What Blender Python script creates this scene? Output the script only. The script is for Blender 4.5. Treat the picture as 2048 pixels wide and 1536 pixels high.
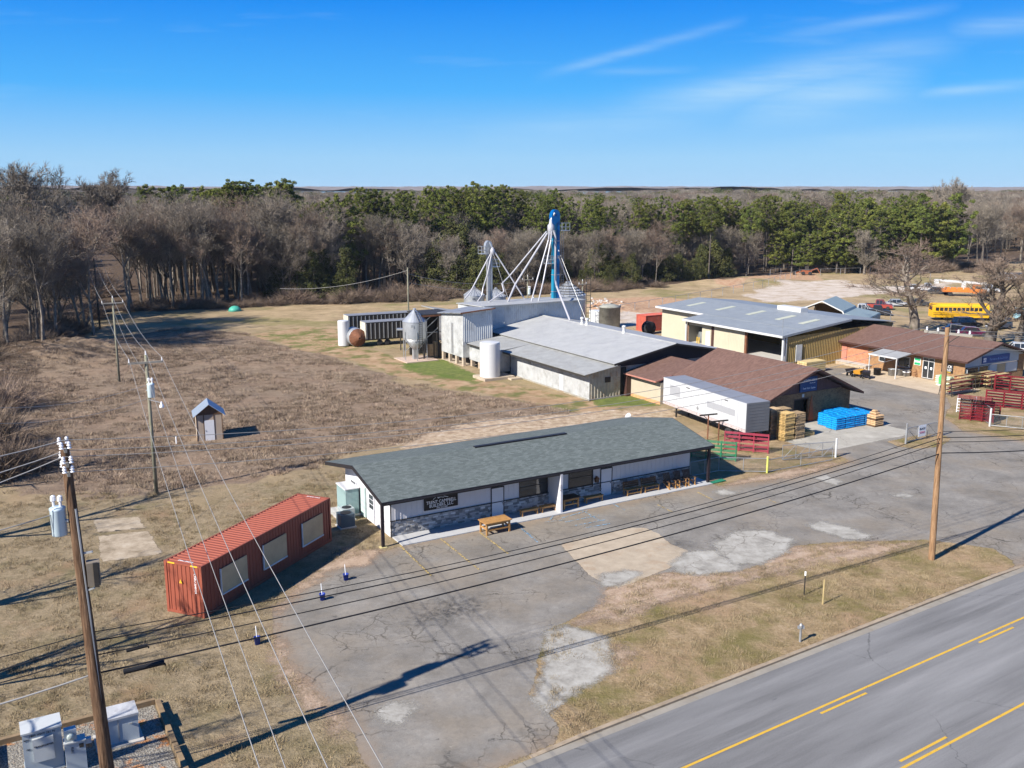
import bpy, math, random
import numpy as np
from mathutils import Vector, Matrix

for _o in list(bpy.data.objects):
    bpy.data.objects.remove(_o)
SC = bpy.context.scene
COL = SC.collection
R = math.radians

# ------------------------------------------------------------------ camera
F_PX, CAM_H = 1880.0, 22.0
PITCH = math.atan(383 / F_PX)
cam_d = bpy.data.cameras.new('camera')
cam = bpy.data.objects.new('camera', cam_d)
COL.objects.link(cam)
cam_d.sensor_width = 36.0
cam_d.lens = 36.0 * F_PX / 2048.0
cam_d.clip_end = 20000
cam.location = (0, 0, CAM_H)
cam.rotation_euler = (math.pi / 2 - PITCH, 0, 0)
SC.camera = cam

# ------------------------------------------------------------------ sun, sky, exposure
SUN_AZ, SUN_EL = R(39.5), R(36.0)      # direction in which shadows fall, height of the sun
sun_d = bpy.data.lights.new('sun', 'SUN')
sun_d.energy = 4.9
sun_d.angle = R(0.53)
sun_d.color = (1.0, 0.95, 0.87)
sun = bpy.data.objects.new('sun', sun_d)
COL.objects.link(sun)
_sd = Vector((math.cos(SUN_AZ) * math.cos(SUN_EL), math.sin(SUN_AZ) * math.cos(SUN_EL), -math.sin(SUN_EL)))
sun.rotation_euler = _sd.to_track_quat('-Z', 'Y').to_euler()
sun.location = (0, 0, 80)

world = bpy.data.worlds.new('World')
SC.world = world
world.use_nodes = True
wn, wl = world.node_tree.nodes, world.node_tree.links
wn.clear()
w_out = wn.new('ShaderNodeOutputWorld')
w_bg = wn.new('ShaderNodeBackground')
w_sky = wn.new('ShaderNodeTexSky')
w_sky.sky_type = 'NISHITA'
w_sky.sun_disc = False
w_sky.sun_elevation = SUN_EL
w_sky.sun_rotation = math.atan2(-math.cos(SUN_AZ), -math.sin(SUN_AZ)) % (2 * math.pi)
w_sky.altitude = 200
w_sky.air_density = 1.0
w_sky.dust_density = 0.25
w_sky.ozone_density = 2.5
w_hsv = wn.new('ShaderNodeHueSaturation')
w_hsv.inputs['Saturation'].default_value = 1.42
w_hsv.inputs['Hue'].default_value = 0.492
wl.new(w_sky.outputs[0], w_hsv.inputs['Color'])
# thin cirrus streaks, laid out by direction in the sky
w_tc = wn.new('ShaderNodeTexCoord')
def wmath(op, a, b=None, clamp=False):
    n = wn.new('ShaderNodeMath'); n.operation = op; n.use_clamp = clamp
    for i, v in enumerate((a, b)):
        if v is None: continue
        if isinstance(v, (int, float)): n.inputs[i].default_value = v
        else: wl.new(v, n.inputs[i])
    return n.outputs[0]
w_sep = wn.new('ShaderNodeSeparateXYZ'); wl.new(w_tc.outputs['Generated'], w_sep.inputs[0])
_ya = wmath('MAXIMUM', wmath('ABSOLUTE', w_sep.outputs[1]), .08)
_u = wmath('DIVIDE', w_sep.outputs[0], _ya); _v = wmath('DIVIDE', w_sep.outputs[2], _ya)
w_cmb = wn.new('ShaderNodeCombineXYZ'); wl.new(_u, w_cmb.inputs[0]); wl.new(_v, w_cmb.inputs[1])
def wnoise(sx, sy, rot, scale, detail, dist=0.0, rough=.6):
    mp = wn.new('ShaderNodeMapping'); mp.inputs['Rotation'].default_value = (0, 0, R(rot)); mp.inputs['Scale'].default_value = (sx, sy, 1)
    wl.new(w_cmb.outputs[0], mp.inputs[0]); n = wn.new('ShaderNodeTexNoise'); n.inputs['Scale'].default_value = scale
    n.inputs['Detail'].default_value = detail; n.inputs['Distortion'].default_value = dist; n.inputs['Roughness'].default_value = rough
    wl.new(mp.outputs[0], n.inputs['Vector']); return n.outputs[0]
_warp = wmath('MULTIPLY', wmath('SUBTRACT', wnoise(1, 1, 0, 5, 4), .5), .035)
_st = wmath('MULTIPLY', wmath('SUBTRACT', wnoise(3, 34, -11, 1.0, 8, .25, .65), .36, True), 3.0, True)
def _dir(u, v):
    C_, S_ = math.cos(PITCH), math.sin(PITCH); x = (u - 1024) / F_PX; y = -(v - 768) / F_PX
    return x / (C_ + y * S_), (-S_ + y * C_) / (C_ + y * S_)
_cm = wmath('MULTIPLY', wmath('SUBTRACT', wnoise(1.2, 10, -9, 2.2, 6), .56, True), 1.1, True)
for (pa, pb, wid, amt) in (((1210, 235), (1890, 95), .017, .75), ((1480, 215), (1850, 150), .024, .7), ((1090, 150), (1470, 45), .005, .5), ((1180, 145), (1400, 140), .004, .3), ((1840, 188), (2120, 160), .0055, .8),
                            ((1900, 62), (2140, 35), .010, .5), ((1560, 75), (1900, 15), .006, .4), ((960, 270), (1400, 235), .013, .4), ((1540, 290), (2060, 262), .010, .35)):
    (u0, v0), (u1, v1) = _dir(*pa), _dir(*pb); sl = (v1 - v0) / (u1 - u0)
    d = wmath('SUBTRACT', wmath('SUBTRACT', wmath('ADD', _v, wmath('MULTIPLY', _warp, wid * 22)), v0), wmath('MULTIPLY', wmath('SUBTRACT', _u, u0), sl))
    g = wmath('POWER', 2.718, wmath('MULTIPLY', wmath('POWER', wmath('DIVIDE', d, wid), 2), -1))
    t_ = wmath('DIVIDE', wmath('SUBTRACT', _u, (u0 + u1) / 2), (u1 - u0) * .58)
    e = wmath('SUBTRACT', 1, wmath('POWER', wmath('ABSOLUTE', t_), 2.5), True)
    _cm = wmath('MAXIMUM', _cm, wmath('MULTIPLY', wmath('MULTIPLY', g, e), wmath('MULTIPLY', wmath('ADD', wmath('MULTIPLY', _st, .75), .25), amt)))
_cm = wmath('MULTIPLY', _cm, .85, True)
w_mix = wn.new('ShaderNodeMix'); w_mix.data_type = 'RGBA'
wl.new(_cm, w_mix.inputs[0])
# clear winter sky: the Nishita sky toned by height above the horizon
w_rmp = wn.new('ShaderNodeValToRGB'); _e = w_rmp.color_ramp.elements
for _i, (_p, _c) in enumerate(((0.0, (.335, .62, .92)), (.035, (.30, .60, .93)), (.10, (.065, .43, .97)), (.19, (.002, .245, .90)), (.45, (.006, .14, .56)), (1.0, (.008, .09, .38)))):
    if _i > 1: _e.new(.5)
    _e[_i].position = _p
for _i, (_p, _c) in enumerate(((0.0, (.335, .62, .92)), (.035, (.30, .60, .93)), (.10, (.065, .43, .97)), (.19, (.002, .245, .90)), (.45, (.006, .14, .56)), (1.0, (.008, .09, .38)))):
    _e[_i].position = _p; _e[_i].color = _c + (1,)
wl.new(w_sep.outputs[2], w_rmp.inputs[0])
w_sc = wn.new('ShaderNodeVectorMath'); w_sc.operation = 'SCALE'; w_sc.inputs['Scale'].default_value = 5.2
wl.new(w_rmp.outputs[0], w_sc.inputs[0])
w_gr = wn.new('ShaderNodeMix'); w_gr.data_type = 'RGBA'; w_gr.inputs[0].default_value = .95
wl.new(w_hsv.outputs[0], w_gr.inputs[6]); wl.new(w_sc.outputs[0], w_gr.inputs[7])
wl.new(w_gr.outputs[2], w_mix.inputs[6])
w_mix.inputs[7].default_value = (2.9, 4.1, 5.0, 1)
wl.new(w_mix.outputs[2], w_bg.inputs[0])
w_bg.inputs[1].default_value = 0.10
wl.new(w_bg.outputs[0], w_out.inputs[0])

SC.render.engine = 'CYCLES'
SC.view_settings.view_transform = 'Standard'
SC.view_settings.look = 'None'
SC.view_settings.exposure = 0.95
SC.view_settings.gamma = 1.0
SC.view_settings.use_curve_mapping = False
SC.cycles.max_bounces = 6
SC.cycles.transparent_max_bounces = 24

# ------------------------------------------------------------------ measuring helpers
_C, _S = math.cos(PITCH), math.sin(PITCH)
def G(u, v, z=0.0):
    """point at height z that the photograph shows at pixel (u, v)"""
    a = (u - 1024) / F_PX; b = -(v - 768) / F_PX
    r = (a, _C + b * _S, -_S + b * _C)
    t = (z - CAM_H) / r[2]
    return (r[0] * t, r[1] * t)
C30, S30 = math.cos(R(30)), math.sin(R(30))
def W(s, t):
    """the yard's own axes (the buildings all stand 30 degrees off the view) to world"""
    return (s * C30 - t * S30, s * S30 + t * C30)
def ST(x, y):
    return (x * C30 + y * S30, -x * S30 + y * C30)
def GS(u, v, z=0.0):
    return ST(*G(u, v, z))

# ------------------------------------------------------------------ materials
MATS = {}
class NT:
    def __init__(s, name, rough=0.8, metal=0.0, spec=0.3):
        s.m = bpy.data.materials.new(name); s.m.use_nodes = True
        s.n = s.m.node_tree.nodes; s.l = s.m.node_tree.links
        s.b = s.n['Principled BSDF']
        s.b.inputs['Roughness'].default_value = rough
        s.b.inputs['Metallic'].default_value = metal
        s.b.inputs['Specular IOR Level'].default_value = spec
        s.pos = s.n.new('ShaderNodeNewGeometry').outputs['Position']
        s.m.diffuse_color = (.5, .5, .5, 1)
    def new(s, t): return s.n.new(t)
    def plug(s, v, inp):
        if isinstance(v, (int, float)):
            inp.default_value = v
        elif isinstance(v, (tuple, list)):
            inp.default_value = tuple(v) + ((1,) if len(v) == 3 and len(inp.default_value) == 4 else ())
        else: s.l.new(v, inp)
    def math(s, op, a, b=0.0, clamp=False):
        n = s.new('ShaderNodeMath'); n.operation = op; n.use_clamp = clamp
        s.plug(a, n.inputs[0]); s.plug(b, n.inputs[1]); return n.outputs[0]
    def noise(s, scale, detail=4, rough=.55, vec=None, stretch=None, dist=0.0, rot=0.0):
        v = vec if vec is not None else s.pos
        if stretch or rot:
            mp = s.new('ShaderNodeMapping'); s.l.new(v, mp.inputs[0])
            if stretch: mp.inputs['Scale'].default_value = stretch
            mp.inputs['Rotation'].default_value = (0, 0, rot)
            v = mp.outputs[0]
        n = s.new('ShaderNodeTexNoise'); n.inputs['Scale'].default_value = scale
        n.inputs['Detail'].default_value = detail; n.inputs['Roughness'].default_value = rough
        n.inputs['Distortion'].default_value = dist
        s.l.new(v, n.inputs['Vector']); return n.outputs[0]
    def vor(s, scale, feature='F1', vec=None, rand=1.0):
        n = s.new('ShaderNodeTexVoronoi'); n.feature = feature
        n.inputs['Scale'].default_value = scale; n.inputs['Randomness'].default_value = rand
        s.l.new(vec if vec is not None else s.pos, n.inputs['Vector']); return n.outputs['Distance']
    def step(s, v, a, b):
        n = s.new('ShaderNodeMapRange'); n.inputs[1].default_value = a; n.inputs[2].default_value = b
        s.plug(v, n.inputs[0]); return n.outputs[0]
    def ramp(s, v, stops):
        n = s.new('ShaderNodeValToRGB'); e = n.color_ramp.elements
        while len(e) < len(stops): e.new(.5)
        for i, (p, c) in enumerate(stops):
            e[i].position = p; e[i].color = tuple(c) + (1,)
        s.plug(v, n.inputs[0]); return n.outputs[0]
    def mix(s, f, a, b, blend='MIX'):
        n = s.new('ShaderNodeMix'); n.data_type = 'RGBA'; n.blend_type = blend
        s.plug(f, n.inputs[0]); s.plug(a, n.inputs[6]); s.plug(b, n.inputs[7]); return n.outputs[2]
    def attr(s, name):
        n = s.new('ShaderNodeAttribute'); n.attribute_name = name; return n.outputs['Fac']
    def color(s, c): s.plug(c, s.b.inputs['Base Color'])
    def bump(s, h, strength=.4, dist=.02):
        n = s.new('ShaderNodeBump'); n.inputs['Strength'].default_value = strength
        n.inputs['Distance'].default_value = dist; s.plug(h, n.inputs['Height'])
        s.l.new(n.outputs[0], s.b.inputs['Normal'])
    def alpha(s, v):
        """irregular edge of a sheet: cut by noise where the sheet ends"""
        out = s.n['Material Output']
        tr = s.new('ShaderNodeBsdfTransparent'); mx = s.new('ShaderNodeMixShader')
        s.plug(v, mx.inputs[0]); s.l.new(tr.outputs[0], mx.inputs[1]); s.l.new(s.b.outputs[0], mx.inputs[2])
        s.l.new(mx.outputs[0], out.inputs[0])

def sc(c, k): return tuple(min(1, x * k) for x in c)
def mat(name, c, rough=.75, metal=0.0, var=.18, scale=2.0, dirt=None, spec=.3, bump=0, bscale=30, rnd=0.0):
    """a plain surface with real mottling: two tones of the colour, optional dirt, optional bump"""
    if name in MATS: return MATS[name]
    t = NT(name, rough, metal, spec)
    col = t.ramp(t.noise(scale, 6, .65), [(.3, sc(c, 1 - var)), (.7, sc(c, 1 + var))])
    if dirt:
        col = t.mix(t.step(t.noise(scale * .7 + .35, 8, .7), .5, .75), col, dirt)
    if rnd:
        oi = t.new('ShaderNodeObjectInfo')
        k = t.math('ADD', t.math('MULTIPLY', oi.outputs['Random'], rnd * 2), 1 - rnd)
        cc = t.new('ShaderNodeCombineColor'); 
        for i in range(3): t.l.new(k, cc.inputs[i])
        col = t.mix(1.0, col, cc.outputs[0], 'MULTIPLY')
    t.color(col)
    if bump: t.bump(t.noise(bscale, 4), bump)
    MATS[name] = t.m
    return t.m

# ------------------------------------------------------------------ mesh helpers
class MB:
    def __init__(s): s.v = []; s.f = []; s.mi = []; s.cur = 0
    def add(s, vs, fs):
        o = len(s.v); s.v.extend(vs)
        for f in fs: s.f.append(tuple(i + o for i in f)); s.mi.append(s.cur)
        return s
    def box(s, x0, y0, z0, x1, y1, z1):
        return s.add([(x0, y0, z0), (x1, y0, z0), (x1, y1, z0), (x0, y1, z0), (x0, y0, z1), (x1, y0, z1), (x1, y1, z1), (x0, y1, z1)],
                     [(3, 2, 1, 0), (4, 5, 6, 7), (0, 1, 5, 4), (1, 2, 6, 5), (2, 3, 7, 6), (3, 0, 4, 7)])
    def cbox(s, cx, cy, cz, dx, dy, dz, rz=0):
        c, n = math.cos(rz), math.sin(rz); vs = []
        for z in (cz - dz / 2, cz + dz / 2):
            for x, y in ((-dx / 2, -dy / 2), (dx / 2, -dy / 2), (dx / 2, dy / 2), (-dx / 2, dy / 2)):
                vs.append((cx + x * c - y * n, cy + x * n + y * c, z))
        return s.add(vs, [(3, 2, 1, 0), (4, 5, 6, 7), (0, 1, 5, 4), (1, 2, 6, 5), (2, 3, 7, 6), (3, 0, 4, 7)])
    def bar(s, p, q, w, h=None):
        """rectangular bar from p to q"""
        h = h or w; p, q = Vector(p), Vector(q); d = (q - p).normalized()
        up = Vector((0, 0, 1)) if abs(d.z) < .95 else Vector((1, 0, 0))
        a = d.cross(up).normalized() * w / 2; b = a.cross(d).normalized() * h / 2
        vs = [tuple(e + i * a + j * b) for e in (p, q) for i, j in ((-1, -1), (1, -1), (1, 1), (-1, 1))]
        return s.add(vs, [(3, 2, 1, 0), (4, 5, 6, 7), (0, 1, 5, 4), (1, 2, 6, 5), (2, 3, 7, 6), (3, 0, 4, 7)])
    def tube(s, p, q, r, r2=None, n=8, caps=True):
        r2 = r if r2 is None else r2; p, q = Vector(p), Vector(q); d = (q - p).normalized()
        up = Vector((0, 0, 1)) if abs(d.z) < .95 else Vector((1, 0, 0))
        a = d.cross(up).normalized(); b = a.cross(d).normalized()
        vs = []
        for e, rr in ((p, r), (q, r2)):
            for k in range(n):
                t = 2 * math.pi * k / n; vs.append(tuple(e + a * math.cos(t) * rr + b * math.sin(t) * rr))
        fs = [(k, (k + 1) % n, n + (k + 1) % n, n + k) for k in range(n)]
        if caps: fs += [tuple(range(n))[::-1], tuple(range(n, 2 * n))]
        return s.add(vs, fs)
    def path(s, pts, r, n=6):
        for a, b in zip(pts, pts[1:]): s.tube(a, b, r, n=n, caps=False)
        return s
    def lathe(s, prof, n=24, cx=0, cy=0, axis='z'):
        """prof: (radius, z) list"""
        vs = []
        for r, z in prof:
            for k in range(n):
                t = 2 * math.pi * k / n; vs.append((cx + r * math.cos(t), cy + r * math.sin(t), z))
        fs = []
        for i in range(len(prof) - 1):
            for k in range(n):
                fs.append((i * n + k, i * n + (k + 1) % n, (i + 1) * n + (k + 1) % n, (i + 1) * n + k))
        fs.append(tuple(range(n))[::-1]); m = (len(prof) - 1) * n
        fs.append(tuple(range(m, m + n)))
        return s.add(vs, fs)
    def prism(s, poly, a, b, plane='xy'):
        """extrude a 2D polygon between a and b along the third axis"""
        n = len(poly)
        def P(u, v, w):
            return {'xy': (u, v, w), 'xz': (u, w, v), 'yz': (w, u, v)}[plane]
        vs = [P(u, v, a) for u, v in poly] + [P(u, v, b) for u, v in poly]
        fs = [tuple(range(n)), tuple(range(n, 2 * n))[::-1]] + [(k, n + k, n + (k + 1) % n, (k + 1) % n) for k in range(n)]
        return s.add(vs, fs)
    def corr(s, p, q, z0, zp, zq, pitch=.3, d=.04, side=1, zb=None):
        """ribbed sheet metal from p to q (2D), from z0 up to zp at p / zq at q, ribs proud on the given side"""
        L = math.hypot(q[0] - p[0], q[1] - p[1]); ux, uy = (q[0] - p[0]) / L, (q[1] - p[1]) / L
        nx, ny = -uy * side, ux * side
        pts = []; k = max(1, round(L / pitch)); w = L / k
        for i in range(k):
            for f, o in ((0, 0), (.55, 0), (.65, d), (.9, d)): pts.append(((i + f) * w, o))
        pts.append((L, 0))
        vs = []
        for u, o in pts:
            x, y = p[0] + ux * u + nx * o, p[1] + uy * u + ny * o
            vs += [(x, y, z0 if zb is None else z0 + (zb - z0) * u / L), (x, y, zp + (zq - zp) * u / L)]
        fs = [(2 * i, 2 * i + 2, 2 * i + 3, 2 * i + 1) for i in range(len(pts) - 1)]
        return s.add(vs, fs)
    def corr_roof(s, x0, x1, y0, y1, za, zb, pitch=.5, d=.04, th=.06, along='x'):
        """sheet roof plane sloping from za (low edge x0) to zb (x1), ribs running down the slope"""
        k = max(1, round((y1 - y0) / pitch)); w = (y1 - y0) / k; pts = []
        for i in range(k):
            for f, o in ((0, 0), (.7, 0), (.76, d), (.9, d), (.96, 0)): pts.append((y0 + (i + f) * w, o))
        pts.append((y1, 0)); vs = []
        for y, o in pts: vs += [(x0, y, za + o), (x1, y, zb + o)]
        fs = [(2 * i, 2 * i + 1, 2 * i + 3, 2 * i + 2) for i in range(len(pts) - 1)]
        s.add(vs, fs)
        return s.add([(x0, y0, za - th), (x1, y0, zb - th), (x1, y1, zb - th), (x0, y1, za - th), (x0, y0, za - .004), (x1, y0, zb - .004), (x1, y1, zb - .004), (x0, y1, za - .004)],
                     [(0, 1, 2, 3), (0, 4, 5, 1), (1, 5, 6, 2), (2, 6, 7, 3), (3, 7, 4, 0)])
    def mesh(s, name, m=None, smooth=False):
        me = bpy.data.meshes.new(name); me.from_pydata(s.v, [], s.f); me.update()
        ms = m if isinstance(m, (list, tuple)) else [m]
        for x in ms:
            if x: me.materials.append(x)
        if len(ms) > 1: me.polygons.foreach_set('material_index', s.mi)
        if smooth: me.polygons.foreach_set('use_smooth', [True] * len(s.f))
        return me
    def build(s, name, m, parent=None, smooth=False, loc=None, rz=0):
        o = bpy.data.objects.new(name, s.mesh(name, m, smooth)); COL.objects.link(o)
        if parent: o.parent = parent
        if loc: o.location = loc
        if rz: o.rotation_euler.z = rz
        return o

def tag(o, label=None, cat=None, group=None, kind=None):
    if label: o['label'] = label
    if cat: o['category'] = cat
    if group: o['group'] = group
    if kind: o['kind'] = kind
    return o
def thing(name, label, cat, xy, rz=0.0, group=None, z=0.0):
    o = bpy.data.objects.new(name, None); COL.objects.link(o)
    o.empty_display_size = .5
    o.location = (xy[0], xy[1], z); o.rotation_euler.z = rz
    return tag(o, label, cat, group)
def thing_st(name, label, cat, s, t, group=None, rz=0.0, z=0.0):
    return thing(name, label, cat, W(s, t), R(30) + rz, group, z)
def kids(o): return [c for c in bpy.data.objects if c.parent == o]
CHILD = {}
def copy_thing(o, xy, rz, label=None, group=None, z=None, scale=None):
    r = o.copy(); COL.objects.link(r)
    r.location = (xy[0], xy[1], o.location.z if z is None else z); r.rotation_euler = (0, 0, rz)
    if scale: r.scale = (scale, scale, scale) if isinstance(scale, (int, float)) else scale
    if label: r['label'] = label
    if group: r['group'] = group
    if o.name not in CHILD:
        CHILD[o.name] = [(c, kids(c)) for c in kids(o)]
    for c, gs in CHILD[o.name]:
        d = c.copy(); COL.objects.link(d); d.parent = r
        for g in gs:
            h = g.copy(); COL.objects.link(h); h.parent = d
    return r

# ------------------------------------------------------------------ ground
def sdf(poly, X, Y):
    """signed distance to polygon, positive inside (numpy arrays)"""
    P = np.array(poly, float); Q = np.roll(P, -1, axis=0)
    d = np.full(X.shape, 1e9); ins = np.zeros(X.shape, bool)
    for (ax, ay), (bx, by) in zip(P, Q):
        ex, ey = bx - ax, by - ay; L = ex * ex + ey * ey + 1e-9
        t = np.clip(((X - ax) * ex + (Y - ay) * ey) / L, 0, 1)
        d = np.minimum(d, (X - ax - t * ex) ** 2 + (Y - ay - t * ey) ** 2)
        c = ((ay > Y) != (by > Y)) & (X < (bx - ax) * (Y - ay) / (by - ay + 1e-12) + ax)
        ins ^= c
    d = np.sqrt(d)
    return np.where(ins, d, -d)
def add_attr(me, name, arr):
    a = me.attributes.new(name, 'FLOAT', 'POINT'); a.data.foreach_set('value', np.asarray(arr, np.float32).ravel())
def grid_mesh(name, xs, ys, Z, keep=None):
    nx, ny = len(xs), len(ys)
    X, Y = np.meshgrid(xs, ys)
    co = np.stack([X, Y, Z], -1).reshape(-1, 3)
    i = (np.arange(ny - 1)[:, None] * nx + np.arange(nx - 1)[None, :])
    if keep is not None: i = i[keep]
    i = i.ravel()
    q = np.stack([i, i + 1, i + 1 + nx, i + nx], -1)
    used, inv = np.unique(q, return_inverse=True)
    me = bpy.data.meshes.new(name)
    me.from_pydata(co[used].tolist(), [], inv.reshape(-1, 4).tolist()); me.update()
    return me, used
def px(*pts): return [G(u, v) for u, v in pts]
def st(*pts): return [W(s, t) for s, t in pts]

# road direction (a few degrees off the yard's axes)
RA = math.atan(.0535)
def road(u, w):
    """u metres along the kerb, w metres to the yard side of it"""
    s0, t0 = 16.47, 28.75
    return W(s0 + u * math.cos(RA) - w * math.sin(RA), t0 + u * math.sin(RA) + w * math.cos(RA))

POLY = {}
POLY['brush'] = px((0, 1010), (150, 985), (320, 985), (640, 935), (680, 910), (900, 868), (1240, 822), (1200, 810), (1040, 800),
                   (880, 778), (780, 752), (700, 730), (640, 700), (560, 685), (500, 668), (350, 655), (180, 690), (0, 700)) 
POLY['lawn'] = px((-400, 1010), (0, 1005), (150, 985), (330, 985), (420, 1010), (560, 960), (700, 925), (760, 1090), (560, 1215), (540, 1270),
                  (640, 1400), (850, 1560), (900, 1900), (-900, 1900)) 
POLY['verge'] = px((1095, 1497), (1135, 1490), (1400, 1386), (1800, 1220), (2030, 1133), (2022, 1120), (1990, 1098), (1900, 1085), (1850, 1080), (1740, 1083),
                   (1660, 1085), (1590, 1092), (1530, 1125), (1480, 1145), (1345, 1145), (1300, 1150), (1235, 1172), (1217, 1168),
                   (1212, 1205), (1150, 1235), (1090, 1262), (1075, 1330), (1060, 1390), (1110, 1440), (1122, 1470))
POLY['lot'] = ([W(11.0, 27.0)] + px((690, 1440), (640, 1395), (590, 1345), (545, 1270), (548, 1215), (640, 1145), (720, 1115), (785, 1098)) + st((21.9, 52.35), (47.9, 52.3)) +
               px((1440, 972), (1536, 962), (1623, 946), (1700, 924), (1668, 905), (1620, 893)) + st((66, 64), (76.5, 64), (76.5, 84), (92, 84), (97, 80.5)) +
               px((1718, 744), (1812, 772), (1890, 792), (1905, 815), (1893, 835), (1925, 862), (2060, 885)) + st((118, 56)) + [road(95, 0.3), road(60, .3), road(36.6, 0.1), road(4, .1), road(-5, 0.1), road(-12, -.2)])
POLY['yard_grass'] = px((1436, 974), (1536, 960), (1623, 944), (1700, 922), (1672, 908), (1600, 893), (1540, 872), (1440, 850), (1380, 870), (1400, 940))
POLY['straw'] = px((0, 668), (250, 640), (420, 640), (560, 612), (860, 606), (1180, 585), (1320, 575), (1520, 552), (1600, 540), (1850, 545), (2400, 540),
                   (2400, 700), (1900, 760), (1450, 740), (1240, 700), (1200, 700), (700, 700), (560, 672), (480, 655), (200, 675))
POLY['track'] = px((500, 668), (600, 655), (690, 660), (690, 690), (760, 700), (860, 735), (1000, 765), (1170, 800), (1330, 830), (1330, 850), (1190, 828), (1000, 795),
                   (880, 772), (780, 745), (700, 722), (560, 690))
POLY['green1'] = px((805, 720), (900, 718), (960, 755), (940, 762), (870, 750), (800, 738))
POLY['green2'] = px((520, 672), (620, 655), (720, 672), (860, 690), (840, 706), (720, 700), (600, 700), (560, 690))
POLY['green3'] = px((1190, 800), (1260, 792), (1320, 812), (1200, 812))
POLY['clay'] = px((1180, 598), (1300, 592), (1420, 600), (1450, 615), (1300, 625), (1180, 625))
POLY['clay2'] = px((1425, 572), (1520, 550), (1600, 540), (1640, 545), (1640, 560), (1530, 560), (1470, 575))
POLY['gravel'] = px((1180, 618), (1320, 615), (1320, 640), (1240, 668), (1180, 660))
POLY['far_patch'] = px((138, 440), (172, 440), (172, 470), (140, 470))
POLY['pale'] = px((1480, 590), (1560, 565), (1680, 560), (1760, 575), (1900, 565), (1900, 580), (1720, 590), (1640, 600), (1540, 605))
POLY['dirt_a'] = px((800, 895), (860, 865), (1000, 842), (1250, 818), (1330, 820), (1330, 835), (1200, 860), (900, 905), (830, 915))
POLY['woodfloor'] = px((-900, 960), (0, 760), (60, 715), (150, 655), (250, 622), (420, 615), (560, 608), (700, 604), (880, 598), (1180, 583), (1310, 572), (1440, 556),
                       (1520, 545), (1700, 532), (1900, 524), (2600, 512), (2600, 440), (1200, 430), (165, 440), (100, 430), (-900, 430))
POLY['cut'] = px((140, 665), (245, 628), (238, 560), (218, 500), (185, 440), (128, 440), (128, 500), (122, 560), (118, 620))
POLY['conc_left'] = px((188, 1036), (275, 1030), (326, 1107), (203, 1124))

xs = np.concatenate([np.arange(-420, -150, 6.0), np.arange(-150, -60, 2.0), np.arange(-60, 90, 0.7), np.arange(90, 290, 2.0)])
ys = np.concatenate([np.arange(0, 135, 0.7), np.arange(135, 440, 2.0), np.arange(440, 900, 10.0)])
X, Y = np.meshgrid(xs, ys)
rng = np.random.RandomState(5)
def vnoise(X, Y, sc, seed):
    """smooth value noise"""
    r = np.random.RandomState(seed); T = r.rand(256, 256)
    x, y = X / sc, Y / sc; xi, yi = np.floor(x).astype(int), np.floor(y).astype(int)
    fx, fy = x - xi, y - yi; fx = fx * fx * (3 - 2 * fx); fy = fy * fy * (3 - 2 * fy)
    a = T[yi % 256, xi % 256]; b = T[yi % 256, (xi + 1) % 256]; c = T[(yi + 1) % 256, xi % 256]; d = T[(yi + 1) % 256, (xi + 1) % 256]
    return (a * (1 - fx) + b * fx) * (1 - fy) + (c * (1 - fx) + d * fx) * fy
def smooth(v, a, b):
    t = np.clip((v - a) / (b - a), 0, 1); return t * t * (3 - 2 * t)
SD = {k: sdf(POLY[k], X, Y) for k in ('brush', 'lawn', 'straw', 'track', 'green1', 'green2', 'green3', 'clay', 'clay2', 'gravel', 'pale', 'far_patch', 'dirt_a', 'woodfloor', 'cut', 'lot', 'verge')}
wob = (vnoise(X, Y, 6, 1) - .5) * 5 + (vnoise(X, Y, 2, 2) - .5) * 2
def mask(k, soft=2.0, w=1.0): return smooth(SD[k] + wob * w, -soft, soft)
# relief: low swells in the rough field, old furrowed bank on the left, spoil heap on the right; flat where things stand
hx, hy = G(118, 715)
Z = (vnoise(X, Y, 9, 3) - .5) * .35 * mask('brush', 3) + (vnoise(X, Y, 2.5, 4) - .5) * .16 * mask('brush', 3)
dX, dY = X - hx, Y - hy
bank = np.exp(-((dX / 13) ** 2 + (dY / 9) ** 2))
Z += bank * (2.3 + .35 * np.sin((dY + dX * .35) * 2.4 + vnoise(X, Y, 5, 8) * 4))
sx, sy = G(1480, 566)
Z += 1.0 * np.exp(-(((X - sx) * .9 + (Y - sy) * .15) / 13) ** 4 - (((Y - sy) - (X - sx) * .3) / 6) ** 2) * (.7 + .6 * vnoise(X, Y, 3, 9))
sx, sy = G(1220, 618)
Z += 1.6 * np.exp(-((X - sx) / 5.5) ** 2 - ((Y - sy) / 4.5) ** 2) * (.7 + .6 * vnoise(X, Y, 2, 10))
built = np.maximum(SD['lot'], SD['verge'])
Z *= smooth(-built, 0, 4)
me, _ = grid_mesh('ground', xs, ys, Z)
for k, a in dict(m_brush=mask('brush', 1.6, .8), m_lawn=mask('lawn', 1.5), m_straw=mask('straw', 3), m_track=mask('track', 1.5, .5),
                 m_green=np.maximum(np.maximum(mask('green1', 1.2, .3), mask('green3', 1, .3)), mask('green2', 2, .8) * .42),
                 m_clay=np.maximum(mask('clay', 2), mask('clay2', 2)), m_pale=np.maximum(mask('gravel', 1.5), np.maximum(mask('pale', 3), mask('far_patch', 3))),
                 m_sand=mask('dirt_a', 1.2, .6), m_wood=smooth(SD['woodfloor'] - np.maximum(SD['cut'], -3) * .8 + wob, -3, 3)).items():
    add_attr(me, k, a)

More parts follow.
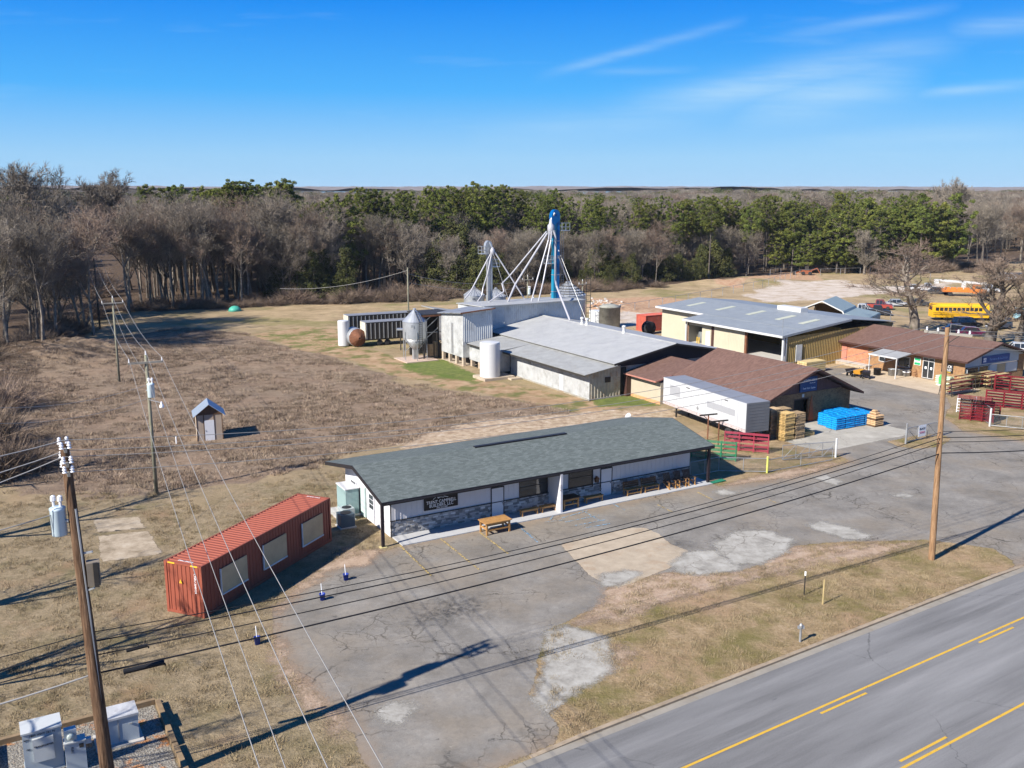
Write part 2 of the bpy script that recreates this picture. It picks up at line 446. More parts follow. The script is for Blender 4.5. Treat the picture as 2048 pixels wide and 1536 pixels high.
t = NT('ground_soil_and_grass', .95, 0, .15)
n_f = t.noise(9, 5, .7); n_m = t.noise(1.3, 6, .7); n_l = t.noise(.16, 5, .6); n_s = t.noise(40, 2, .6)
clump = t.noise(.75, 7, .75, dist=.6)
brush = t.ramp(t.math('ADD', t.math('MULTIPLY', clump, .6), t.math('MULTIPLY', n_f, .4)),
               [(.34, (.085, .06, .042)), (.47, (.20, .145, .098)), (.6, (.295, .222, .152)), (.75, (.40, .315, .225))])
brush = t.mix(t.step(n_l, .42, .62), brush, t.mix(.3, brush, (.29, .19, .125)))
lawn = t.ramp(t.math('ADD', t.math('MULTIPLY', n_m, .45), t.math('MULTIPLY', t.noise(5, 6, .8), .55)),
              [(.33, (.13, .10, .055)), (.5, (.275, .21, .125)), (.66, (.41, .32, .205))])
lawn = t.mix(t.math('MULTIPLY', t.step(t.noise(.33, 6, .6), .52, .68), .45), lawn, (.085, .085, .022))
lawn = t.mix(t.math('MULTIPLY', t.step(t.noise(.25, 4, .6, rot=1), .56, .7), .6), lawn, (.30, .19, .11))
straw = t.ramp(t.math('ADD', t.math('MULTIPLY', t.noise(.22, 8, .7), .7), t.math('MULTIPLY', n_f, .3)),
               [(.32, (.17, .125, .065)), (.46, (.31, .23, .13)), (.58, (.42, .31, .185)), (.72, (.5, .39, .25))])
straw = t.mix(t.math('MULTIPLY', t.step(t.noise(.07, 6, .65), .52, .6), .55), straw, (.16, .16, .045))
track = t.ramp(t.noise(.5, 8, .7), [(.3, (.25, .155, .08)), (.55, (.40, .27, .16)), (.75, (.5, .37, .24))])
track = t.mix(t.step(t.noise(.3, 5, .6, rot=2), .47, .6), track, (.15, .15, .05))
green = t.ramp(n_m, [(.3, (.055, .09, .018)), (.6, (.12, .17, .03)), (.8, (.25, .24, .09))])
clay = t.ramp(n_m, [(.3, (.33, .16, .085)), (.55, (.44, .29, .18)), (.72, (.48, .37, .26))])
pale = t.ramp(t.noise(.35, 8, .7), [(.3, (.33, .24, .15)), (.5, (.5, .42, .34)), (.7, (.62, .55, .48))])
sand = t.ramp(n_m, [(.35, (.28, .19, .12)), (.55, (.5, .38, .26)), (.7, (.62, .54, .44))])
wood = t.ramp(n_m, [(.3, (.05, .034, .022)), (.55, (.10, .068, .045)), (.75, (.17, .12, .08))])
def brk(name, amt=.9):
    return t.step(t.math('ADD', t.attr(name), t.math('MULTIPLY', t.math('SUBTRACT', n_m, .5), amt)), .4, .62)
c = t.mix(.5, lawn, straw)
c = t.mix(brk('m_straw'), c, straw)
c = t.mix(brk('m_lawn'), c, lawn)
c = t.mix(brk('m_brush'), c, brush)
c = t.mix(brk('m_track'), c, track)
c = t.mix(t.math('MULTIPLY', brk('m_sand', 1.8), .85), c, sand)
c = t.mix(brk('m_pale', 1.6), c, pale)
c = t.mix(brk('m_clay', 1.6), c, clay)
c = t.mix(t.math('MULTIPLY', brk('m_green', 1.6), .85), c, green)
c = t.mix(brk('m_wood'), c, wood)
t.color(c)
t.bump(t.math('ADD', t.math('MULTIPLY', n_f, .6), t.math('ADD', clump, t.math('MULTIPLY', n_s, .25))), .9, .16)
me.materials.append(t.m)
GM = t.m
ground = bpy.data.objects.new('ground', me); COL.objects.link(ground); tag(ground, kind='structure')
me.polygons.foreach_set('use_smooth', [True] * len(me.polygons))

# the land beyond, out to the horizon
mb = MB()
E_ = 9000
mb.add([(-E_, -E_, -.4), (E_, -E_, -.4), (E_, E_, -.4), (-E_, E_, -.4)], [(0, 1, 2, 3)])
t2 = NT('far_land', .95, 0, .1)
t2.color(t2.ramp(t2.noise(.02, 6, .6), [(.4, (.09, .065, .045)), (.6, (.16, .12, .08))]))
tag(mb.build('distant_land', t2.m), kind='structure')

# ------------------------------------------------------------------ sheets laid on the ground
def sheet(name, poly, z, m, cell=.5, pad=.6, kind='structure'):
    P = np.array(poly); x0, y0 = P.min(0) - pad - cell; x1, y1 = P.max(0) + pad + cell
    xs = np.arange(x0, x1 + cell, cell); ys = np.arange(y0, y1 + cell, cell)
    X, Y = np.meshgrid(xs, ys); D = sdf(poly, X, Y)
    K = np.maximum(np.maximum(D[:-1, :-1], D[1:, 1:]), np.maximum(D[:-1, 1:], D[1:, :-1])) > -pad
    me, used = grid_mesh(name, xs, ys, np.full(X.shape, z), K)
    add_attr(me, 'edge', np.clip(D.ravel()[used], -3, 3)); me.materials.append(m)
    o = bpy.data.objects.new(name, me); COL.objects.link(o); return tag(o, kind=kind)
def edge_alpha(t, amp=.8, scale=1.2, fine=6):
    n = t.math('ADD', t.math('MULTIPLY', t.math('SUBTRACT', t.noise(scale, 5, .65), .5), amp * 2), t.math('MULTIPLY', t.math('SUBTRACT', t.noise(fine, 4, .7), .5), amp * .9))
    a = t.step(t.math('ADD', t.attr('edge'), n), -.03, .03)
    t.alpha(a); return a

def cracks(t, scale, width, breakup=.5):
    d = t.noise(1.2, 5, .6); v = t.new('ShaderNodeVectorMath'); v.operation = 'ADD'
    cc = t.new('ShaderNodeCombineXYZ'); t.plug(t.math('MULTIPLY', d, .9), cc.inputs[0]); t.plug(t.math('MULTIPLY', t.noise(1.6, 5, .6), .9), cc.inputs[1])
    t.l.new(t.pos, v.inputs[0]); t.l.new(cc.outputs[0], v.inputs[1])
    e = t.vor(scale, 'DISTANCE_TO_EDGE', v.outputs[0])
    line = t.math('SUBTRACT', 1, t.step(e, 0, width), True)
    return t.math('MULTIPLY', line, t.step(t.noise(.22, 3, .5), breakup, breakup + .12))

# old car-park asphalt
t = NT('weathered_asphalt', .9, 0, .2)
base = t.ramp(t.math('ADD', t.math('MULTIPLY', t.noise(.35, 6, .65), .55), t.math('MULTIPLY', t.noise(26, 3, .7), .45)),
              [(.36, (.12, .109, .093)), (.5, (.208, .191, .166)), (.64, (.30, .278, .243))])
base = t.mix(t.math('MULTIPLY', t.step(t.noise(.13, 7, .72), .45, .62), .6), base, (.25, .205, .15))
base = t.mix(t.math('MULTIPLY', t.step(t.noise(3.2, 6, .8), .40, .72), .5), base, (.11, .10, .088))
base = t.mix(t.math('MULTIPLY', t.step(t.math('ADD', t.attr('edge'), t.math('MULTIPLY', t.noise(1.3, 5, .7), 2.2)), 2.3, 1.0), .55), base, (.27, .19, .12))
base = t.mix(t.math('MULTIPLY', t.step(t.noise(.9, 8, .78), .615, .68), .75), base, (.035, .033, .032))
base = t.mix(t.math('MULTIPLY', t.step(t.noise(2.2, 5, .7, rot=1), .66, .72), .5), base, (.38, .35, .30))
base = t.mix(t.math('MULTIPLY', cracks(t, .16, .006, .45), .8), base, (.04, .036, .03))
base = t.mix(t.math('MULTIPLY', cracks(t, .6, .022, .50), .8), base, (.05, .042, .033))
base = t.mix(t.math('MULTIPLY', cracks(t, 1.7, .05, .56), .6), base, (.05, .042, .033))
t.color(base); t.bump(t.noise(45, 3, .7), .35, .01); edge_alpha(t, .45, .9)
M_LOT = t.m
sheet('parking_lot', POLY['lot'], .004, M_LOT, .5)

# public road, gutter, kerb
def strip(u0, u1, w0, w1, z, n=1):
    mb = MB(); vs = []
    for i in range(n + 1):
        u = u0 + (u1 - u0) * i / n
        a, b = road(u, w0), road(u, w1); vs += [(a[0], a[1], z), (b[0], b[1], z)]
    mb.add(vs, [(2 * i, 2 * i + 2, 2 * i + 3, 2 * i + 1) for i in range(n)]); return mb
t = NT('road_asphalt', .85, 0, .25)
uv = t.new('ShaderNodeMapping'); t.l.new(t.pos, uv.inputs[0])
uv.inputs['Rotation'].default_value = (0, 0, -(R(30) + RA))
along = uv.outputs[0]
base = t.ramp(t.math('ADD', t.math('MULTIPLY', t.noise(.5, 5, .6, along, (.12, 1.3, 1)), .5), t.math('MULTIPLY', t.noise(30, 3, .7), .5)),
              [(.36, (.10, .097, .094)), (.5, (.172, .168, .163)), (.64, (.25, .245, .237))])
base = t.mix(t.math('MULTIPLY', t.step(t.noise(3, 6, .75, along, (.3, 1.2, 1)), .67, .72), .7), base, (.05, .05, .055))
base = t.mix(t.math('MULTIPLY', cracks(t, .11, .0035, .42), .7), base, (.05, .048, .045))
base = t.mix(t.math('MULTIPLY', t.step(t.noise(.9, 5, .7, along, (.05, 1.6, 1)), .52, .66), .35), base, (.27, .26, .25))
base = t.mix(t.math('MULTIPLY', t.step(t.noise(.7, 5, .7, along, (.04, 1.3, 1), rot=.0), .56, .7), .3), base, (.09, .088, .088))
t.color(base); t.bump(t.noise(55, 3, .7), .3, .008)
M_ROAD = t.m
tag(strip(-60, 140, -16.5, -.52, .036, 40).build('road', M_ROAD), kind='structure')
m_gut = mat('gutter_concrete', (.26, .235, .195), .9, 0, .16, .8, dirt=(.24, .20, .15), bump=.3, bscale=20)
m_kerb = mat('kerb_concrete', (.30, .235, .165), .9, 0, .2, 1.5, dirt=(.2, .15, .09), bump=.4, bscale=14)
for i in range(34):
    u = -30 + i * 3.05
    tag(strip(u, u + 3.03, -.54, -.16, .040).build('gutter', m_gut), kind='structure')
kerb_mb = None
for i in range(13):
    u = 1.0 + i * 2.75; mb = MB()
    a, b, c_, d = road(u, -.16), road(u + 2.72, -.16), road(u + 2.72, .06), road(u, .06)
    h0 = .046 if i == 0 else .14; h1 = .046 if i == 12 else .14
    z = [h0, h1, h1, h0]
    vs = [(p[0], p[1], 0.0) for p in (a, b, c_, d)] + [(p[0], p[1], q) for p, q in zip((a, b, c_, d), z)]
    mb.add(vs, [(4, 5, 6, 7), (0, 1, 5, 4), (1, 2, 6, 5), (2, 3, 7, 6), (3, 0, 4, 7)])
    tag(mb.build('kerb', m_kerb), kind='structure')
    
# grass verge
t = NT('dry_verge_grass', .95, 0, .12)
f = t.noise(9, 5, .7); mm = t.noise(1.1, 6, .7)
g = t.ramp(t.math('ADD', t.math('MULTIPLY', mm, .45), t.math('MULTIPLY', t.noise(5, 6, .8), .55)), [(.34, (.15, .105, .055)), (.5, (.30, .215, .12)), (.66, (.45, .335, .21))])
g = t.mix(t.math('MULTIPLY', t.step(t.noise(.3, 6, .6), .46, .62), .7), g, (.13, .12, .03))
g = t.mix(t.math('MULTIPLY', t.step(t.noise(.24, 6, .6, rot=2), .56, .66), .7), g, (.36, .24, .15))
t.color(g); t.bump(t.math('ADD', f, mm), .9, .1); edge_alpha(t, .35, .9)
M_VERGE = t.m
sheet('grass_verge', POLY['verge'], .012, M_VERGE, .35)
t = NT('bare_pinkish_dirt', .95, 0, .1)
t.color(t.ramp(t.math('ADD', t.math('MULTIPLY', t.noise(1.2, 6, .75), .5), t.math('MULTIPLY', t.noise(7, 5, .8), .5)), [(.34, (.19, .13, .085)), (.48, (.35, .25, .175)), (.66, (.46, .36, .27))]))
t.bump(t.noise(8, 5, .7), .8, .05)
_n = t.math('ADD', t.math('MULTIPLY', t.math('SUBTRACT', t.noise(.7, 7, .75), .5), 3.0), t.math('MULTIPLY', t.math('SUBTRACT', t.noise(8, 4, .8), .5), 1.4))
t.alpha(t.step(t.math('ADD', t.attr('edge'), _n), -.3, .5))
sheet('bare_dirt', px((1214, 1172), (1290, 1152), (1345, 1146), (1480, 1146), (1590, 1094), (1750, 1086), (1840, 1084), (1780, 1108), (1620, 1135), (1480, 1168), (1340, 1205), (1240, 1245), (1150, 1245), (1190, 1215)), .0145, t.m, .3, .9)
sheet('bare_dirt', px((1225, 1290), (1250, 1290), (1265, 1310), (1225, 1345)), .0285, t.m, .3, .9)
sheet('bare_dirt', px((700, 1095), (770, 1100), (740, 1130), (660, 1140), (600, 1190), (560, 1230), (545, 1215), (620, 1150)), .0145, t.m, .3, .9)
sheet('bare_dirt', px((548, 1250), (580, 1320), (640, 1392), (700, 1440), (680, 1470), (600, 1400), (540, 1330)), .0145, t.m, .3, .9)
sheet('bare_dirt', px((1440, 972), (1536, 962), (1630, 945), (1700, 922), (1640, 930), (1500, 955)), .0145, t.m, .3, .9)
sheet('yard_grass', POLY['yard_grass'], .012, M_VERGE, .35)
POLY['gate_island'] = px((1775, 883), (1830, 872), (1880, 868), (1903, 878), (1880, 894), (1830, 898), (1795, 893))
sheet('gate_grass', POLY['gate_island'], .016, M_VERGE, .3, .4)
POLY['right_grass'] = px((1893, 822), (1905, 812), (1990, 800), (2150, 800), (2300, 870), (2060, 882), (1975, 868), (1925, 858), (1890, 838))
sheet('east_grass', POLY['right_grass'], .012, M_VERGE, .35)

# concrete pads and patches
t = NT('pump_pad_concrete', .9, 0, .2)
b_ = t.ramp(t.noise(1.1, 6, .65), [(.3, (.31, .25, .18)), (.7, (.43, .355, .26))])
b_ = t.mix(t.math('MULTIPLY', t.step(t.noise(.5, 6, .7), .55, .68), .6), b_, (.3, .2, .12))
t.color(b_); t.bump(t.noise(20, 4), .25, .01); edge_alpha(t, .12, 1.5)
M_PAD = t.m
sheet('concrete_pad', px((1121, 1090), (1150, 1080), (1262, 1056), (1290, 1056), (1318, 1068), (1340, 1088), (1378, 1102), (1356, 1130), (1300, 1152), (1240, 1176), (1212, 1170), (1180, 1152)), .019, M_PAD, .3, .4)
t = NT('white_concrete_patch', .95, 0, .2)
b_ = t.ramp(t.noise(.9, 8, .75), [(.32, (.19, .175, .15)), (.5, (.32, .30, .26)), (.7, (.43, .41, .365))])
b_ = t.mix(cracks(t, .5, .02, .5), b_, (.12, .1, .08))
t.color(b_); t.bump(t.noise(14, 5, .7), .5, .02)
_n = t.math('ADD', t.math('MULTIPLY', t.math('SUBTRACT', t.noise(1.1, 7, .75), .5), 1.3), t.math('MULTIPLY', t.math('SUBTRACT', t.noise(11, 4, .8), .5), .9))
t.alpha(t.step(t.math('ADD', t.attr('edge'), _n), -.22, .28))
M_WHITE = t.m
for k, p in enumerate([((1085, 1262), (1130, 1250), (1215, 1275), (1232, 1310), (1232, 1340), (1190, 1365), (1140, 1395), (1095, 1432), (1062, 1400), (1090, 1330)),
          ((1425, 1090), (1470, 1062), (1530, 1060), (1588, 1078), (1575, 1105), (1520, 1130), (1470, 1130), (1440, 1110)),
          ((1342, 1128), (1375, 1102), (1430, 1100), (1485, 1125), (1480, 1142), (1400, 1152), (1350, 1145)),
          ((1612, 1052), (1640, 1042), (1690, 1052), (1742, 1072), (1735, 1080), (1690, 1078), (1640, 1064)),
          ((1195, 1150), (1250, 1140), (1290, 1146), (1230, 1175), (1205, 1172)),
          ((748, 1425), (775, 1403), (820, 1402), (835, 1415), (800, 1450), (770, 1450)),
          ((1782, 992), (1800, 987), (1830, 992), (1815, 998)), ((1622, 955), (1650, 950), (1690, 965), (1670, 972)),
          ((1425, 985), (1445, 978), (1480, 985), (1450, 993))]):
    sheet('pale_patch', px(*p), .0225 + .003 * (k % 2), M_WHITE, .3, .5)
t = NT('oil_and_damp_stain', .5, 0, .4)
t.color((.03, .026, .022)); 
a = t.step(t.math('ADD', t.math('MULTIPLY', t.attr('edge'), .45), t.math('MULTIPLY', t.math('SUBTRACT', t.noise(1.5, 7, .75), .5), 1.6)), .0, .9); t.alpha(t.math('MULTIPLY', t.math('MULTIPLY', a, t.step(t.noise(2.2, 7, .8), .42, .62)), .62))
M_STAIN = t.m
for p in [((1325, 1075), (1370, 1068), (1400, 1082), (1392, 1100), (1350, 1105), (1315, 1098)), ((1795, 1038), (1830, 1036), (1850, 1050), (1830, 1060), (1800, 1052)),
          ((1045, 1285), (1075, 1290), (1065, 1340), (1010, 1340), (1010, 1310)), ((870, 1190), (985, 1180), (1000, 1235), (900, 1260), (760, 1285), (800, 1220)),
          ((1820, 930), (1850, 925), (1870, 932), (1840, 940)), ((1475, 1042), (1500, 1040), (1520, 1050), (1490, 1055))]:
    tag(sheet('stain', px(*p), .0305, M_STAIN, .3, 1.0))
t = NT('old_slab_concrete', .95, 0, .15)
b_ = t.ramp(t.noise(.8, 7, .75), [(.33, (.20, .155, .10)), (.55, (.37, .30, .215)), (.7, (.45, .38, .29))]); t.color(b_); t.bump(t.noise(14, 5, .7), .4, .02); edge_alpha(t, .3, .9)
sheet('old_concrete_slab', px((196, 1072), (296, 1062), (326, 1107), (203, 1124)), .01, t.m, .3, .5)
sheet('old_concrete_slab', px((188, 1040), (275, 1034), (292, 1056), (196, 1066)), .01, t.m, .3, .5)
t = NT('yard_concrete', .9, 0, .2)
b_ = t.ramp(t.noise(.6, 7, .7), [(.33, (.27, .25, .21)), (.55, (.36, .335, .285)), (.7, (.43, .40, .34))])
b_ = t.mix(cracks(t, .22, .006, .4), b_, (.14, .12, .1))
t.color(b_); t.bump(t.noise(18, 4, .7), .25, .01); edge_alpha(t, .1, 1.2)
M_YC = t.m
sheet('concrete_apron', px((1562, 878), (1600, 902), (1680, 898), (1765, 880), (1812, 871), (1812, 860), (1775, 852), (1710, 830), (1640, 832)), .01, M_YC, .4, .3)
sheet('concrete_apron', st((62.5, 62.9), (76, 63.5), (76, 58), (62.5, 58)), .012, M_YC, .4, .3)
t = NT('storefront_concrete', .9, 0, .2)
t.color(t.ramp(t.noise(.6, 7, .7), [(.33, (.40, .31, .215)), (.7, (.52, .42, .30))])); edge_alpha(t, .1, 1.2)
sheet('storefront_walk', st((92.2, 64.0), (98.7, 64.0), (98.7, 79), (92.6, 79)), .014, t.m, .4, .3)
sheet('barn_yard_concrete', st((86, 88), (92.4, 88), (92.4, 113), (90, 116), (86, 110)), .01, M_YC, .4, .3)

# ------------------------------------------------------------------ painted markings
def paintm(name, c, wear=.45):
    t = NT(name, .7, 0, .3)
    t.color(t.ramp(t.noise(3, 5, .6), [(.3, sc(c, .85)), (.7, c)]))
    a = t.step(t.noise(5, 6, .75), wear - .08, wear + .04); t.alpha(a); return t.m
M_YEL = paintm('yellow_road_paint', (.60, .36, .04), .37)
M_YELW = paintm('worn_yellow_paint', (.50, .36, .13), .50)
M_BLUW = paintm('worn_blue_paint', (.22, .38, .52), .53)
def rline(u0, u1, w, width=.12): 
    o = strip(u0, u1, w, w + width, .040, 6).build('lane_line', M_YEL); tag(o, kind='structure')
def uw(s, t):
    ds, dt = s - 16.47, t - 28.75
    return ds * math.cos(RA) + dt * math.sin(RA), -ds * math.sin(RA) + dt * math.cos(RA)
_, wA = uw(34, 25.72)
rline(-40, 120, wA)
for k in range(-4, 10):
    u = uw(29.9, 25.26)[0] + k * 11.9; rline(u, u + 3.1, wA - .33)
uC, wC = uw(34, 21.05)
rline(-40, 120, wC)
for k in range(-4, 10):
    u = uw(33.01, 21.11)[0] + k * 11.9; rline(u - 3.1, u, wC + .33)
def pline(p, q, m, w=.1, name='parking_line'):
    a, b = Vector(G(*p)), Vector(G(*q)); d = (b - a).normalized(); n = Vector((-d.y, d.x)) * w / 2
    mb = MB(); mb.add([(*(a - n), .034), (*(b - n), .034), (*(b + n), .034), (*(a + n), .034)], [(0, 1, 2, 3)])
    tag(mb.build(name, m), kind='structure')
for p, q in [((798, 1090), (862, 1152)), ((880, 1077), (958, 1140)), ((960, 1066), (1016, 1108)), ((1315, 1010), (1345, 1025)), ((1395, 985), (1425, 1000)), ((1538, 1000), (1552, 1006))]:
    pline(p, q, M_YELW, .11)
for p, q in [((1024, 1044), (1062, 1072)), ((1225, 1008), (1250, 1021)), ((1162, 1020), (1200, 1042)), ((1100, 1040), (1112, 1026)), ((1120, 1038), (1175, 1022)),
             ((1130, 1045), (1198, 1031)), ((1150, 1052), (1212, 1040)), ((1172, 1056), (1220, 1048)), ((1045, 1060), (1075, 1085)), ((1090, 1045), (1130, 1040))]:
    pline(p, q, M_BLUW, .1)

# ------------------------------------------------------------------ shared materials
m_whitewall = mat('white_painted_board', (.56, .55, .565), .6, 0, .03, 2, bump=.1, bscale=8)
m_black = mat('black_trim', (.018, .016, .018), .5, 0, .1)
m_door = mat('white_door_paint', (.58, .58, .60), .45, 0, .03)
t = NT('dark_window_glass', .06, 0, .8); t.color((.02, .024, .028)); m_glass = t.m
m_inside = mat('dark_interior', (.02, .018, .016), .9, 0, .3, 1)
m_conc = mat('smooth_concrete', (.42, .40, .37), .85, 0, .1, 1.5)
m_cblock = mat('concrete_block', (.40, .33, .25), .9, 0, .15, 1.5, dirt=(.3, .2, .12))
m_post = mat('black_steel_post', (.022, .016, .02), .4, 0, .1)
m_wood = mat('varnished_timber', (.36, .19, .065), .6, 0, .2, 3, rnd=.12)
m_wooddk = mat('dark_timber', (.10, .055, .03), .7, 0, .25, 3)
m_palw = mat('weathered_pallet_wood', (.38, .27, .155), .85, 0, .22, 2.5, rnd=.3)
m_paly = mat('fresh_pallet_wood', (.52, .36, .15), .8, 0, .18, 2.5, rnd=.22)
m_lumber = mat('yellow_lumber', (.50, .38, .18), .8, 0, .15, 2.5, rnd=.15)
m_galv = mat('galvanised_steel', (.42, .435, .45), .42, .55, .12, 1.2, dirt=(.30, .31, .32))
m_galvd = mat('dull_galvanised_steel', (.34, .35, .36), .5, .5, .15, 1.2, dirt=(.2, .17, .14))
m_rust = mat('rusty_steel', (.20, .085, .045), .8, .2, .3, 2, dirt=(.10, .045, .03))
m_steeldk = mat('dark_steel', (.05, .045, .04), .6, .4, .2, 2)
m_rubber = mat('rubber', (.025, .025, .027), .85, 0, .1)

# ------------------------------------------------------------------ green-roofed builder's office
def board_row(parent, x0, x1, y, zf, w, m, name='wall_board', side=-1):
    """vertical boards with a batten over each joint; zf gives bottom and top"""
    n = max(1, round((x1 - x0) / w)); w = (x1 - x0) / n
    for i in range(n):
        a, b = x0 + i * w + .012, x0 + (i + 1) * w - .012
        z0, z1 = zf(.5 * (a + b))
        if z1 - z0 < .05: continue
        mb = MB(); mb.box(a, y, z0, b, y + .025, z1); mb.box(b - .02, y - .018, z0, b + .035, y + .004, z1)
        mb.build(name, m, parent)
def shingle_mat(name, c0, c1, c2):
    t = NT(name, .92, 0, .15)
    mp = t.new('ShaderNodeMapping'); t.l.new(t.pos, mp.inputs[0]); mp.inputs['Rotation'].default_value = (0, 0, -R(30))
    br = t.new('ShaderNodeTexBrick'); br.inputs['Scale'].default_value = 1.0
    br.inputs['Brick Width'].default_value = .33; br.inputs['Row Height'].default_value = .145; br.inputs['Mortar Size'].default_value = .008
    br.inputs['Color1'].default_value = (0, 0, 0, 1); br.inputs['Color2'].default_value = (1, 1, 1, 1); br.inputs['Mortar'].default_value = (0, 0, 0, 1)
    t.l.new(mp.outputs[0], br.inputs['Vector'])
    k = t.math('ADD', t.math('MULTIPLY', br.outputs[0], .34), t.math('MULTIPLY', t.noise(24, 4, .8), .66))
    col = t.ramp(k, [(.1, c0), (.5, c1), (.95, c2)])
    col = t.mix(t.math('MULTIPLY', t.step(t.noise(.35, 5, .6), .45, .65), .22), col, sc(c1, .72))
    t.color(col); t.bump(t.math('SUBTRACT', 1, br.outputs[1]), .6, .02); return t.m
m_greenroof = shingle_mat('grey_green_shingles', (.06, .072, .068), (.118, .136, .128), (.20, .222, .21))

A0 = (22.1, 54.1)
A = thing_st('office_building', 'long low white office with grey-green shingle roof and builder sign, nearest the car park', 'building', *A0)
AL, AD = 25.05, 8.3           # wall length, depth
mb = MB()
mb.box(.05, .06, 0, AL - .05, AD, 2.95)
mb.build('wall', m_whitewall, A)
# gable infill
def ridge_z(y, y0=-1.4, y1=9.2, yr=3.6, ze=3.0, zr=4.12):
    return ze + (zr - ze) * ((y - y0) / (yr - y0) if y < yr else (y1 - y) / (y1 - yr))
for x in (.06, AL - .1):
    mb = MB()
    mb.prism([(0.06, 2.9), (AD, 2.9), (AD, ridge_z(AD) - .1), (3.6, 3.98), (.06, ridge_z(0) - .1)], x, x + .04, 'yz')
    mb.build('gable', m_whitewall, A)
# front openings in local x: door, window, door, window
DOORS = [(7.5, 8.42), (16.65, 17.6)]; WINS = [(9.75, 11.95, .98, 2.45), (13.85, 15.85, .98, 2.45)]
solid = sorted([(a - .06, b + .06) for a, b in DOORS] + [(a - .05, b + .05) for a, b, _, _ in WINS])
def zf(x):
    for a, b in DOORS:
        if a - .1 < x < b + .1: return (2.2, 2.98)
    for a, b, z0, z1 in WINS:
        if a - .1 < x < b + .1: return (2.5, 2.98)
    return (1.0 if x < 11.95 or x > 14.0 else .98, 2.98)
segs = []; cur = 0.0
for a, b in solid: segs.append((cur, a, None)); segs.append((a, b, 1)); cur = b
segs.append((cur, AL, None))
for a, b, o in segs:
    if b - a > .1: board_row(A, a, b, 0.0, zf, .40, m_whitewall)
# wing wall between the two units
mb = MB(); mb.box(12.1, -1.62, .0, 12.28, -.02, 2.85)
fin = mb.build('wing_wall', m_whitewall, A)
# stone wainscot: real stones
rs = random.Random(3); mb = MB(); m_st = []
for c in [(.36, .35, .34), (.18, .176, .174), (.5, .49, .475), (.27, .265, .265)]:
    m_st.append(mat('ledge_stone_%d' % len(m_st), c, .9, 0, .2, 3, bump=.4, bscale=12))
z = 0.02; row = 0
while z < .98:
    h = rs.choice((.09, .11, .13)); x = 0.02 - rs.random() * .2
    while x < AL - .02:
        w = rs.uniform(.18, .5); a, b = max(x, .02), min(x + w, AL - .03); x += w
        if b - a < .05 or any(da - .07 < .5 * (a + b) < db + .07 for da, db in DOORS) or 11.0 < a < 12.4 and z > 2: continue
        mb.cur = rs.choice((0, 0, 0, 1, 1, 2, 3)); d = rs.uniform(.03, .085)
        mb.box(a + .006, -d, z + .005, b - .006, .055, z + h - .004)
    z += h; row += 1
mb.cur = 0
o = mb.build('stone_veneer', m_st, A); o['kind'] = 'stuff'
MB().box(.0, -.1, z, AL, .02, z + .04).build('wainscot_cap', m_black, A)
for a, b in DOORS:
    d = MB().box(a, -.05, .08, b, .0, 2.12).build('door', m_door, A)
    f = MB(); f.box(a - .055, -.075, .06, a - .003, .02, 2.19); f.box(b + .003, -.075, .06, b + .055, .02, 2.19); f.box(a - .003, -.075, 2.123, b + .003, .02, 2.19)
    f.build('door_frame', m_black, d)
    MB().cbox(b - .1, -.075, 1.0, .05, .05, .05).build('handle', m_steeldk, d)
for i, (a, b, z0, z1) in enumerate(WINS):
    w = MB(); w.box(a - .05, -.06, z0 - .05, a, .03, z1 + .05); w.box(b, -.06, z0 - .05, b + .09, .03, z1 + .05); w.box(a, -.06, z0 - .05, b, .03, z0); w.box(a, -.06, z1, b, .03, z1 + .05)
    w.box(a, -.05, z0 + .84, b, .02, z0 + .87)
    fw = w.build('window', m_black, A)
    MB().box(a, -.02, z0, b, -.005, z1).build('pane', m_glass, fw)
# left gable wall door with nine panes, shaded vestibule
gd = MB().box(-.03, 2.7, .1, .04, 3.6, 2.15).build('door', m_door, A)
for j in range(2):
    for k in range(3):
        MB().box(-.045, 2.8 + j * .37, 1.05 + k * .34, -.032, 3.12 + j * .37, 1.33 + k * .34).build('pane', m_glass, gd)
wmb = MB().box(-.05, 5.9, .5, .05, 7.0, 2.2).build('window', m_door, A)
MB().box(-.062, 6.0, .6, -.052, 6.9, 2.1).build('pane', m_glass, wmb)
MB().box(-.08, 4.2, .1, .04, 5.0, 2.2).build('side_panel', mat('pale_green_panel', (.45, .55, .52), .4, 0, .1), A)
# roof with thickness, fascia, ridge vent, soffit
x0, x1, y0, y1, yr, ze, zr = -1.1, AL + 1.15, -1.45, 9.2, 3.6, 3.0, 4.12
mb = MB(); th = .14
for (ya, yb, za, zb) in ((y0, yr, ze, zr), (yr, y1, zr, ze)):
    mb.add([(x0, ya, za), (x1, ya, za), (x1, yb, zb), (x0, yb, zb), (x0, ya, za - th), (x1, ya, za - th), (x1, yb, zb - th), (x0, yb, zb - th)],
           [(0, 1, 2, 3), (7, 6, 5, 4), (0, 4, 5, 1), (2, 6, 7, 3), (0, 3, 7, 4), (1, 5, 6, 2)])
rf = mb.build('roof', m_greenroof, A)
mb = MB(); mb.box(x0 - .02, y0 - .07, ze - .24, x1 + .02, y0 - .003, ze - .01); mb.box(x0, y1 + .003, ze - .2, x1, y1 + .06, ze - .01)
for xx in (x0 - .05, x1 + .003):
    for ya, yb, za, zb in ((y0, yr, ze, zr), (yr, y1, zr, ze)):
        mb.prism([(ya, za - .26), (yb, zb - .26), (yb, zb - .004), (ya, za - .004)], xx, xx + .047, 'yz')
mb.build('fascia', m_black, rf)
vent = MB(); vent.box(8.1, yr - .16, zr - .03, 15.9, yr + .16, zr + .07); vent.build('ridge_vent', m_black, rf)
mb = MB(); mb.tube((x0 + .3, y0 - .12, ze - .12), (x1 - .3, y0 - .12, ze - .12), .05, n=6); mb.build('gutter', m_black, rf)
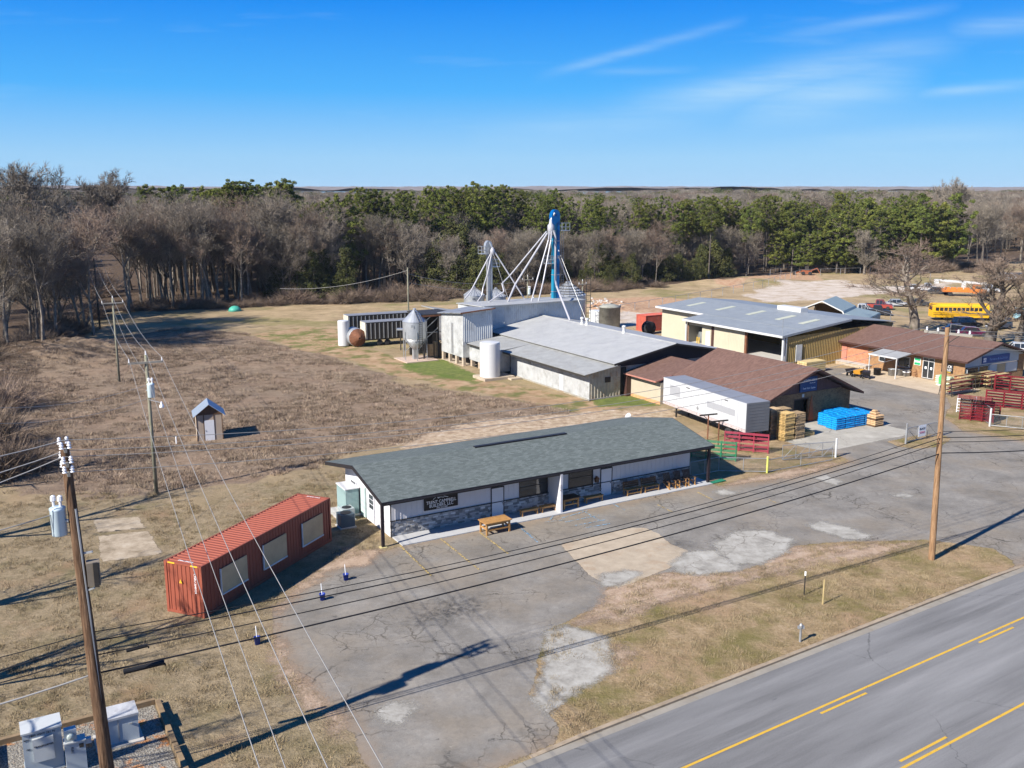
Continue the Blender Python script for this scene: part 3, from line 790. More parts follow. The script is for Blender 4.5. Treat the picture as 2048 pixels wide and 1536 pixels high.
# corner posts and porch slab
for x in (-1.05, AL + .78):
    MB().box(x - .09, y0 + .02, 0.03, x + .09, y0 + .2, ze - .22).build('post', m_post, A)
    MB().box(x - .22, y0 - .1, 0, x + .22, y0 + .32, .04).build('footing', mat('yellowed_concrete', (.5, .42, .2), .9, 0, .2, 3), A)
MB().box(.1, -1.78, 0, AL + .9, .06, .07).build('porch_slab', mat('porch_concrete', (.40, .40, .40), .85, 0, .08, 1.2), A)
MB().box(.0, -.115, .05, .06, -.09, 2.8).build('downspout', m_black, A)
# sign
def text_obj(name, body, size, parent, m, loc, rot, align='CENTER', ext=.006, sx=1.0):
    cu = bpy.data.curves.new(name, 'FONT'); cu.body = body; cu.size = size; cu.align_x = align; cu.align_y = 'CENTER'; cu.extrude = ext
    cu.resolution_u = 2
    o = bpy.data.objects.new(name, cu); dg = None
    COL.objects.link(o); bpy.context.view_layer.update()
    me = bpy.data.meshes.new_from_object(o.evaluated_get(bpy.context.evaluated_depsgraph_get()))
    bpy.data.objects.remove(o)
    me.materials.clear(); me.materials.append(m)
    o = bpy.data.objects.new(name, me); COL.objects.link(o); o.parent = parent
    o.location = loc; o.rotation_euler = rot; o.scale = (sx, 1, 1); return o
m_white = mat('white_lettering', (.8, .8, .8), .6, 0, .02)
sgn = thing_st('builder_sign', 'black sign lettered for a builder, under the eave at the left end of the office', 'sign', A0[0] + 3.65, A0[1] - .06, z=1.42)
MB().box(-1.23, -.05, 0, 1.23, 0.02, 1.02).build('board', mat('black_sign_board', (.012, .01, .01), .5, 0, .1), sgn)
RX = (math.pi / 2, 0, 0)
text_obj('lettering', 'TRENT CAMPBELL', .31, sgn, m_white, (0, -.055, .50), RX, sx=.88)
text_obj('lettering', 'BUILDERS, LLC', .31, sgn, m_white, (0, -.055, .26), RX, sx=.88)
text_obj('lettering', '(803) 223-1089', .13, sgn, m_white, (.05, -.055, .08), RX)
mb = MB(); mb.path([(-.6, -.056, .70), (-.35, -.056, .86), (-.2, -.056, .78), (0, -.056, .92), (.25, -.056, .80), (.5, -.056, .72)], .018, 4)
mb.path([(-.25, -.056, .72), (-.05, -.056, .80), (.2, -.056, .74)], .015, 4); mb.build('house_emblem', m_white, sgn)
text_obj('house_number', '7 8 2 4', .16, fin, m_black, (12.09, -1.64, 1.9), (math.pi / 2, R(90), 0))

# benches, tables, chairs on the porch
def leg_at(parent, x, y, h, m, w=.09): return MB().box(x - w / 2, y - w / 2, 0, x + w / 2, y + w / 2, h).build('leg', m, parent)
def make_table(label, s, t, L=1.75, D=.95, H=.86, rz=0, z=0.0, top=None):
    T = thing_st('wooden_table', label, 'table', s, t, rz=rz, z=z)
    k = 5
    for i in range(k):
        MB().box(-L / 2, -D / 2 + i * D / k + .004, H - .05, L / 2, -D / 2 + (i + 1) * D / k - .004, H).build('plank', top or m_wood, T)
    for x in (-L / 2 + .16, L / 2 - .16):
        for y in (-D / 2 + .12, D / 2 - .12): leg_at(T, x, y, H - .055, m_wood, .11)
    for y in (-D / 2 + .12, D / 2 - .12):
        MB().box(-L / 2 + .22, y - .04, .28, L / 2 - .22, y + .04, .37).build('rail', m_wood, T)
        MB().box(-L / 2 + .1, y - .065, H - .16, L / 2 - .1, y + .03, H - .055).build('rail', m_wood, T)
    for x in (-L / 2 + .16, L / 2 - .16): MB().box(x - .04, -D / 2 + .19, .375, x + .04, D / 2 - .19, .46).build('rail', m_wood, T)
    return T
make_table('golden wooden work table standing out on the car park before the office sign', 28.55, 51.7, 2.0, 1.1)
make_table('wooden table with dark top beside the wing wall on the porch', 35.35, 53.2, 1.5, .9, .8, z=.07, top=m_wooddk)
def make_bench(label, s, t, L=1.5, z=.07):
    B = thing_st('wooden_bench', label, 'bench', s, t, z=z)
    for i in range(2): MB().box(-L / 2, -.19 + i * .2, .40, L / 2, -.01 + i * .2, .445).build('seat_plank', m_wood, B)
    for x in (-L / 2 + .12, L / 2 - .12):
        for y in (-.14, .14): leg_at(B, x, y, .395, m_wood, .07)
    MB().box(-L / 2 + .16, -.17, .30, L / 2 - .16, -.13, .39).build('rail', m_wood, B)
    return B
make_bench('low backless bench under the left office window, next to the white door', 32.1, 53.25, 1.45)
make_bench('low backless bench under the left office window, next to the wing wall', 33.65, 53.25, 1.3)
make_bench('low backless bench between the dark-topped table and the right door', 37.6, 53.35, 1.6)
def back_bench(label, s, t):
    B = thing_st('wooden_bench', label, 'bench', s, t, z=.07)
    for i in range(3): MB().box(-.72, -.26 + i * .15, .42, .72, -.12 + i * .15, .46).build('seat_plank', m_wood, B)
    for i in range(3):
        MB().box(-.72, .22 + i * .03, .52 + i * .15, .72, .25 + i * .03, .65 + i * .15).build('back_plank', m_wooddk, B)
    for x in (-.62, .62):
        leg_at(B, x, -.2, .415, m_wood, .08); MB().bar((x, .2, 0), (x, .33, .96), .07).build('leg', m_wood, B)
    MB().box(-.56, -.22, .12, .56, -.16, .2).build('rail', m_wood, B)
back_bench('high-backed bench on the porch, the one nearer the right white door', 41.1, 53.3)
back_bench('high-backed bench on the porch, the one nearer the slatted chairs', 42.75, 53.3)
def lean_chair(label, s, t):
    B = thing_st('slatted_chair', label, 'chair', s, t, z=.07)
    for x in (-.3, .3):
        MB().bar((x, -.5, .0), (x, .35, .42), .05, .09).build('leg', m_wood, B); MB().bar((x, -.42, .0), (x, -.42, .55), .05, .09).build('leg', m_wood, B)
        MB().bar((x * 1.15, -.5, .58), (x * 1.15, .3, .56), .1, .03).build('arm', m_wooddk, B)
    for i in range(5): MB().box(-.27, -.45 + i * .13, .40 - i * .035, .27, -.34 + i * .13, .42 - i * .035).build('seat_slat', m_wooddk, B)
    for i in range(5): MB().bar((-.24 + i * .12, .12, .28), (-.28 + i * .14, .42, 1.05), .1, .02).build('back_slat', m_wooddk, B)
lean_chair('slatted garden chair on the porch nearest the high-backed benches', 44.45, 53.2)
lean_chair('slatted garden chair on the porch, middle of the three', 45.45, 53.2)
lean_chair('slatted garden chair on the porch nearest the right corner post', 46.35, 53.2)
o = thing_st('birdhouse', 'small brown wooden birdhouse on the office wall beside the right door', 'birdhouse', 38.3, 53.95, z=1.25)
MB().prism([(-.13, 0), (.13, 0), (.13, .25), (0, .4), (-.13, .25)], -.1, .08, 'xz').build('box', m_wooddk, o)
MB().prism([(-.18, .22), (0, .43), (.18, .22), (.18, .26), (0, .47), (-.18, .26)], -.14, .1, 'xz').build('roof', m_rust, o)
# satellite dish behind the roof
o = thing('satellite_dish', 'white satellite dish on a short mast behind the office roof', 'satellite dish', W(50.6, 66.5))
MB().tube((0, 0, 0), (0, 0, 1.9), .035).build('mast', m_galvd, o)
d = MB().lathe([(.02, 0), (.16, .02), (.29, .06), (.36, .10), (.37, .12), (.24, .07), (.02, .04)], 20).build('dish', m_door, o, True)
d.location = (0, 0, 2.05); d.rotation_euler = (R(62), 0, R(-60))
MB().tube((0, -.0, 1.95), (.25, -.45, 2.2), .015, n=5).build('feed_arm', m_galvd, o)
# air conditioners at the left gable
def ac_unit(label, s, t, w, h, m, rnd=False):
    o = thing_st('air_conditioner', label, 'air conditioner', s, t)
    MB().box(-w / 2 - .08, -w / 2 - .08, 0, w / 2 + .08, w / 2 + .08, .08).build('pad', m_conc, o)
    if rnd:
        MB().lathe([(w / 2, .085), (w / 2, h), (w / 2 - .05, h + .06), (.1, h + .1)], 20).build('casing', m, o, True)
    else:
        MB().box(-w / 2, -w / 2, .085, w / 2, w / 2, h).build('casing', m, o)
        for k in range(7):
            MB().box(-w / 2 - .012, -w / 2 - .012, .16 + k * (h - .3) / 7, w / 2 + .012, w / 2 + .012, .2 + k * (h - .3) / 7).build('louvre', m, o)
    MB().lathe([(.05, h + .005), (w * .38, h + .01), (w * .38, h + .035), (.05, h + .05)], 16).build('fan_grille', m_black, o)
ac_unit('dark slate air conditioner between the red container and the office', 20.35, 57.6, .95, .95, mat('slate_painted_metal', (.07, .10, .13), .5, .2, .1))
ac_unit('pale grey air conditioner behind the dark one at the office gable', 20.9, 58.9, .85, .85, mat('pale_ac_metal', (.4, .45, .46), .5, .2, .1))
o = thing_st('glazed_vestibule', 'small greenish glass vestibule on the office gable', 'vestibule', 21.6, 60.3)
t = NT('green_glass', .1, 0, .6); t.color((.25, .36, .36)); 
for a in ((-.55, -.9, .1, -.5, .9, 1.9), (-.5, -.9, .1, .4, -.85, 1.9), (-.5, .85, .1, .4, .9, 1.9)): MB().box(*a).build('pane', t.m, o)
MB().box(-.6, -.95, 1.9, .45, .95, 1.96).build('cap', m_door, o); MB().box(-1.3, -1.2, 0, .45, 1.2, .1).build('slab', m_conc, o)
o = thing_st('vent_pipe', 'stubby white vent pipe in the grass behind the air conditioners', 'pipe', 19.6, 61.9); MB().lathe([(.06, 0), (.06, .5), (.09, .52), (.09, .62), (.02, .66)], 10).build('pipe', m_door, o)

# ------------------------------------------------------------------ shipping containers
m_cred = mat('orange_red_container_paint', (.27, .072, .042), .6, .05, .05, 1.2, dirt=(.245, .066, .04))
m_cred2 = mat('faded_red_container_paint', (.42, .09, .06), .6, .1, .2, 1.5, dirt=(.3, .14, .1))
m_ply = mat('plywood_panel', (.50, .36, .20), .8, 0, .12, 1.2)
def container(label, xy, rz, L, H, m, boards=False, Wd=2.44):
    o = thing('shipping_container', label, 'shipping container', xy, rz)
    # local x: width, y: length
    MB().box(.06, .06, .14, Wd - .06, L - .06, H - .06).build('inner_box', m, o)
    for nm, p, q, sd in (('side_panel', (0.03, .12), (.03, L - .12), 1), ('side_panel', (Wd - .03, .12), (Wd - .03, L - .12), -1),
                         ('end_panel', (.12, .03), (Wd - .12, .03), -1), ('end_panel', (.12, L - .03), (Wd - .12, L - .03), 1)):
        MB().corr(p, q, .16, H - .08, H - .08, .28, .045, side=-sd if nm == 'x' else sd * -1).build(nm, m, o)
    mb = MB()
    n = int(L / .30)
    for i in range(n):
        a = .12 + (L - .24) * i / n; w = (L - .24) / n
        mb.add([(.1, a, H - .045), (Wd - .1, a, H - .045), (Wd - .1, a + w * .45, H - .045), (.1, a + w * .45, H - .045)], [(0, 1, 2, 3)])
        mb.add([(.1, a + w * .45, H - .045), (Wd - .1, a + w * .45, H - .045), (Wd - .1, a + w * .6, H - .008), (.1, a + w * .6, H - .008)], [(0, 1, 2, 3)])
        mb.add([(.1, a + w * .6, H - .008), (Wd - .1, a + w * .6, H - .008), (Wd - .1, a + w * .85, H - .008), (.1, a + w * .85, H - .008)], [(0, 1, 2, 3)])
        mb.add([(.1, a + w * .85, H - .008), (Wd - .1, a + w * .85, H - .008), (Wd - .1, a + w, H - .045), (.1, a + w, H - .045)], [(0, 1, 2, 3)])
    mb.build('roof_panel', m, o)
    for x in (0, Wd):
        for y in (0, L): MB().cbox(min(max(x, .07), Wd - .07), min(max(y, .07), L - .07), H / 2, .16, .16, H).build('corner_post', m, o)
    for x in (.05, Wd - .05):
        MB().box(x - .05, .15, H - .1, x + .05, L - .15, H - .0).build('rail', m, o); MB().box(x - .06, .15, .02, x + .06, L - .15, .17).build('rail', m, o)
    for y in (.05, L - .05): MB().box(.15, y - .05, H - .12, Wd - .15, y + .05, H + .002).build('rail', m, o); MB().box(.15, y - .05, .02, Wd - .15, y + .05, .17).build('rail', m, o)
    if boards:
        for a in (1.45, 5.15, 9.0):
            p = MB().box(Wd + .03, a, .82, Wd + .06, a + 2.2, 2.22).build('boarded_opening', m_ply, o); p['label'] = 'tan plywood panel framed in white over an opening'
            f = MB(); f.box(Wd + .01, a - .06, .74, Wd + .09, a - .005, 2.24); f.box(Wd + .01, a, .74, Wd + .10, a + 2.2, .81); f.build('frame', mat('white_window_frame', (.6, .6, .58), .6), p)
        mk = mat('yellow_marking', (.75, .42, .03), .6, 0, .1)
        MB().prism([(.95, 1.78), (1.15, 1.78), (1.05, 2.0)], -.035, -.028, 'xz').build('warning_mark', mk, o)
        for x in (.25, 1.75): MB().box(x, -.012, H - .10, x + .45, -.004, H - .02).build('height_mark', mk, o)
        x_ = text_obj('container_number', 'CMAU 2040125', .17, o, m_white, (2.02, -.035, 1.9), (math.pi / 2, R(90), 0))
        text_obj('container_number', 'CMAU 2040125', .15, o, m_white, (1.2, .28, H + .012), (0, 0, 0))
        text_obj('container_number', 'CMAU 2040125', .15, o, m_white, (1.4, 11.9, H + .012), (0, 0, R(180)))
    return o
cA = Vector(G(336.5, 1227)); cB = Vector(G(409, 1237.5)); cC = Vector(G(662, 1082.5))
ang = math.atan2(cC.y - cB.y, cC.x - cB.x) - math.pi / 2
org = cB - Vector((math.cos(ang), math.sin(ang))) * 2.44
container('long orange-red shipping container with three boarded openings, beside the office', tuple(org), ang, 12.19, 2.9, m_cred, True)
container('faded red container behind the cream metal warehouse', W(93.6, 121.6), R(30) - R(90), 6.06, 2.6, m_cred2)

# ------------------------------------------------------------------ pump house in the field
SH = thing('pump_shed', 'little tan pump shed with pale tin gable roof and white door in the brown field', 'shed', G(396, 884.5), math.atan2(G(447, 880)[1] - G(396, 884.5)[1], G(447, 880)[0] - G(396, 884.5)[0]))
m_tan = mat('tan_shed_board', (.33, .26, .20), .8, 0, .1, 2); m_tin = mat('pale_blue_tin', (.52, .60, .68), .35, .6, .06, 1)
SW_, SD_, SHh = 2.2, 2.3, 2.5
MB().box(0, 0, 0, SW_, SD_, SHh).build('wall', m_tan, SH)
MB().prism([(0, SHh), (SW_, SHh), (SW_ / 2, SHh + .85)], .0, SD_, 'xz').build('gable', m_wooddk, SH)
for a, b in (((-.3, SHh - .18), (SW_ / 2, SHh + .92)), ((SW_ + .3, SHh - .18), (SW_ / 2, SHh + .92))):
    k = 8
    for i in range(k):
        y0_, y1_ = -.3 + (SD_ + .6) * i / k, -.3 + (SD_ + .6) * (i + 1) / k - .02
        MB().prism([a, b, (b[0], b[1] + .045), (a[0], a[1] + .045)], y0_, y1_, 'xz').build('roof_panel', m_tin, SH)
for x in (0, .62, 1.5, SW_): MB().box(x - .05, -.03, 0, x + .03, -.002, SHh).build('trim', m_wooddk, SH)
MB().box(0, -.032, SHh - .05, SW_, -.004, SHh + .05).build('trim', m_wooddk, SH)
d = MB().box(.66, -.04, .05, 1.48, -.005, 1.95).build('door', m_door, SH); MB().cbox(.74, -.06, 1.0, .04, .03, .1).build('handle', m_steeldk, d)
MB().box(-.03, .05, 0, -.004, SD_ - .05, SHh - .05).build('wall_board', mat('sunlit_tone_board', (.5, .40, .3), .8, 0, .08), SH)  # lighter copy of the tan wall, sunlight put into its colour
MB().box(-.08, -.08, -.05, SW_ + .08, SD_ + .08, .04).build('footing', m_cblock, SH)

# ------------------------------------------------------------------ brick and sheet-metal materials
def brick_mat(name, c1, c2, mortar):
    t = NT(name, .9, 0, .15)
    tc = t.new('ShaderNodeTexCoord'); sp = t.new('ShaderNodeSeparateXYZ'); t.l.new(tc.outputs['Object'], sp.inputs[0])
    cb = t.new('ShaderNodeCombineXYZ'); t.l.new(t.math('ADD', sp.outputs[0], sp.outputs[1]), cb.inputs[0]); t.l.new(sp.outputs[2], cb.inputs[1])
    br = t.new('ShaderNodeTexBrick'); br.inputs['Scale'].default_value = 1; br.inputs['Brick Width'].default_value = .22; br.inputs['Row Height'].default_value = .075
    br.inputs['Mortar Size'].default_value = .008
    br.inputs['Color1'].default_value = c1 + (1,); br.inputs['Color2'].default_value = c2 + (1,); br.inputs['Mortar'].default_value = mortar + (1,)
    t.l.new(cb.outputs[0], br.inputs['Vector'])
    col = t.mix(t.step(t.noise(2.5, 7, .8), .42, .66), br.outputs[0], sc(c2, 1.25))
    col = t.mix(t.math('MULTIPLY', t.step(t.noise(1.6, 8, .8), .55, .7), .6), col, sc(c1, .5))
    t.color(col); t.bump(t.math('SUBTRACT', 1, br.outputs[1]), .5, .012); return t.m
m_bricka = brick_mat('orange_painted_brick', (.38, .15, .08), (.44, .19, .11), (.36, .18, .11))
m_brickt = brick_mat('tan_brown_brick', (.20, .10, .048), (.29, .165, .08), (.25, .18, .11))
m_brickd = brick_mat('dark_mixed_brick', (.13, .07, .04), (.27, .155, .08), (.20, .14, .09))
m_brownroof = shingle_mat('red_brown_shingles', (.085, .048, .038), (.15, .088, .069), (.22, .135, .108))
m_browntrim = mat('dark_brown_trim', (.06, .028, .022), .6, 0, .15)
m_pinktrim = mat('faded_red_fascia', (.38, .17, .13), .7, 0, .15)
m_cwall = mat('cream_block_wall', (.40, .345, .26), .85, 0, .06, 1)
m_silver = mat('silver_roof_coating', (.36, .36, .35), .55, .05, .09, .6, dirt=(.28, .28, .285))
m_silver2 = mat('weathered_galvanised_roof', (.31, .31, .295), .55, .05, .14, 1.0, dirt=(.25, .24, .22))
m_silvwall = mat('silver_corrugated_wall', (.50, .515, .52), .45, .1, .1, .5, dirt=(.33, .33, .33))
m_silvwall2 = mat('brushed_silver_wall', (.42, .425, .42), .55, .15, .16, .9, dirt=(.24, .235, .215))
m_rustwall = mat('rust_stained_sheet', (.36, .33, .27), .6, .25, .2, 1.2, dirt=(.26, .15, .08))
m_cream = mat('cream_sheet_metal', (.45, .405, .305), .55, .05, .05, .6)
m_olive = mat('shaded_ochre_sheet', (.30, .21, .075), .6, .05, .1, .8)  # the end wall's shade is put into this ochre
m_blueroof = mat('pale_blue_grey_roof', (.235, .255, .27), .5, .05, .09, .7, dirt=(.19, .21, .23))
m_whitetrim = mat('white_metal_trim', (.5, .5, .49), .5, 0, .05)

def gable_roof(parent, x0, x1, y0, y1, xr, zl, zr, ze2, th, m, fascia, drop=.22, name='roof'):
    """ridge along y at xr; eaves x0 (height zl) and x1 (height ze2)"""
    mb = MB()
    for xa, xb, za, zb in ((x0, xr, zl, zr), (xr, x1, zr, ze2)):
        mb.add([(xa, y0, za), (xb, y0, zb), (xb, y1, zb), (xa, y1, za), (xa, y0, za - th), (xb, y0, zb - th), (xb, y1, zb - th), (xa, y1, za - th)],
               [(0, 1, 2, 3), (7, 6, 5, 4), (0, 4, 5, 1), (2, 6, 7, 3), (0, 3, 7, 4), (1, 5, 6, 2)])
    r = mb.build(name, m, parent)
    if fascia:
        mb = MB()
        mb.box(x0 - .05, y0, zl - drop, x0 - .003, y1, zl - .01); mb.box(x1 + .003, y0, ze2 - drop, x1 + .05, y1, ze2 - .01)
        for ya, yb in ((y0 - .055, y0 - .003), (y1 + .003, y1 + .05)):
            for xa, xb, za, zb in ((x0, xr, zl, zr), (xr, x1, zr, ze2)):
                mb.prism([(xa, za - drop), (xb, zb - drop), (xb, zb - .004), (xa, za - .004)], ya, yb, 'xz')
        mb.build('fascia', fascia, r)
    return r
def wall_quad(mb, p, q, z0, zp, zq, th=.12):
    L = math.hypot(q[0] - p[0], q[1] - p[1]); nx, ny = -(q[1] - p[1]) / L * th, (q[0] - p[0]) / L * th
    a, b, c, d = p, q, (q[0] + nx, q[1] + ny), (p[0] + nx, p[1] + ny)
    return mb.add([(*a, z0), (*b, z0), (*c, z0), (*d, z0), (*a, zp), (*b, zq), (*c, zq), (*d, zp)],
                  [(3, 2, 1, 0), (4, 5, 6, 7), (0, 1, 5, 4), (1, 2, 6, 5), (2, 3, 7, 6), (3, 0, 4, 7)])

# ------------------------------------------------------------------ brick seed warehouse (brown roof)
B0 = (64.2, 63.0)
B = thing_st('brick_warehouse', 'brick warehouse with brown shingle roof, blue seed sign on its gable and dark doorway', 'building', *B0)
BW, BL = 11.4, 13.0
xr = 5.5
def bz(x): return 2.85 + (5.35 - 2.85) * (x + .7) / (xr + .7) if x < xr else 5.35 + (2.45 - 5.35) * (x - xr) / (12.1 - xr)
# doorway in front wall
d0, d1, dz = 3.65, 5.55, 2.35
mb = MB()
mb.box(0, 0, 0, d0, .2, 2.55); mb.box(d1, 0, 0, BW, .2, 2.3); mb.box(d0, 0, dz, d1, .2, 2.55)
mb.prism([(0, 2.55), (d0, 2.55), (d1, 2.55), (d1, 3.0), (0, 3.0)], 0.0, .2, 'xz')
mb.prism([(d1, 2.3), (BW, 2.3), (BW, bz(BW) - .2), (10.0, 3.0), (d1, 3.0)], 0, .2, 'xz')
mb.build('brick_wall', m_brickd, B)
mb = MB(); mb.box(0, .2, 0, .2, BL, 2.8); mb.build('side_wall', m_cblock if False else mat('grey_block_wall', (.40, .40, .38), .9, 0, .08, 1.5), B)
mb = MB(); mb.box(BW - .2, .2, 0, BW, BL, 2.4); mb.box(.2, BL - .2, 0, BW - .2, BL, 2.4); mb.build('rear_wall', m_brickt, B)
# gable boards (vertical, red-brown)
m_gb = mat('red_brown_gable_board', (.105, .052, .048), .7, 0, .15, 1.5)
n = 34
for i in range(n):
    a, b = BW * i / n + .01, BW * (i + 1) / n - .01; top = bz(.5 * (a + b)) - .2
    if top > 3.06: MB().box(a, .02, 3.02, b, .07 + .015 * (i % 2), top).build('gable_board', m_gb, B)
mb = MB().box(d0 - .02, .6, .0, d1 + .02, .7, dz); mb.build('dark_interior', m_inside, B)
f = MB(); f.box(d0 - .1, -.03, 0, d0 - .004, .1, dz + .1); f.box(d0, -.03, dz, d1, .1, dz + .1); f.build('door_frame', m_browntrim, B)
rl = MB(); rl.prism([(d1 + .05, 0), (d1 + .75, 0), (d1 + .62, 1.0), (d1 + .5, 1.95), (d1 + .35, 2.6), (d1 + .2, 1.9)], -.06, -.01, 'xz'); rl.build('door_leaf', mat('orange_primer_door', (.36, .10, .035), .7, 0, .2), B)
MB().cbox(4.7, -.04, 2.72, .28, .04, .32).build('light_fixture', m_galv, B)
gable_roof(B, -.7, 12.1, -1.05, 13.1, xr, 3.05, 5.5, 2.55, .14, m_brownroof, m_browntrim)
MB().tube((0.1, -.2, 2.8), (0.1, -.4, 2.85), .05).build('eave_lamp', m_galv, B)
sg = thing_st('seed_sign', 'dark blue sign with white lettering on the brick warehouse gable', 'sign', B0[0] + 5.3, B0[1] - .05, z=3.1)
MB().box(-1.15, -.06, 0, 1.15, .04, 1.42).build('board', mat('dark_blue_sign', (.015, .055, .16), .5, 0, .05), sg)
text_obj('lettering', 'SOUTHERN SEEDS', .27, sg, m_white, (.05, -.065, 1.08), RX, sx=.9)
text_obj('lettering', '(803) 628-1300', .12, sg, m_white, (.5, -.065, .80), RX)
text_obj('lettering', 'Feed  Farm  Garden', .24, sg, m_white, (.1, -.065, .32), RX, sx=.85)
# annex between warehouse and silver barn
AX = thing_st('annex', 'low cream-walled annex with brown roof joining the brick warehouse to the silver barn', 'building', 62.1, 76.2)
mb = MB(); mb.box(0, 0, 0, 11.0, 5.5, 2.35); mb.build('wall', m_cwall, AX)
MB().box(-.02, .02, 0, -.003, 5.4, .32).build('clay_splash', mat('clay_stained_wall', (.50, .26, .12), .9, 0, .2, 2), AX)
gable_roof(AX, -.7, 11.4, -.0, 5.7, 5.6, 2.6, 3.95, 2.5, .12, m_brownroof, m_pinktrim, .16)
MB().box(-.62, 5.1, .0, -.04, 5.7, 2.5).build('shadow_gap_block', m_browntrim, AX)  # dark block put in for the shade of the gap

# ------------------------------------------------------------------ silver barn with lean-to
C0 = (56.8, 81.7)
Cb = thing_st('silver_barn', 'big silver metal-roofed feed barn with long lean-to along its field side', 'building', *C0)
def crow(p, s0=C0): return (p[0] - s0[0], p[1] - s0[1])
# lean-to walls (near part)
MB().corr((0, 17.0), (0, 0), .0, 2.95, 2.95, .32, .035, side=-1).build('lean_to_wall', m_silvwall2, Cb)
MB().corr((0, 0), (4.1, 0), .0, 3.0, 3.5, .40, .035, side=-1).build('end_wall', m_rustwall, Cb)
mb = MB(); mb.box(.06, .06, 0, 4.1, 17.0, 2.9); mb.box(4.1, .3, 0, 20.0, 29.5, 3.4); mb.box(-.06, -.06, -.02, 4.2, -.036, .14); mb.box(-.2, -.2, -.02, -.05, 17, .12); mb.build('core_wall', m_rustwall, Cb)
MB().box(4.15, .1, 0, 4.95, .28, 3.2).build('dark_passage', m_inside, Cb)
MB().box(2.0, -.07, 1.75, 2.75, -.02, 2.35).build('window', m_black, Cb)
for k, y in enumerate((5.4, 12.2, 16.0)):
    w = MB().box(-.06, y, 1.95, -.02, y + .55, 2.5).build('window', m_galvd, Cb)
MB().box(-.055, 5.0, .05, -.02, 5.9, 1.95).build('door', m_silvwall, Cb)
# far raised part of lean-to, on piers
MB().corr((-1.6, 24.9), (-1.6, 17.2), .85, 2.98, 2.98, .32, .035, side=-1).build('lean_to_wall', m_silvwall2, Cb)
MB().corr((-1.6, 17.2), (0, 17.2), .4, 2.98, 2.98, .25, .03, side=-1).build('lean_to_wall', m_silvwall2, Cb)
MB().box(-1.5, 17.3, .85, 4.1, 24.8, 2.95).build('core_wall', m_rustwall, Cb)
for y in (17.4, 19.8, 22.2, 24.3):
    MB().box(-1.55, y, 0, -1.1, y + .45, .84).build('pier', m_cblock, Cb)
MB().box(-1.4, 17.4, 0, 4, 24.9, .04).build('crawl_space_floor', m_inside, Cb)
# roofs
def slope_sheets(parent, x0, x1, y0, y1, za, zb, w, m, name='roof_sheet', pitch=.3):
    n = max(1, round((y1 - y0) / w))
    for i in range(n):
        a, b = y0 + (y1 - y0) * i / n, y0 + (y1 - y0) * (i + 1) / n
        MB().corr_roof(x0, x1, a + .006, b - .006, za + .006 * (i % 2), zb + .006 * (i % 2), pitch, .022, .05).build(name, m, parent)
slope_sheets(Cb, -1.05, 3.3, -.6, 17.1, 2.96, 3.60, .9, m_silver2)
slope_sheets(Cb, -1.95, 3.3, 17.12, 24.85, 2.99, 3.61, .9, m_silver2)
MB().box(-1.1, -.62, 2.74, -1.055, 17.1, 2.92).build('fascia', m_steeldk, Cb)
MB().box(-2.0, 17.1, 2.76, -1.955, 24.8, 2.95).build('fascia', m_steeldk, Cb)
slope_sheets(Cb, 2.95, 11.6, -.4, 29.0, 3.78, 5.35, 1.0, m_silver)
mb = MB(); mb.add([(11.6, -.4, 5.35), (20.4, -.4, 3.75), (20.4, 29, 3.75), (11.6, 29, 5.35), (11.6, -.4, 5.27), (20.4, -.4, 3.67), (20.4, 29, 3.67), (11.6, 29, 5.27)],
              [(0, 1, 2, 3), (7, 6, 5, 4), (0, 4, 5, 1), (2, 6, 7, 3), (0, 3, 7, 4), (1, 5, 6, 2)]); mb.build('rear_roof', m_silver, Cb)
mb = MB(); mb.prism([(4.0, 3.3), (19.6, 3.3), (19.6, 3.7), (11.6, 5.2), (4.0, 3.85)], .25, .32, 'xz'); mb.build('gable', mat('black_painted_gable', (.018, .016, .02), .7, 0, .2), Cb)
mb = MB()
for xa, xb, za, zb in ((2.95, 11.6, 3.78, 5.35), (11.6, 20.4, 5.35, 3.75)):
    mb.prism([(xa, za - .2), (xb, zb - .2), (xb, zb + .01), (xa, za + .01)], -.46, -.405, 'xz')
mb.build('verge_board', m_steeldk, Cb)
MB().box(11.45, -.4, 5.33, 11.75, 29, 5.40).build('ridge_cap', m_silver, Cb)
for y in (9.3, 17.2, 18.3):
    v = MB().lathe([(.28, 5.2), (.2, 5.55), (.17, 5.6), (.17, 6.0), (.26, 6.02), (.24, 6.2), (.05, 6.26)], 10, 11.4, y).build('roof_vent', m_whitetrim, Cb)

# ------------------------------------------------------------------ tall mill house behind the barn
D = thing_st('mill_house', 'tall silver corrugated mill house behind the barn with pipes and legs rising from its roof', 'building', 54.3, 106.6)
# tall sheet-clad box on piers
MB().corr((0, 6.4), (0, 0), 1.1, 6.2, 6.95, .62, .02, side=-1).build('clad_wall', m_silvwall2, D)
MB().corr((0, 0), (4.3, 0), 3.1, 6.95, 7.25, .3, .035, side=-1).build('clad_wall', m_silvwall, D)
MB().corr((4.3, 0), (4.3, 3.4), 3.1, 7.2, 7.2, .3, .03, side=-1).build('clad_wall', m_silvwall, D)
MB().box(.04, .02, 1.1, 4.25, 6.35, 6.15).build('core_wall', m_silvwall2, D)
MB().box(-.05, 2.8, 1.3, -.005, 3.35, 5.3).build('conduit_panel', m_galvd, D)
for y in (0, 1.9, 3.9, 5.9): MB().box(.0, y, 0, .35, y + .45, 1.08).build('pier', m_cblock, D)
MB().box(-.1, -.1, 0, 3.4, 6.4, .05).build('slab', m_cblock, D)
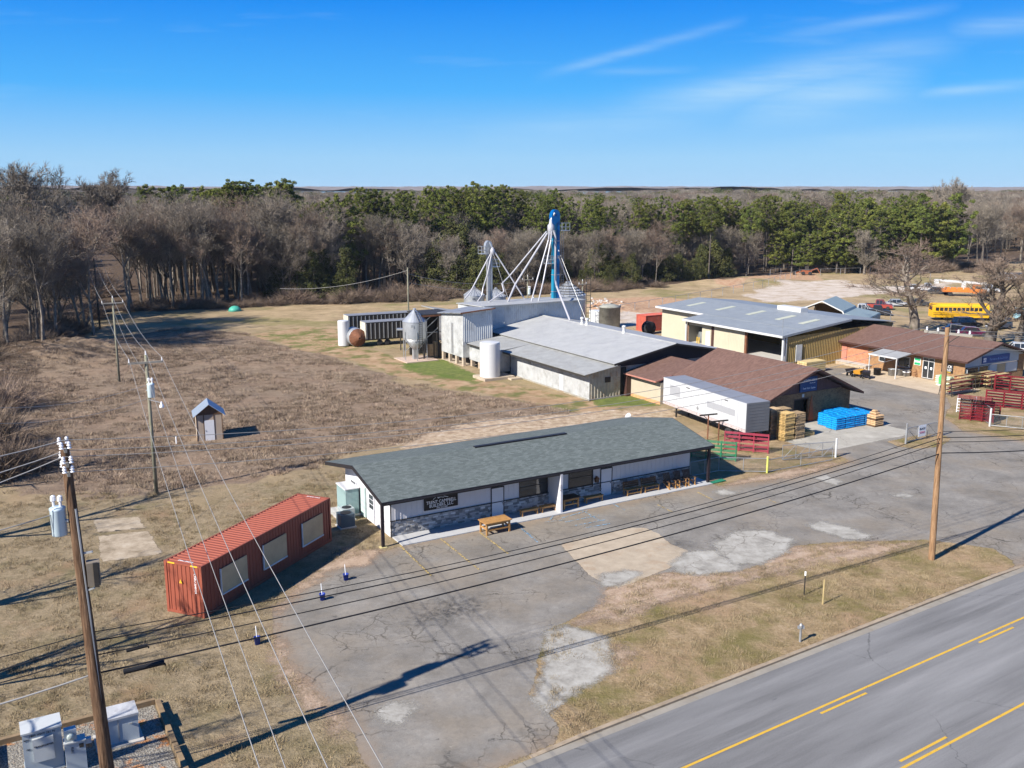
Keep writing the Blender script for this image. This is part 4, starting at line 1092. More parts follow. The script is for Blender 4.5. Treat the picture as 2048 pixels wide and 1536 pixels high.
# long high wall
MB().corr((4.3, 3.3), (8.0, 3.3), 2.9, 7.15, 7.15, .22, .035, side=-1).build('clad_wall', m_silvwall, D)
MB().corr((8.0, 3.5), (20.6, 3.5), 3.2, 7.15, 7.15, .3, .035, side=-1).build('clad_wall', m_silvwall, D)
MB().corr((20.6, 3.5), (20.6, 10), 0, 7.1, 6.8, .3, .035, side=-1).build('clad_wall', m_silvwall, D)
mb = MB(); mb.box(4.35, 3.35, 0, 8.0, 10, 6.8); mb.box(8.05, 3.55, 0, 20.55, 10, 6.8); mb.build('core_wall', m_silvwall, D)
mb = MB(); mb.add([(4.2, 2.75, 7.24), (20.9, 2.75, 7.24), (20.9, 10.3, 6.95), (4.2, 10.3, 6.95), (4.2, 2.75, 7.14), (20.9, 2.75, 7.14), (20.9, 10.3, 6.85), (4.2, 10.3, 6.85)],
               [(0, 1, 2, 3), (7, 6, 5, 4), (0, 4, 5, 1), (2, 6, 7, 3), (0, 3, 7, 4), (1, 5, 6, 2)]); mb.build('roof', m_silver, D)
mb = MB(); mb.add([(-.5, -.4, 7.02), (4.5, -.4, 7.36), (4.5, 6.6, 6.9), (-.5, 6.6, 6.3), (-.5, -.4, 6.92), (4.5, -.4, 7.26), (4.5, 6.6, 6.8), (-.5, 6.6, 6.2)],
               [(0, 1, 2, 3), (7, 6, 5, 4), (0, 4, 5, 1), (2, 6, 7, 3), (0, 3, 7, 4), (1, 5, 6, 2)]); mb.build('roof', m_galvd, D)
MB().prism([(-.55, 6.85), (4.5, 7.2), (4.5, 7.37), (-.55, 7.03)], -.46, -.41, 'xz').build('roof_beam', m_rust, D)
# open timber/steel lean-to shelter left of the mill
OS = thing_st('open_shelter', 'dark open-sided shelter with flat rusty roof left of the mill house', 'shelter', 53.9, 113.6)
MB().box(-2.2, 0, 5.95, 2.5, 4.8, 6.08).build('roof', m_steeldk, OS)
MB().box(-2.4, -.1, 5.75, 2.6, .02, 5.94).build('roof_beam', m_rust, OS)
for x in (-1.9, .3, 2.2):
    for y in (.1, 4.5): MB().box(x - .08, y - .08, 0, x + .08, y + .08, 5.75).build('post', m_steeldk, OS)
for p, q in (((-1.9, .1, 5.0), (-.9, .1, 5.7)), ((-1.9, .1, 3.9), (.3, .1, 5.6)), ((-1.9, .1, 3.6), (2.2, .1, 3.6)), ((-1.9, .1, 2.6), (.3, .1, 4.2)), ((.3, .1, 2.0), (2.2, .1, 3.6))):
    MB().bar(p, q, .09).build('brace', m_galvd, OS)
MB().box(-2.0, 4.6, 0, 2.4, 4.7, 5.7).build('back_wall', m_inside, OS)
for k in range(4): MB().box(-.9 + k * .8, .5, .3, -.3 + k * .8, 1.1, 1.9 + .3 * (k % 2)).build('timber_crate', m_palw, OS)
# grey roofed block behind
BK = thing_st('rear_storage', 'low grey storage building with dark roof behind the open shelter', 'building', 60.5, 128)
MB().box(0, 0, 0, 5, 4, 3.8).build('wall', m_silvwall, BK)
mb = MB(); mb.add([(-.3, -.4, 4.9), (5.3, -.4, 3.9), (5.3, 4.4, 3.9), (-.3, 4.4, 4.9), (-.3, -.4, 4.8), (5.3, -.4, 3.8), (5.3, 4.4, 3.8), (-.3, 4.4, 4.8)],
              [(0, 1, 2, 3), (7, 6, 5, 4), (0, 4, 5, 1), (2, 6, 7, 3), (0, 3, 7, 4), (1, 5, 6, 2)]); mb.build('roof', m_silver2, BK)
MB().prism([(0, 3.8), (5, 3.8), (0, 4.8)], 0, .1, 'xz').build('gable', m_silvwall, BK)

# ------------------------------------------------------------------ grain bins, silo, tanks
def bin_roof(parent, r, z0, z1, n, m, rib=None):
    MB().lathe([(r + .06, z0), (r * .12, z1 - .02), (r * .12, z1), (.02, z1)], n).build('roof', m, parent)
    if rib:
        mb = MB()
        for k in range(n):
            a = 2 * math.pi * k / n; mb.bar((math.cos(a) * (r + .05), math.sin(a) * (r + .05), z0 + .03), (math.cos(a) * r * .12, math.sin(a) * r * .12, z1 + .02), .05)
        mb.build('roof_rib', rib, parent)
    MB().lathe([(r * .14, z1), (r * .14, z1 + .14), (.03, z1 + .2)], 10).build('cap', m, parent)
def rings(r, z0, z1, step=.11, d=.012):
    p = []; z = z0
    while z < z1:
        p += [(r, z), (r + d, z + step / 2)]; z += step
    return p + [(r, z1)]
SI = thing('feed_silo', 'galvanised hopper-bottom feed silo on legs with a ladder, beside the mill house', 'silo', G(831, 719), R(30))
r = 1.62
MB().lathe(rings(r, 2.95, 5.2), 32).build('cylinder', m_galv, SI, True)
MB().lathe([(r, 2.95), (.3, 1.35), (.22, 1.3)][::-1], 24).build('hopper', m_galvd, SI, True)
bin_roof(SI, r, 5.2, 6.75, 24, m_galv)
MB().box(-.32, -.32, .05, .32, .32, 1.4).build('boot', m_galv, SI)
for k in range(6):
    a = R(15) + k * math.pi / 3; x, y = math.cos(a) * (r + .05), math.sin(a) * (r + .05)
    MB().tube((x, y, .1), (x, y, 3.9), .05, n=6).build('leg', m_galvd, SI)
for k in range(6):
    a, b = R(15) + k * math.pi / 3, R(15) + (k + 1) * math.pi / 3
    MB().bar((math.cos(a) * (r + .05), math.sin(a) * (r + .05), 1.3), (math.cos(b) * (r + .05), math.sin(b) * (r + .05), 2.9), .05).build('brace', m_galvd, SI)
la = R(-88); lx, ly = math.cos(la) * (r + .15), math.sin(la) * (r + .15); mb = MB()
for dx in (-.22, .22): mb.bar((lx + dx, ly, .9), (lx + dx, ly, 5.3), .05); mb.bar((lx + dx, ly, 5.3), (dx, -.35, 6.75), .05)
z = 1.0
while z < 5.3: mb.bar((lx - .22, ly, z), (lx + .22, ly, z), .035); z += .28
for k in range(5): f_ = k / 5; mb.bar((lx - .22 - (lx) * f_, ly * (1 - f_) - .35 * f_, 5.3 + 1.45 * f_), (lx + .22 - lx * f_, ly * (1 - f_) - .35 * f_, 5.3 + 1.45 * f_), .035)
mb.build('ladder', m_steeldk, SI)
MB().box(-2.2, -2.2, 0, 2.4, 2.2, .1).build('pad', mat('pinkish_concrete', (.45, .34, .27), .9, 0, .12), SI)
MB().lathe([(.5, 0), (.52, .28), (.3, .34), (.02, .36)], 16, -.9, -1.66).build('label_plate', m_whitetrim, SI) if False else None
o = MB().box(-1.2, -1.5, 4.55, -.75, -1.49, 4.9).build('label_plate', m_whitetrim, SI)
# bin lying on its side
LB = thing('fallen_bin', 'old hopper bin lying on its side with rusty cone toward the yard', 'grain bin', G(716, 694), R(-62))
LB_r = 1.32
for nm, prof, m_ in (('cylinder', rings(LB_r, -2.3, 0), m_galv), ):
    o = MB().lathe(prof, 28).build(nm, m_, LB, True); o.rotation_euler = (0, R(90), 0); o.location = (0, 0, LB_r + .05)
o = MB().lathe([(LB_r, 0), (.2, .85), (.2, .95), (.14, .95), (.12, .6)], 14).build('cone', m_rust, LB); o.rotation_euler = (0, R(90), 0); o.location = (0, 0, LB_r + .05)
for y in (-1.0, 1.0):
    MB().bar((-2.2, y, 2.0), (-3.6, y, .5), .06).build('leg', m_steeldk, LB); MB().bar((-2.3, y, .4), (-3.6, y, .5), .06).build('leg', m_steeldk, LB)
MB().bar((-3.6, -1, .5), (-3.6, 1, .5), .06).build('leg', m_steeldk, LB)
def white_tank(label, xy, r, h, name='white_tank', m=None, base=True, flat=True):
    o = thing(name, label, 'tank', xy)
    m = m or mat('white_tank_plastic', (.52, .52, .515), .4, 0, .03, 1)
    MB().lathe([(r, .12 if base else 0), (r, h - .12), (r - .04, h), (r * .4, h + .07), (.03, h + .1)], 56).build('shell', m, o)
    return o
T1 = white_tank('tall white cylindrical tank on a concrete plinth beside the silver lean-to', G(980, 757), 1.22, 4.45)
for a in (-1, 1): MB().cbox(.1 * a, -1.0, 4.4, .05, .03, .12).build('fitting', m_steeldk, T1)
o = thing_st('concrete_plinth', 'low concrete plinth under the tall white tank', 'plinth', *GS(980, 757)); MB().box(-1.5, -1.5, 0, 2.6, 1.6, .32).build('slab', m_cblock, o); MB().box(1.6, -2.4, 0, 3.0, -1.52, .2).build('step', m_cblock, o)
white_tank('white cylindrical tank standing at the left end of the old trailers', G(688, 692), .82, 3.75)
T2 = white_tank('short pale round tank behind the silver barn', G(1194, 651), 1.35, 2.55, m=mat('pale_grey_tank', (.6, .62, .62), .4, 0, .05))
T3 = thing('concrete_silo_tank', 'weathered grey lidded round tank behind the silver barn', 'tank', G(1219, 654))
MB().lathe([(1.75, 0), (1.75, 3.3), (1.82, 3.3), (1.82, 3.5), (.9, 3.8), (.05, 3.9)], 28).build('shell', mat('stained_grey_tank', (.27, .27, .235), .8, 0, .2, 1.5, dirt=(.14, .13, .11)), T3, True)
MB().bar((-3.4, .3, 3.2), (1.2, .1, 4.1), .09).build('fill_pipe', m_steeldk, T3)
def small_bin(label, u, v, px_r, vtop, depth_st, cone=True, z_eave=6.9):
    pass
def roof_bin(label, xy, r, ze, zt, cap=True, hoops=False):
    o = thing('grain_bin', label, 'grain bin', xy)
    MB().lathe(rings(r, 0, ze, .14, .015), 36).build('cylinder', m_galv, o, True)
    bin_roof(o, r, ze, zt, 20, m_galv, m_galvd)
    if hoops:
        for k, f_ in enumerate((.12, .3, .5, .72)):
            rr = r * (1 - f_ * .88) + .03; z = ze + (zt - ze) * f_ + .04
            MB().lathe([(rr - .04, z - .02), (rr + .06, z - .02), (rr + .03, z + .06), (rr - .07, z + .06)], 32).build('hoop', m_steeldk, o)
    return o
roof_bin('small galvanised grain bin marked H behind the mill, left of its twin', W(65.5, 124.8), 1.55, 6.95, 8.05)
roof_bin('small galvanised grain bin behind the mill, beside the silver elevator leg', W(68.0, 122.6), 1.5, 6.85, 7.95)
roof_bin('large dark-hooped galvanised grain bin at the right end of the mill', W(78.9, 119.6), 2.7, 6.8, 8.6, hoops=True)
o = [x for x in bpy.data.objects if x.name == 'grain_bin'][0]
text_obj('lettering', 'H', .55, o, m_black, (.0, -1.60, 6.5), RX)
# ladder cage on the big bin
o = thing('bin_ladder', 'caged ladder standing beside the big hooped grain bin', 'ladder', G(1176, 656)); mb = MB()
for x in (-.35, .35):
    for y in (-.3, .3): mb.bar((x, y, 0), (x, y, 8.3), .05)
for k in range(9):
    z = .6 + k * .95
    for a in (((-.35, -.3, z), (.35, -.3, z)), ((.35, -.3, z), (.35, .3, z)), ((-.35, .3, z), (.35, .3, z)), ((-.35, -.3, z), (-.35, .3, z))): mb.bar(*a, .05)
mb.build('cage', m_steeldk, o)

# ------------------------------------------------------------------ bucket elevators
m_blue = mat('bright_blue_paint', (.0, .10, .30), .35, .1, .12, .6)
m_blue2 = mat('light_blue_paint', (.012, .20, .33), .35, .1, .1, .6)
m_pipe = mat('pale_galvanised_pipe', (.40, .395, .42), .45, .2, .08, .5)
def at_depth(u, v, y):
    """world point seen at pixel (u, v) at distance y in front of the camera"""
    a = (u - 1024) / F_PX; b = -(v - 768) / F_PX; k = y / (_C + b * _S)
    return Vector((a * k, y, CAM_H + (-_S + b * _C) * k))
def elevator(label, u, y, vtop, m, w, head_dir=1, two=None):
    p = at_depth(u, vtop, y); o = thing('bucket_elevator', label, 'grain elevator', (p.x, p.y), R(30)); H = p.z
    MB().box(-w, -w * .6, 0, -.05, w * .6, H - .9).build('leg_casing', m, o)
    MB().box(.05, -w * .6, 0, w, w * .6, H - .9).build('leg_casing', two or m, o)
    # rounded head
    prof = [(math.cos(a) * (w + .12), math.sin(a) * (w + .3)) for a in [R(x) for x in range(0, 181, 18)]]
    prof = [(math.cos(a) * (w + .18) - .2, math.sin(a) * (w + .45)) for a in [R(x) for x in range(0, 181, 15)]]
    MB().prism(prof + [(-w - .38, -.9), (-w - .1, -1.3), (w - .02, -.5)], -w * .75, w * .75, 'xz').build('head', two or m, o).location = (0, 0, H - w - .45)
    for k in range(int((H - 8) / 2.4)):
        z = 8 + k * 2.4; MB().box(-w - .05, -w * .65, z, w + .05, w * .65, z + .07).build('flange', m_galv, o)
    return o, H
E1, H1 = elevator('tall blue bucket elevator leg with curved head over the mill house', 1112, 135.5, 419, m_blue2, .5, two=m_blue)
def platform(o, x0, x1, z, m):
    mb = MB(); mb.box(x0, -.6, z, x1, .6, z + .08); mb.build('platform', m, o); mb = MB()
    for x in (x0, .5 * (x0 + x1), x1):
        for y in (-.58, .58): mb.bar((x, y, z), (x, y, z + 1.1), .05)
    for zz in (.55, 1.1):
        for y in (-.58, .58): mb.bar((x0, y, z + zz), (x1, y, z + zz), .05)
        mb.bar((x1, -.58, z + zz), (x1, .58, z + zz), .05); mb.bar((x0, -.58, z + zz), (x0, .58, z + zz), .05)
    mb.build('railing', m, o)
platform(E1, .7, 2.0, H1 - 3.0, m_galv); platform(E1, -1.6, -.7, H1 - 7.6, m_galv)
mb = MB()
for x in (.95, 1.35):
    mb.bar((x, 0, 6.0), (x, 0, H1 - 3), .04)
z = 6.2
while z < H1 - 3: mb.bar((.95, 0, z), (1.35, 0, z), .03); z += .35
mb.build('ladder', m_galvd, E1)
E2, H2 = elevator('shorter galvanised bucket elevator leg over the left end of the mill house', 978.5, 136, 481, m_galv, .38)
platform(E2, -1.5, -.45, H2 - 1.9, m_galv); platform(E2, .45, 1.4, H2 - 3.8, m_galv)
# distributor heads and spouts
def spout(label, pts, r=.13, grp='grain spouts on the elevators'):
    o = thing('grain_spout', label, 'pipe', (pts[-1].x, pts[-1].y)); mb = MB()
    q = [tuple(p - Vector((pts[-1].x, pts[-1].y, 0))) for p in pts]
    mb.path(q, r, 8); mb.build('pipe', m_pipe, o)
    for p in (q[0], q[-1]): MB().lathe([(r * 1.3, -.06), (r * 1.3, .06)], 8).build('collar', m_galv, o).location = p
Y1 = 135.0
dst = at_depth(1102, 447, Y1)
o = thing('spout_distributor', 'pale round distributor hopper hung beside the blue elevator head', 'hopper', (dst.x, dst.y), z=dst.z - 1.0)
MB().lathe([(.2, -.7), (.42, -.5), (.5, .2), (.5, .7), (.28, 1.0), (.2, 1.6)], 16).build('hopper', m_pipe, o, True)
MB().tube((0, 0, 1.5), (.5, 0, 2.5), .17).build('chute', m_galv, o)
D1_ = at_depth(1101, 456, Y1)
for lab, tg in (('longest leftmost spout from the blue elevator, ending above the left bins', [(1093, 463), (1020, 551), (1004, 567), (1008, 583), (978, 604)]),
                ('thick left spout from the blue elevator to the mill roof', [(1095, 466), (1031, 568), (1016, 603)]),
                ('third spout from the left on the blue elevator', [(1099, 463), (1097, 480), (1074, 560), (1063, 602)]),
                ('fourth spout from the left on the blue elevator', [(1103, 463), (1102, 480), (1087, 560), (1077, 602)]),
                ('spout running straight down the front of the blue elevator then out over the barn', [(1108, 462), (1111, 475), (1111, 562), (1113, 572), (1140, 641)]),
                ('thin spout from the blue elevator to the big hooped bin', [(1117, 512), (1135, 560), (1136, 568)])):
    pts = []
    for i, (u, v) in enumerate(tg):
        yy = Y1 - .8 - (3.5 * i / (len(tg) - 1) if 'barn' not in lab else (0 if i < 3 else 9 * (i - 2) / 2))
        pts.append(at_depth(u, v, yy if 'hooped' not in lab else 139 - 2.5 * (2 - i)))
    spout(lab, pts, .14 if 'thick' in lab or 'barn' in lab else .10)
Y2 = 135.4
dst = at_depth(985, 504, Y2)
o = thing('spout_distributor', 'small distributor hopper beside the galvanised elevator head', 'hopper', (dst.x, dst.y), z=dst.z)
MB().lathe([(.12, -.5), (.35, -.2), (.35, .25), (.1, .7)], 12).build('hopper', m_pipe, o, True); MB().tube((0, 0, .5), (-.4, 0, 1.4), .12).build('chute', m_galv, o)
for lab, tg in (('left spout from the galvanised elevator to the left small bin', [(982, 506), (944, 578), (940, 585), (930, 597)]),
                ('second spout from the galvanised elevator to the nearer small bin', [(983, 508), (975, 548), (966, 576), (964, 590), (952, 608)]),
                ('right spout from the galvanised elevator crossing toward the mill roof', [(990, 505), (1020, 552), (1052, 603)])):
    spout(lab, [at_depth(u, v, Y2 - .8 * i / 3) for i, (u, v) in enumerate(tg)], .10)
for lab, p, q in (('thin guy cable right of the blue elevator', at_depth(1117, 500, Y1), at_depth(1172, 640, 128)), ('thin guy cable behind the galvanised elevator', at_depth(984, 500, Y2), at_depth(1018, 603, 133))):
    o = thing('guy_cable', lab, 'cable', (q.x, q.y)); MB().tube(tuple(p - Vector((q.x, q.y, 0))), (0, 0, q.z), .03, n=4).build('cable', m_galvd, o)

# ------------------------------------------------------------------ cream metal warehouse
F0 = (92.3, 83.9)
FB = thing_st('metal_warehouse', 'cream metal warehouse with pale grey roof and open bays, right of the silver barn', 'building', *F0)
MB().corr((0, 29.5), (0, 19.0), 0, 4.75, 4.75, .3, .03, side=-1).build('clad_wall', m_cream, FB)
fx = -3.9
MB().corr((fx, 18.95), (fx, 18.7), 1.0, 4.3, 4.3, .25, .03, side=-1).build('clad_wall', m_cream, FB)
MB().corr((fx, 18.7), (fx, 15.9), 3.55, 4.3, 4.3, .3, .03, side=-1).build('clad_wall', m_cream, FB)
MB().corr((fx, 15.9), (fx, 14.0), 1.0, 4.3, 4.3, .3, .03, side=-1).build('clad_wall', m_cream, FB)
MB().corr((fx - .12, 13.3), (fx - .12, 10.35), 1.0, 4.2, 4.2, .3, .03, side=-1).build('sliding_door', m_cream, FB)
MB().corr((fx - .16, 10.3), (fx - .16, 7.35), 1.0, 4.2, 4.2, .3, .03, side=-1).build('sliding_door', m_cream, FB)
MB().box(fx - .08, 13.4, 1.0, fx + .1, 13.9, 4.3).build('corner_post', m_browntrim, FB)
MB().box(fx - .14, 7.05, 1.0, fx + .1, 7.33, 4.3).build('corner_post', m_rust, FB)
MB().box(fx - .08, 18.72, 1.0, fx + .05, 18.94, 4.3).build('corner_post', m_rust, FB)
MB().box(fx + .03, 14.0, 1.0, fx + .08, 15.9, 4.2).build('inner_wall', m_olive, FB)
MB().box(fx, 19.0, 0, .05, 19.05, 4.4).build('side_wall', m_cream, FB)
MB().box(-4.6, .2, 0, -.02, 19.0, .97).build('dock', m_cblock, FB)
MB().box(-4.6, .2, .975, 6, 19.0, 1.0).build('dock_deck', m_conc, FB)
MB().box(.02, 29.45, 0, 16, 29.6, 4.75).build('rear_wall', m_cream, FB)
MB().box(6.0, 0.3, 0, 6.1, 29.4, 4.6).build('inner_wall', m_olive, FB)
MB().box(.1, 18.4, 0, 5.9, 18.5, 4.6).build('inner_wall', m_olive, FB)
MB().box(15.9, 0, 0, 16, 29.4, 4.7).build('rear_wall', m_cream, FB)
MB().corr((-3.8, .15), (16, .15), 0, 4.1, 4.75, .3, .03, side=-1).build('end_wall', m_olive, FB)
MB().box(fx - .05, 14.2, 1.02, fx - .035, 15.05, 3.1).build('door', m_door, FB)
dd = MB().box(-2.2, .03, .95, -1.15, .1, 3.05).build('door', mat('pale_grey_door', (.52, .52, .48), .5), FB)
MB().box(-4.25, 18.85, 0, -4.1, 19.05, 4.3).build('post', m_whitetrim, FB)
MB().box(-4.55, .0, 0, -4.3, .25, 4.3).build('post', m_whitetrim, FB)
MB().box(-4.0, .05, 0, -3.85, .2, 4.25).build('post', m_whitetrim, FB)
# tarpaulined load inside bay
tp = thing_st('covered_bale', 'grey plastic-wrapped load in the left bay of the cream warehouse', 'bale', 90.6, 101.2, z=1.0)
MB().lathe([(1.1, 0), (1.3, .7), (1.2, 1.6), (.7, 2.1), (.05, 2.2)], 14).build('wrap', mat('grey_tarp', (.16, .17, .17), .45, 0, .3, 2), tp, True)
for y in (15.95, 16.35): MB().tube((-4.35, y, 1.0), (-4.35, y, 2.1), .08).build('bollard', mat('yellow_bollard', (.6, .38, .04), .6), FB)
slope_sheets(FB, -1.0, 7.5, -.1, 29.9, 4.88, 5.75, 1.0, m_blueroof, pitch=.33)
mb = MB(); mb.add([(7.5, -.1, 5.75), (16.3, -.1, 4.85), (16.3, 29.9, 4.85), (7.5, 29.9, 5.75), (7.5, -.1, 5.68), (16.3, -.1, 4.78), (16.3, 29.9, 4.78), (7.5, 29.9, 5.68)],
              [(0, 1, 2, 3), (7, 6, 5, 4), (0, 4, 5, 1), (2, 6, 7, 3), (0, 3, 7, 4), (1, 5, 6, 2)]); mb.build('rear_roof', m_blueroof, FB)
slope_sheets(FB, -4.9, -1.02, -.1, 18.9, 4.42, 4.84, 1.0, m_blueroof, pitch=.33)
MB().box(-4.98, -.15, 4.15, -4.91, 18.95, 4.43).build('fascia', m_whitetrim, FB)
MB().box(-1.1, 18.95, 4.62, -1.01, 29.95, 4.90).build('fascia', m_whitetrim, FB)
MB().prism([(-4.9, 4.15), (-1.0, 4.6), (-1.0, 4.86), (-4.9, 4.43)], 18.96, 19.0, 'xz').build('fascia', m_whitetrim, FB)
MB().prism([(-4.9, 4.15), (-1.0, 4.6), (7.5, 5.5), (7.5, 5.76), (-1.0, 4.88), (-4.9, 4.43)], -.2, -.14, 'xz').build('fascia', m_blueroof, FB)
sk = mat('yellowed_skylight', (.44, .44, .32), .4, 0, .1)
for y, x in ((25.2, 3.4), (19.0, 3.6), (12.8, 3.6), (7.0, 3.4), (2.6, 3.2)):
    k = (5.75 - 4.88) / 8.5
    mb = MB(); z = lambda q: 4.88 + (q + 1.0) * k + .04
    mb.add([(x - 1.6, y, z(x - 1.6)), (x + 1.6, y, z(x + 1.6)), (x + 1.6, y + .9, z(x + 1.6)), (x - 1.6, y + .9, z(x - 1.6)), (x - 1.6, y, z(x - 1.6) - .03), (x + 1.6, y, z(x + 1.6) - .03), (x + 1.6, y + .9, z(x + 1.6) - .03), (x - 1.6, y + .9, z(x - 1.6) - .03)],
           [(0, 1, 2, 3), (0, 4, 5, 1), (1, 5, 6, 2), (2, 6, 7, 3), (3, 7, 4, 0)]); mb.build('skylight', sk, FB)
MB().box(7.0, 8.2, 5.6, 8.4, 12.6, 6.3).build('roof_monitor', m_whitetrim, FB)
MB().tube((-4.2, .6, 4.4), (-4.2, .6, 6.5), .03).build('antenna', m_galvd, FB)
# cardboard/wood things by the warehouse
ls = thing_st('lumber_stack', 'stack of pale yellow boards by the open end of the cream warehouse', 'lumber', 90.6, 81.6)
for j in range(5):
    for i in range(4): MB().box(-1.9, -.8 + i * .4, .15 + j * .26, 1.5, -.43 + i * .4, .36 + j * .26).build('board', m_lumber, ls)
for x in (-1.5, 1.1): MB().box(x - .06, -.85, 0, x + .06, .8, .14).build('bearer', m_wooddk, ls)
ch = thing_st('yellow_chute', 'curved yellow chute leaning at the corner of the orange brick store', 'chute', 94.8, 85.2)
mb = MB(); P_ = [(0, 0, 4.0), (-.1, -.1, 2.8), (-.35, -.25, 1.5), (-.9, -.6, .6), (-1.7, -1.1, .2)]
for a, b in zip(P_, P_[1:]): mb.bar(a, b, .75, .08)
mb.build('chute', mat('yellow_plastic', (.62, .36, .07), .4, 0, .1), ch)

# ------------------------------------------------------------------ carport
CP = thing('carport', 'open metal carport with curved pale-trimmed gable, behind the cream warehouse', 'carport', G(1597, 652), R(30) - R(62))
m_cpr = mat('grey_green_carport_roof', (.26, .32, .32), .5, .2, .08)
MB().prism([(-.0, 2.5), (.25, 2.95), (3.6, 4.4), (7.0, 2.95), (7.25, 2.5), (7.15, 2.5), (6.9, 2.9), (3.6, 4.3), (.3, 2.9), (.1, 2.5)], 0, 9.5, 'xz').build('roof', m_cpr, CP)
MB().prism([(-.1, 2.4), (.15, 2.95), (3.6, 4.5), (7.1, 2.95), (7.35, 2.4), (7.15, 2.4), (6.9, 2.85), (3.6, 4.3), (.35, 2.85), (.1, 2.4)], -.08, -.003, 'xz').build('trim', m_whitetrim, CP)
MB().prism([(7.3, 2.6), (11.0, 2.0), (11.2, 1.6), (11.1, 1.6), (10.9, 1.9), (7.3, 2.5)], 0, 9.5, 'xz').build('side_roof', m_cpr, CP)
MB().prism([(-3.2, 1.9), (-.1, 2.6), (-.1, 2.5), (-3.2, 1.8)], 0, 9.5, 'xz').build('side_roof', m_cpr, CP)
for x in (.05, 7.2, 11.1, -3.1):
    for y in (.05, 4.7, 9.4): MB().box(x - .05, y - .05, 0, x + .05, y + .05, 2.5 if 0 <= x < 8 else 1.8).build('post', m_whitetrim, CP)
MB().corr((11.15, 0), (11.15, 9.5), .0, 1.9, 1.9, .3, .03).build('side_wall', m_cpr, CP)
MB().box(.1, 9.4, 0, 7.1, 9.45, 3.0).build('back_wall', mat('brown_tarp_wall', (.20, .13, .07), .8, 0, .2), CP)

# ------------------------------------------------------------------ brick store
E0 = (98.7, 66.3)
EB = thing_st('brick_store', 'long brick farm store with red-brown shingle roof, glass doors and loading dock', 'building', *E0)
EL, ED = 21.4, 11.4
LD0, LD1 = 18.0, 19.9   # loading door (local y), dock 0.95 high
mb = MB()
mb.box(0, 13.6, 0, .2, LD0, 2.9); mb.box(0, LD1, 0, .2, EL, 2.9); mb.box(0, LD0, 2.95, .2, LD1, 2.96); mb.box(0, LD0, 2.75, .2, LD1, 2.9); mb.box(0, LD0, 0, .2, LD1, .45)
mb.box(.2, EL - .2, 0, ED, EL, 2.9); mb.build('painted_brick_wall', m_bricka, EB)
# tan brick part with windows and glass doors
ops = sorted([(3.95, 5.55, 0.1, 2.6), (11.0, 11.8, 1.2, 2.1), (7.4, 9.0, 1.0, 2.2)]); cur = 0; mb = MB()
for a, b, z0, z1 in ops:
    mb.box(0, cur, 0, .2, a, 2.9)
    if z0 > .2: mb.box(0, a, 0, .2, b, z0)
    mb.box(0, a, z1, .2, b, 2.9); cur = b
mb.box(0, cur, 0, .2, 13.6, 2.9); mb.build('tan_brick_wall', m_brickt, EB)
for a, b, z0, z1 in ops[1:]:
    f = MB(); f.box(-.05, a - .07, z0 - .07, .03, b + .07, z0); f.box(-.05, a - .07, z1, .03, b + .07, z1 + .07); f.box(-.05, a - .07, z0, .03, a, z1); f.box(-.05, b, z0, .03, b + .07, z1)
    fo = f.build('window', m_whitetrim, EB); MB().box(.03, a, z0, .05, b, z1).build('pane', m_glass, fo)
a, b, z0, z1 = ops[0]
f = MB()
for y in (a, .5 * (a + b) - .04, b - .08): f.box(-.04, y, .1, .05, y + .08, 2.6)
for z in (2.16, 2.53, .1): f.box(-.042, a + .08, z, .052, b - .08, z + .07)
fo = f.build('glass_door', m_whitetrim, EB)
for y0_, y1_ in ((a + .08, .5 * (a + b) - .04), (.5 * (a + b) + .04, b - .08)):
    MB().box(0, y0_, .17, .02, y1_, 2.16).build('pane', m_glass, fo); MB().box(0, y0_, 2.23, .02, y1_, 2.53).build('pane', m_glass, fo)
    MB().box(-.02, y0_ + .2, 1.2, -.01, y0_ + .45, 1.5).build('notice', m_white, fo)
# gable end facing the road: white boards, windows, sign
MB().box(.02, -.0, 0, ED, .18, .9).build('low_brick_wall', m_brickt, EB)
MB().box(ED - 1.2, -.03, .9, ED, .18, 2.9).build('brick_pier', m_brickt, EB)
MB().box(.02, 0, .9, ED - 1.22, .1, 1.95).build('mullion_wall', mat('grey_green_panel', (.28, .33, .32), .6), EB)
for k, (a, b) in enumerate(((.5, 2.4), (2.6, 4.3), (4.6, 5.9), (6.0, 7.6), (7.8, 9.9))):
    fr = MB(); fr.box(a - .06, -.05, .95, b + .06, -.003, 2.1); fo = fr.build('window', m_whitetrim, EB)
    MB().box(a, -.065, 1.0, b, -.052, 2.05).build('pane', (m_glass, m_glass, m_whitetrim, m_ply, m_whitetrim)[k], fo)
def ez(x): return 2.9 + 1.75 * (x + .8) / 6.5 if x < 5.7 else 4.65 - 1.75 * (x - 5.7) / 6.3
n = 26; m_gw = mat('shaded_pale_siding', (.42, .46, .48), .7, 0, .05)  # white boards toned grey-blue, the gable's shade put into the colour
for i in range(n):
    a, b = ED * i / n + .008, ED * (i + 1) / n - .008
    MB().box(a, -.02, 2.15, b, .06 + .01 * (i % 2), ez(.5 * (a + b)) - .16).build('gable_board', m_gw, EB)
gable_roof(EB, -.8, 12.0, -.75, 21.9, 5.7, 3.02, 4.75, 3.0, .14, m_brownroof, m_browntrim)
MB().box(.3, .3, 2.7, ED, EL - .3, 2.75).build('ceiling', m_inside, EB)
MB().box(5.0, .3, 0, 5.1, EL - .3, 2.7).build('inner_wall', m_inside, EB)
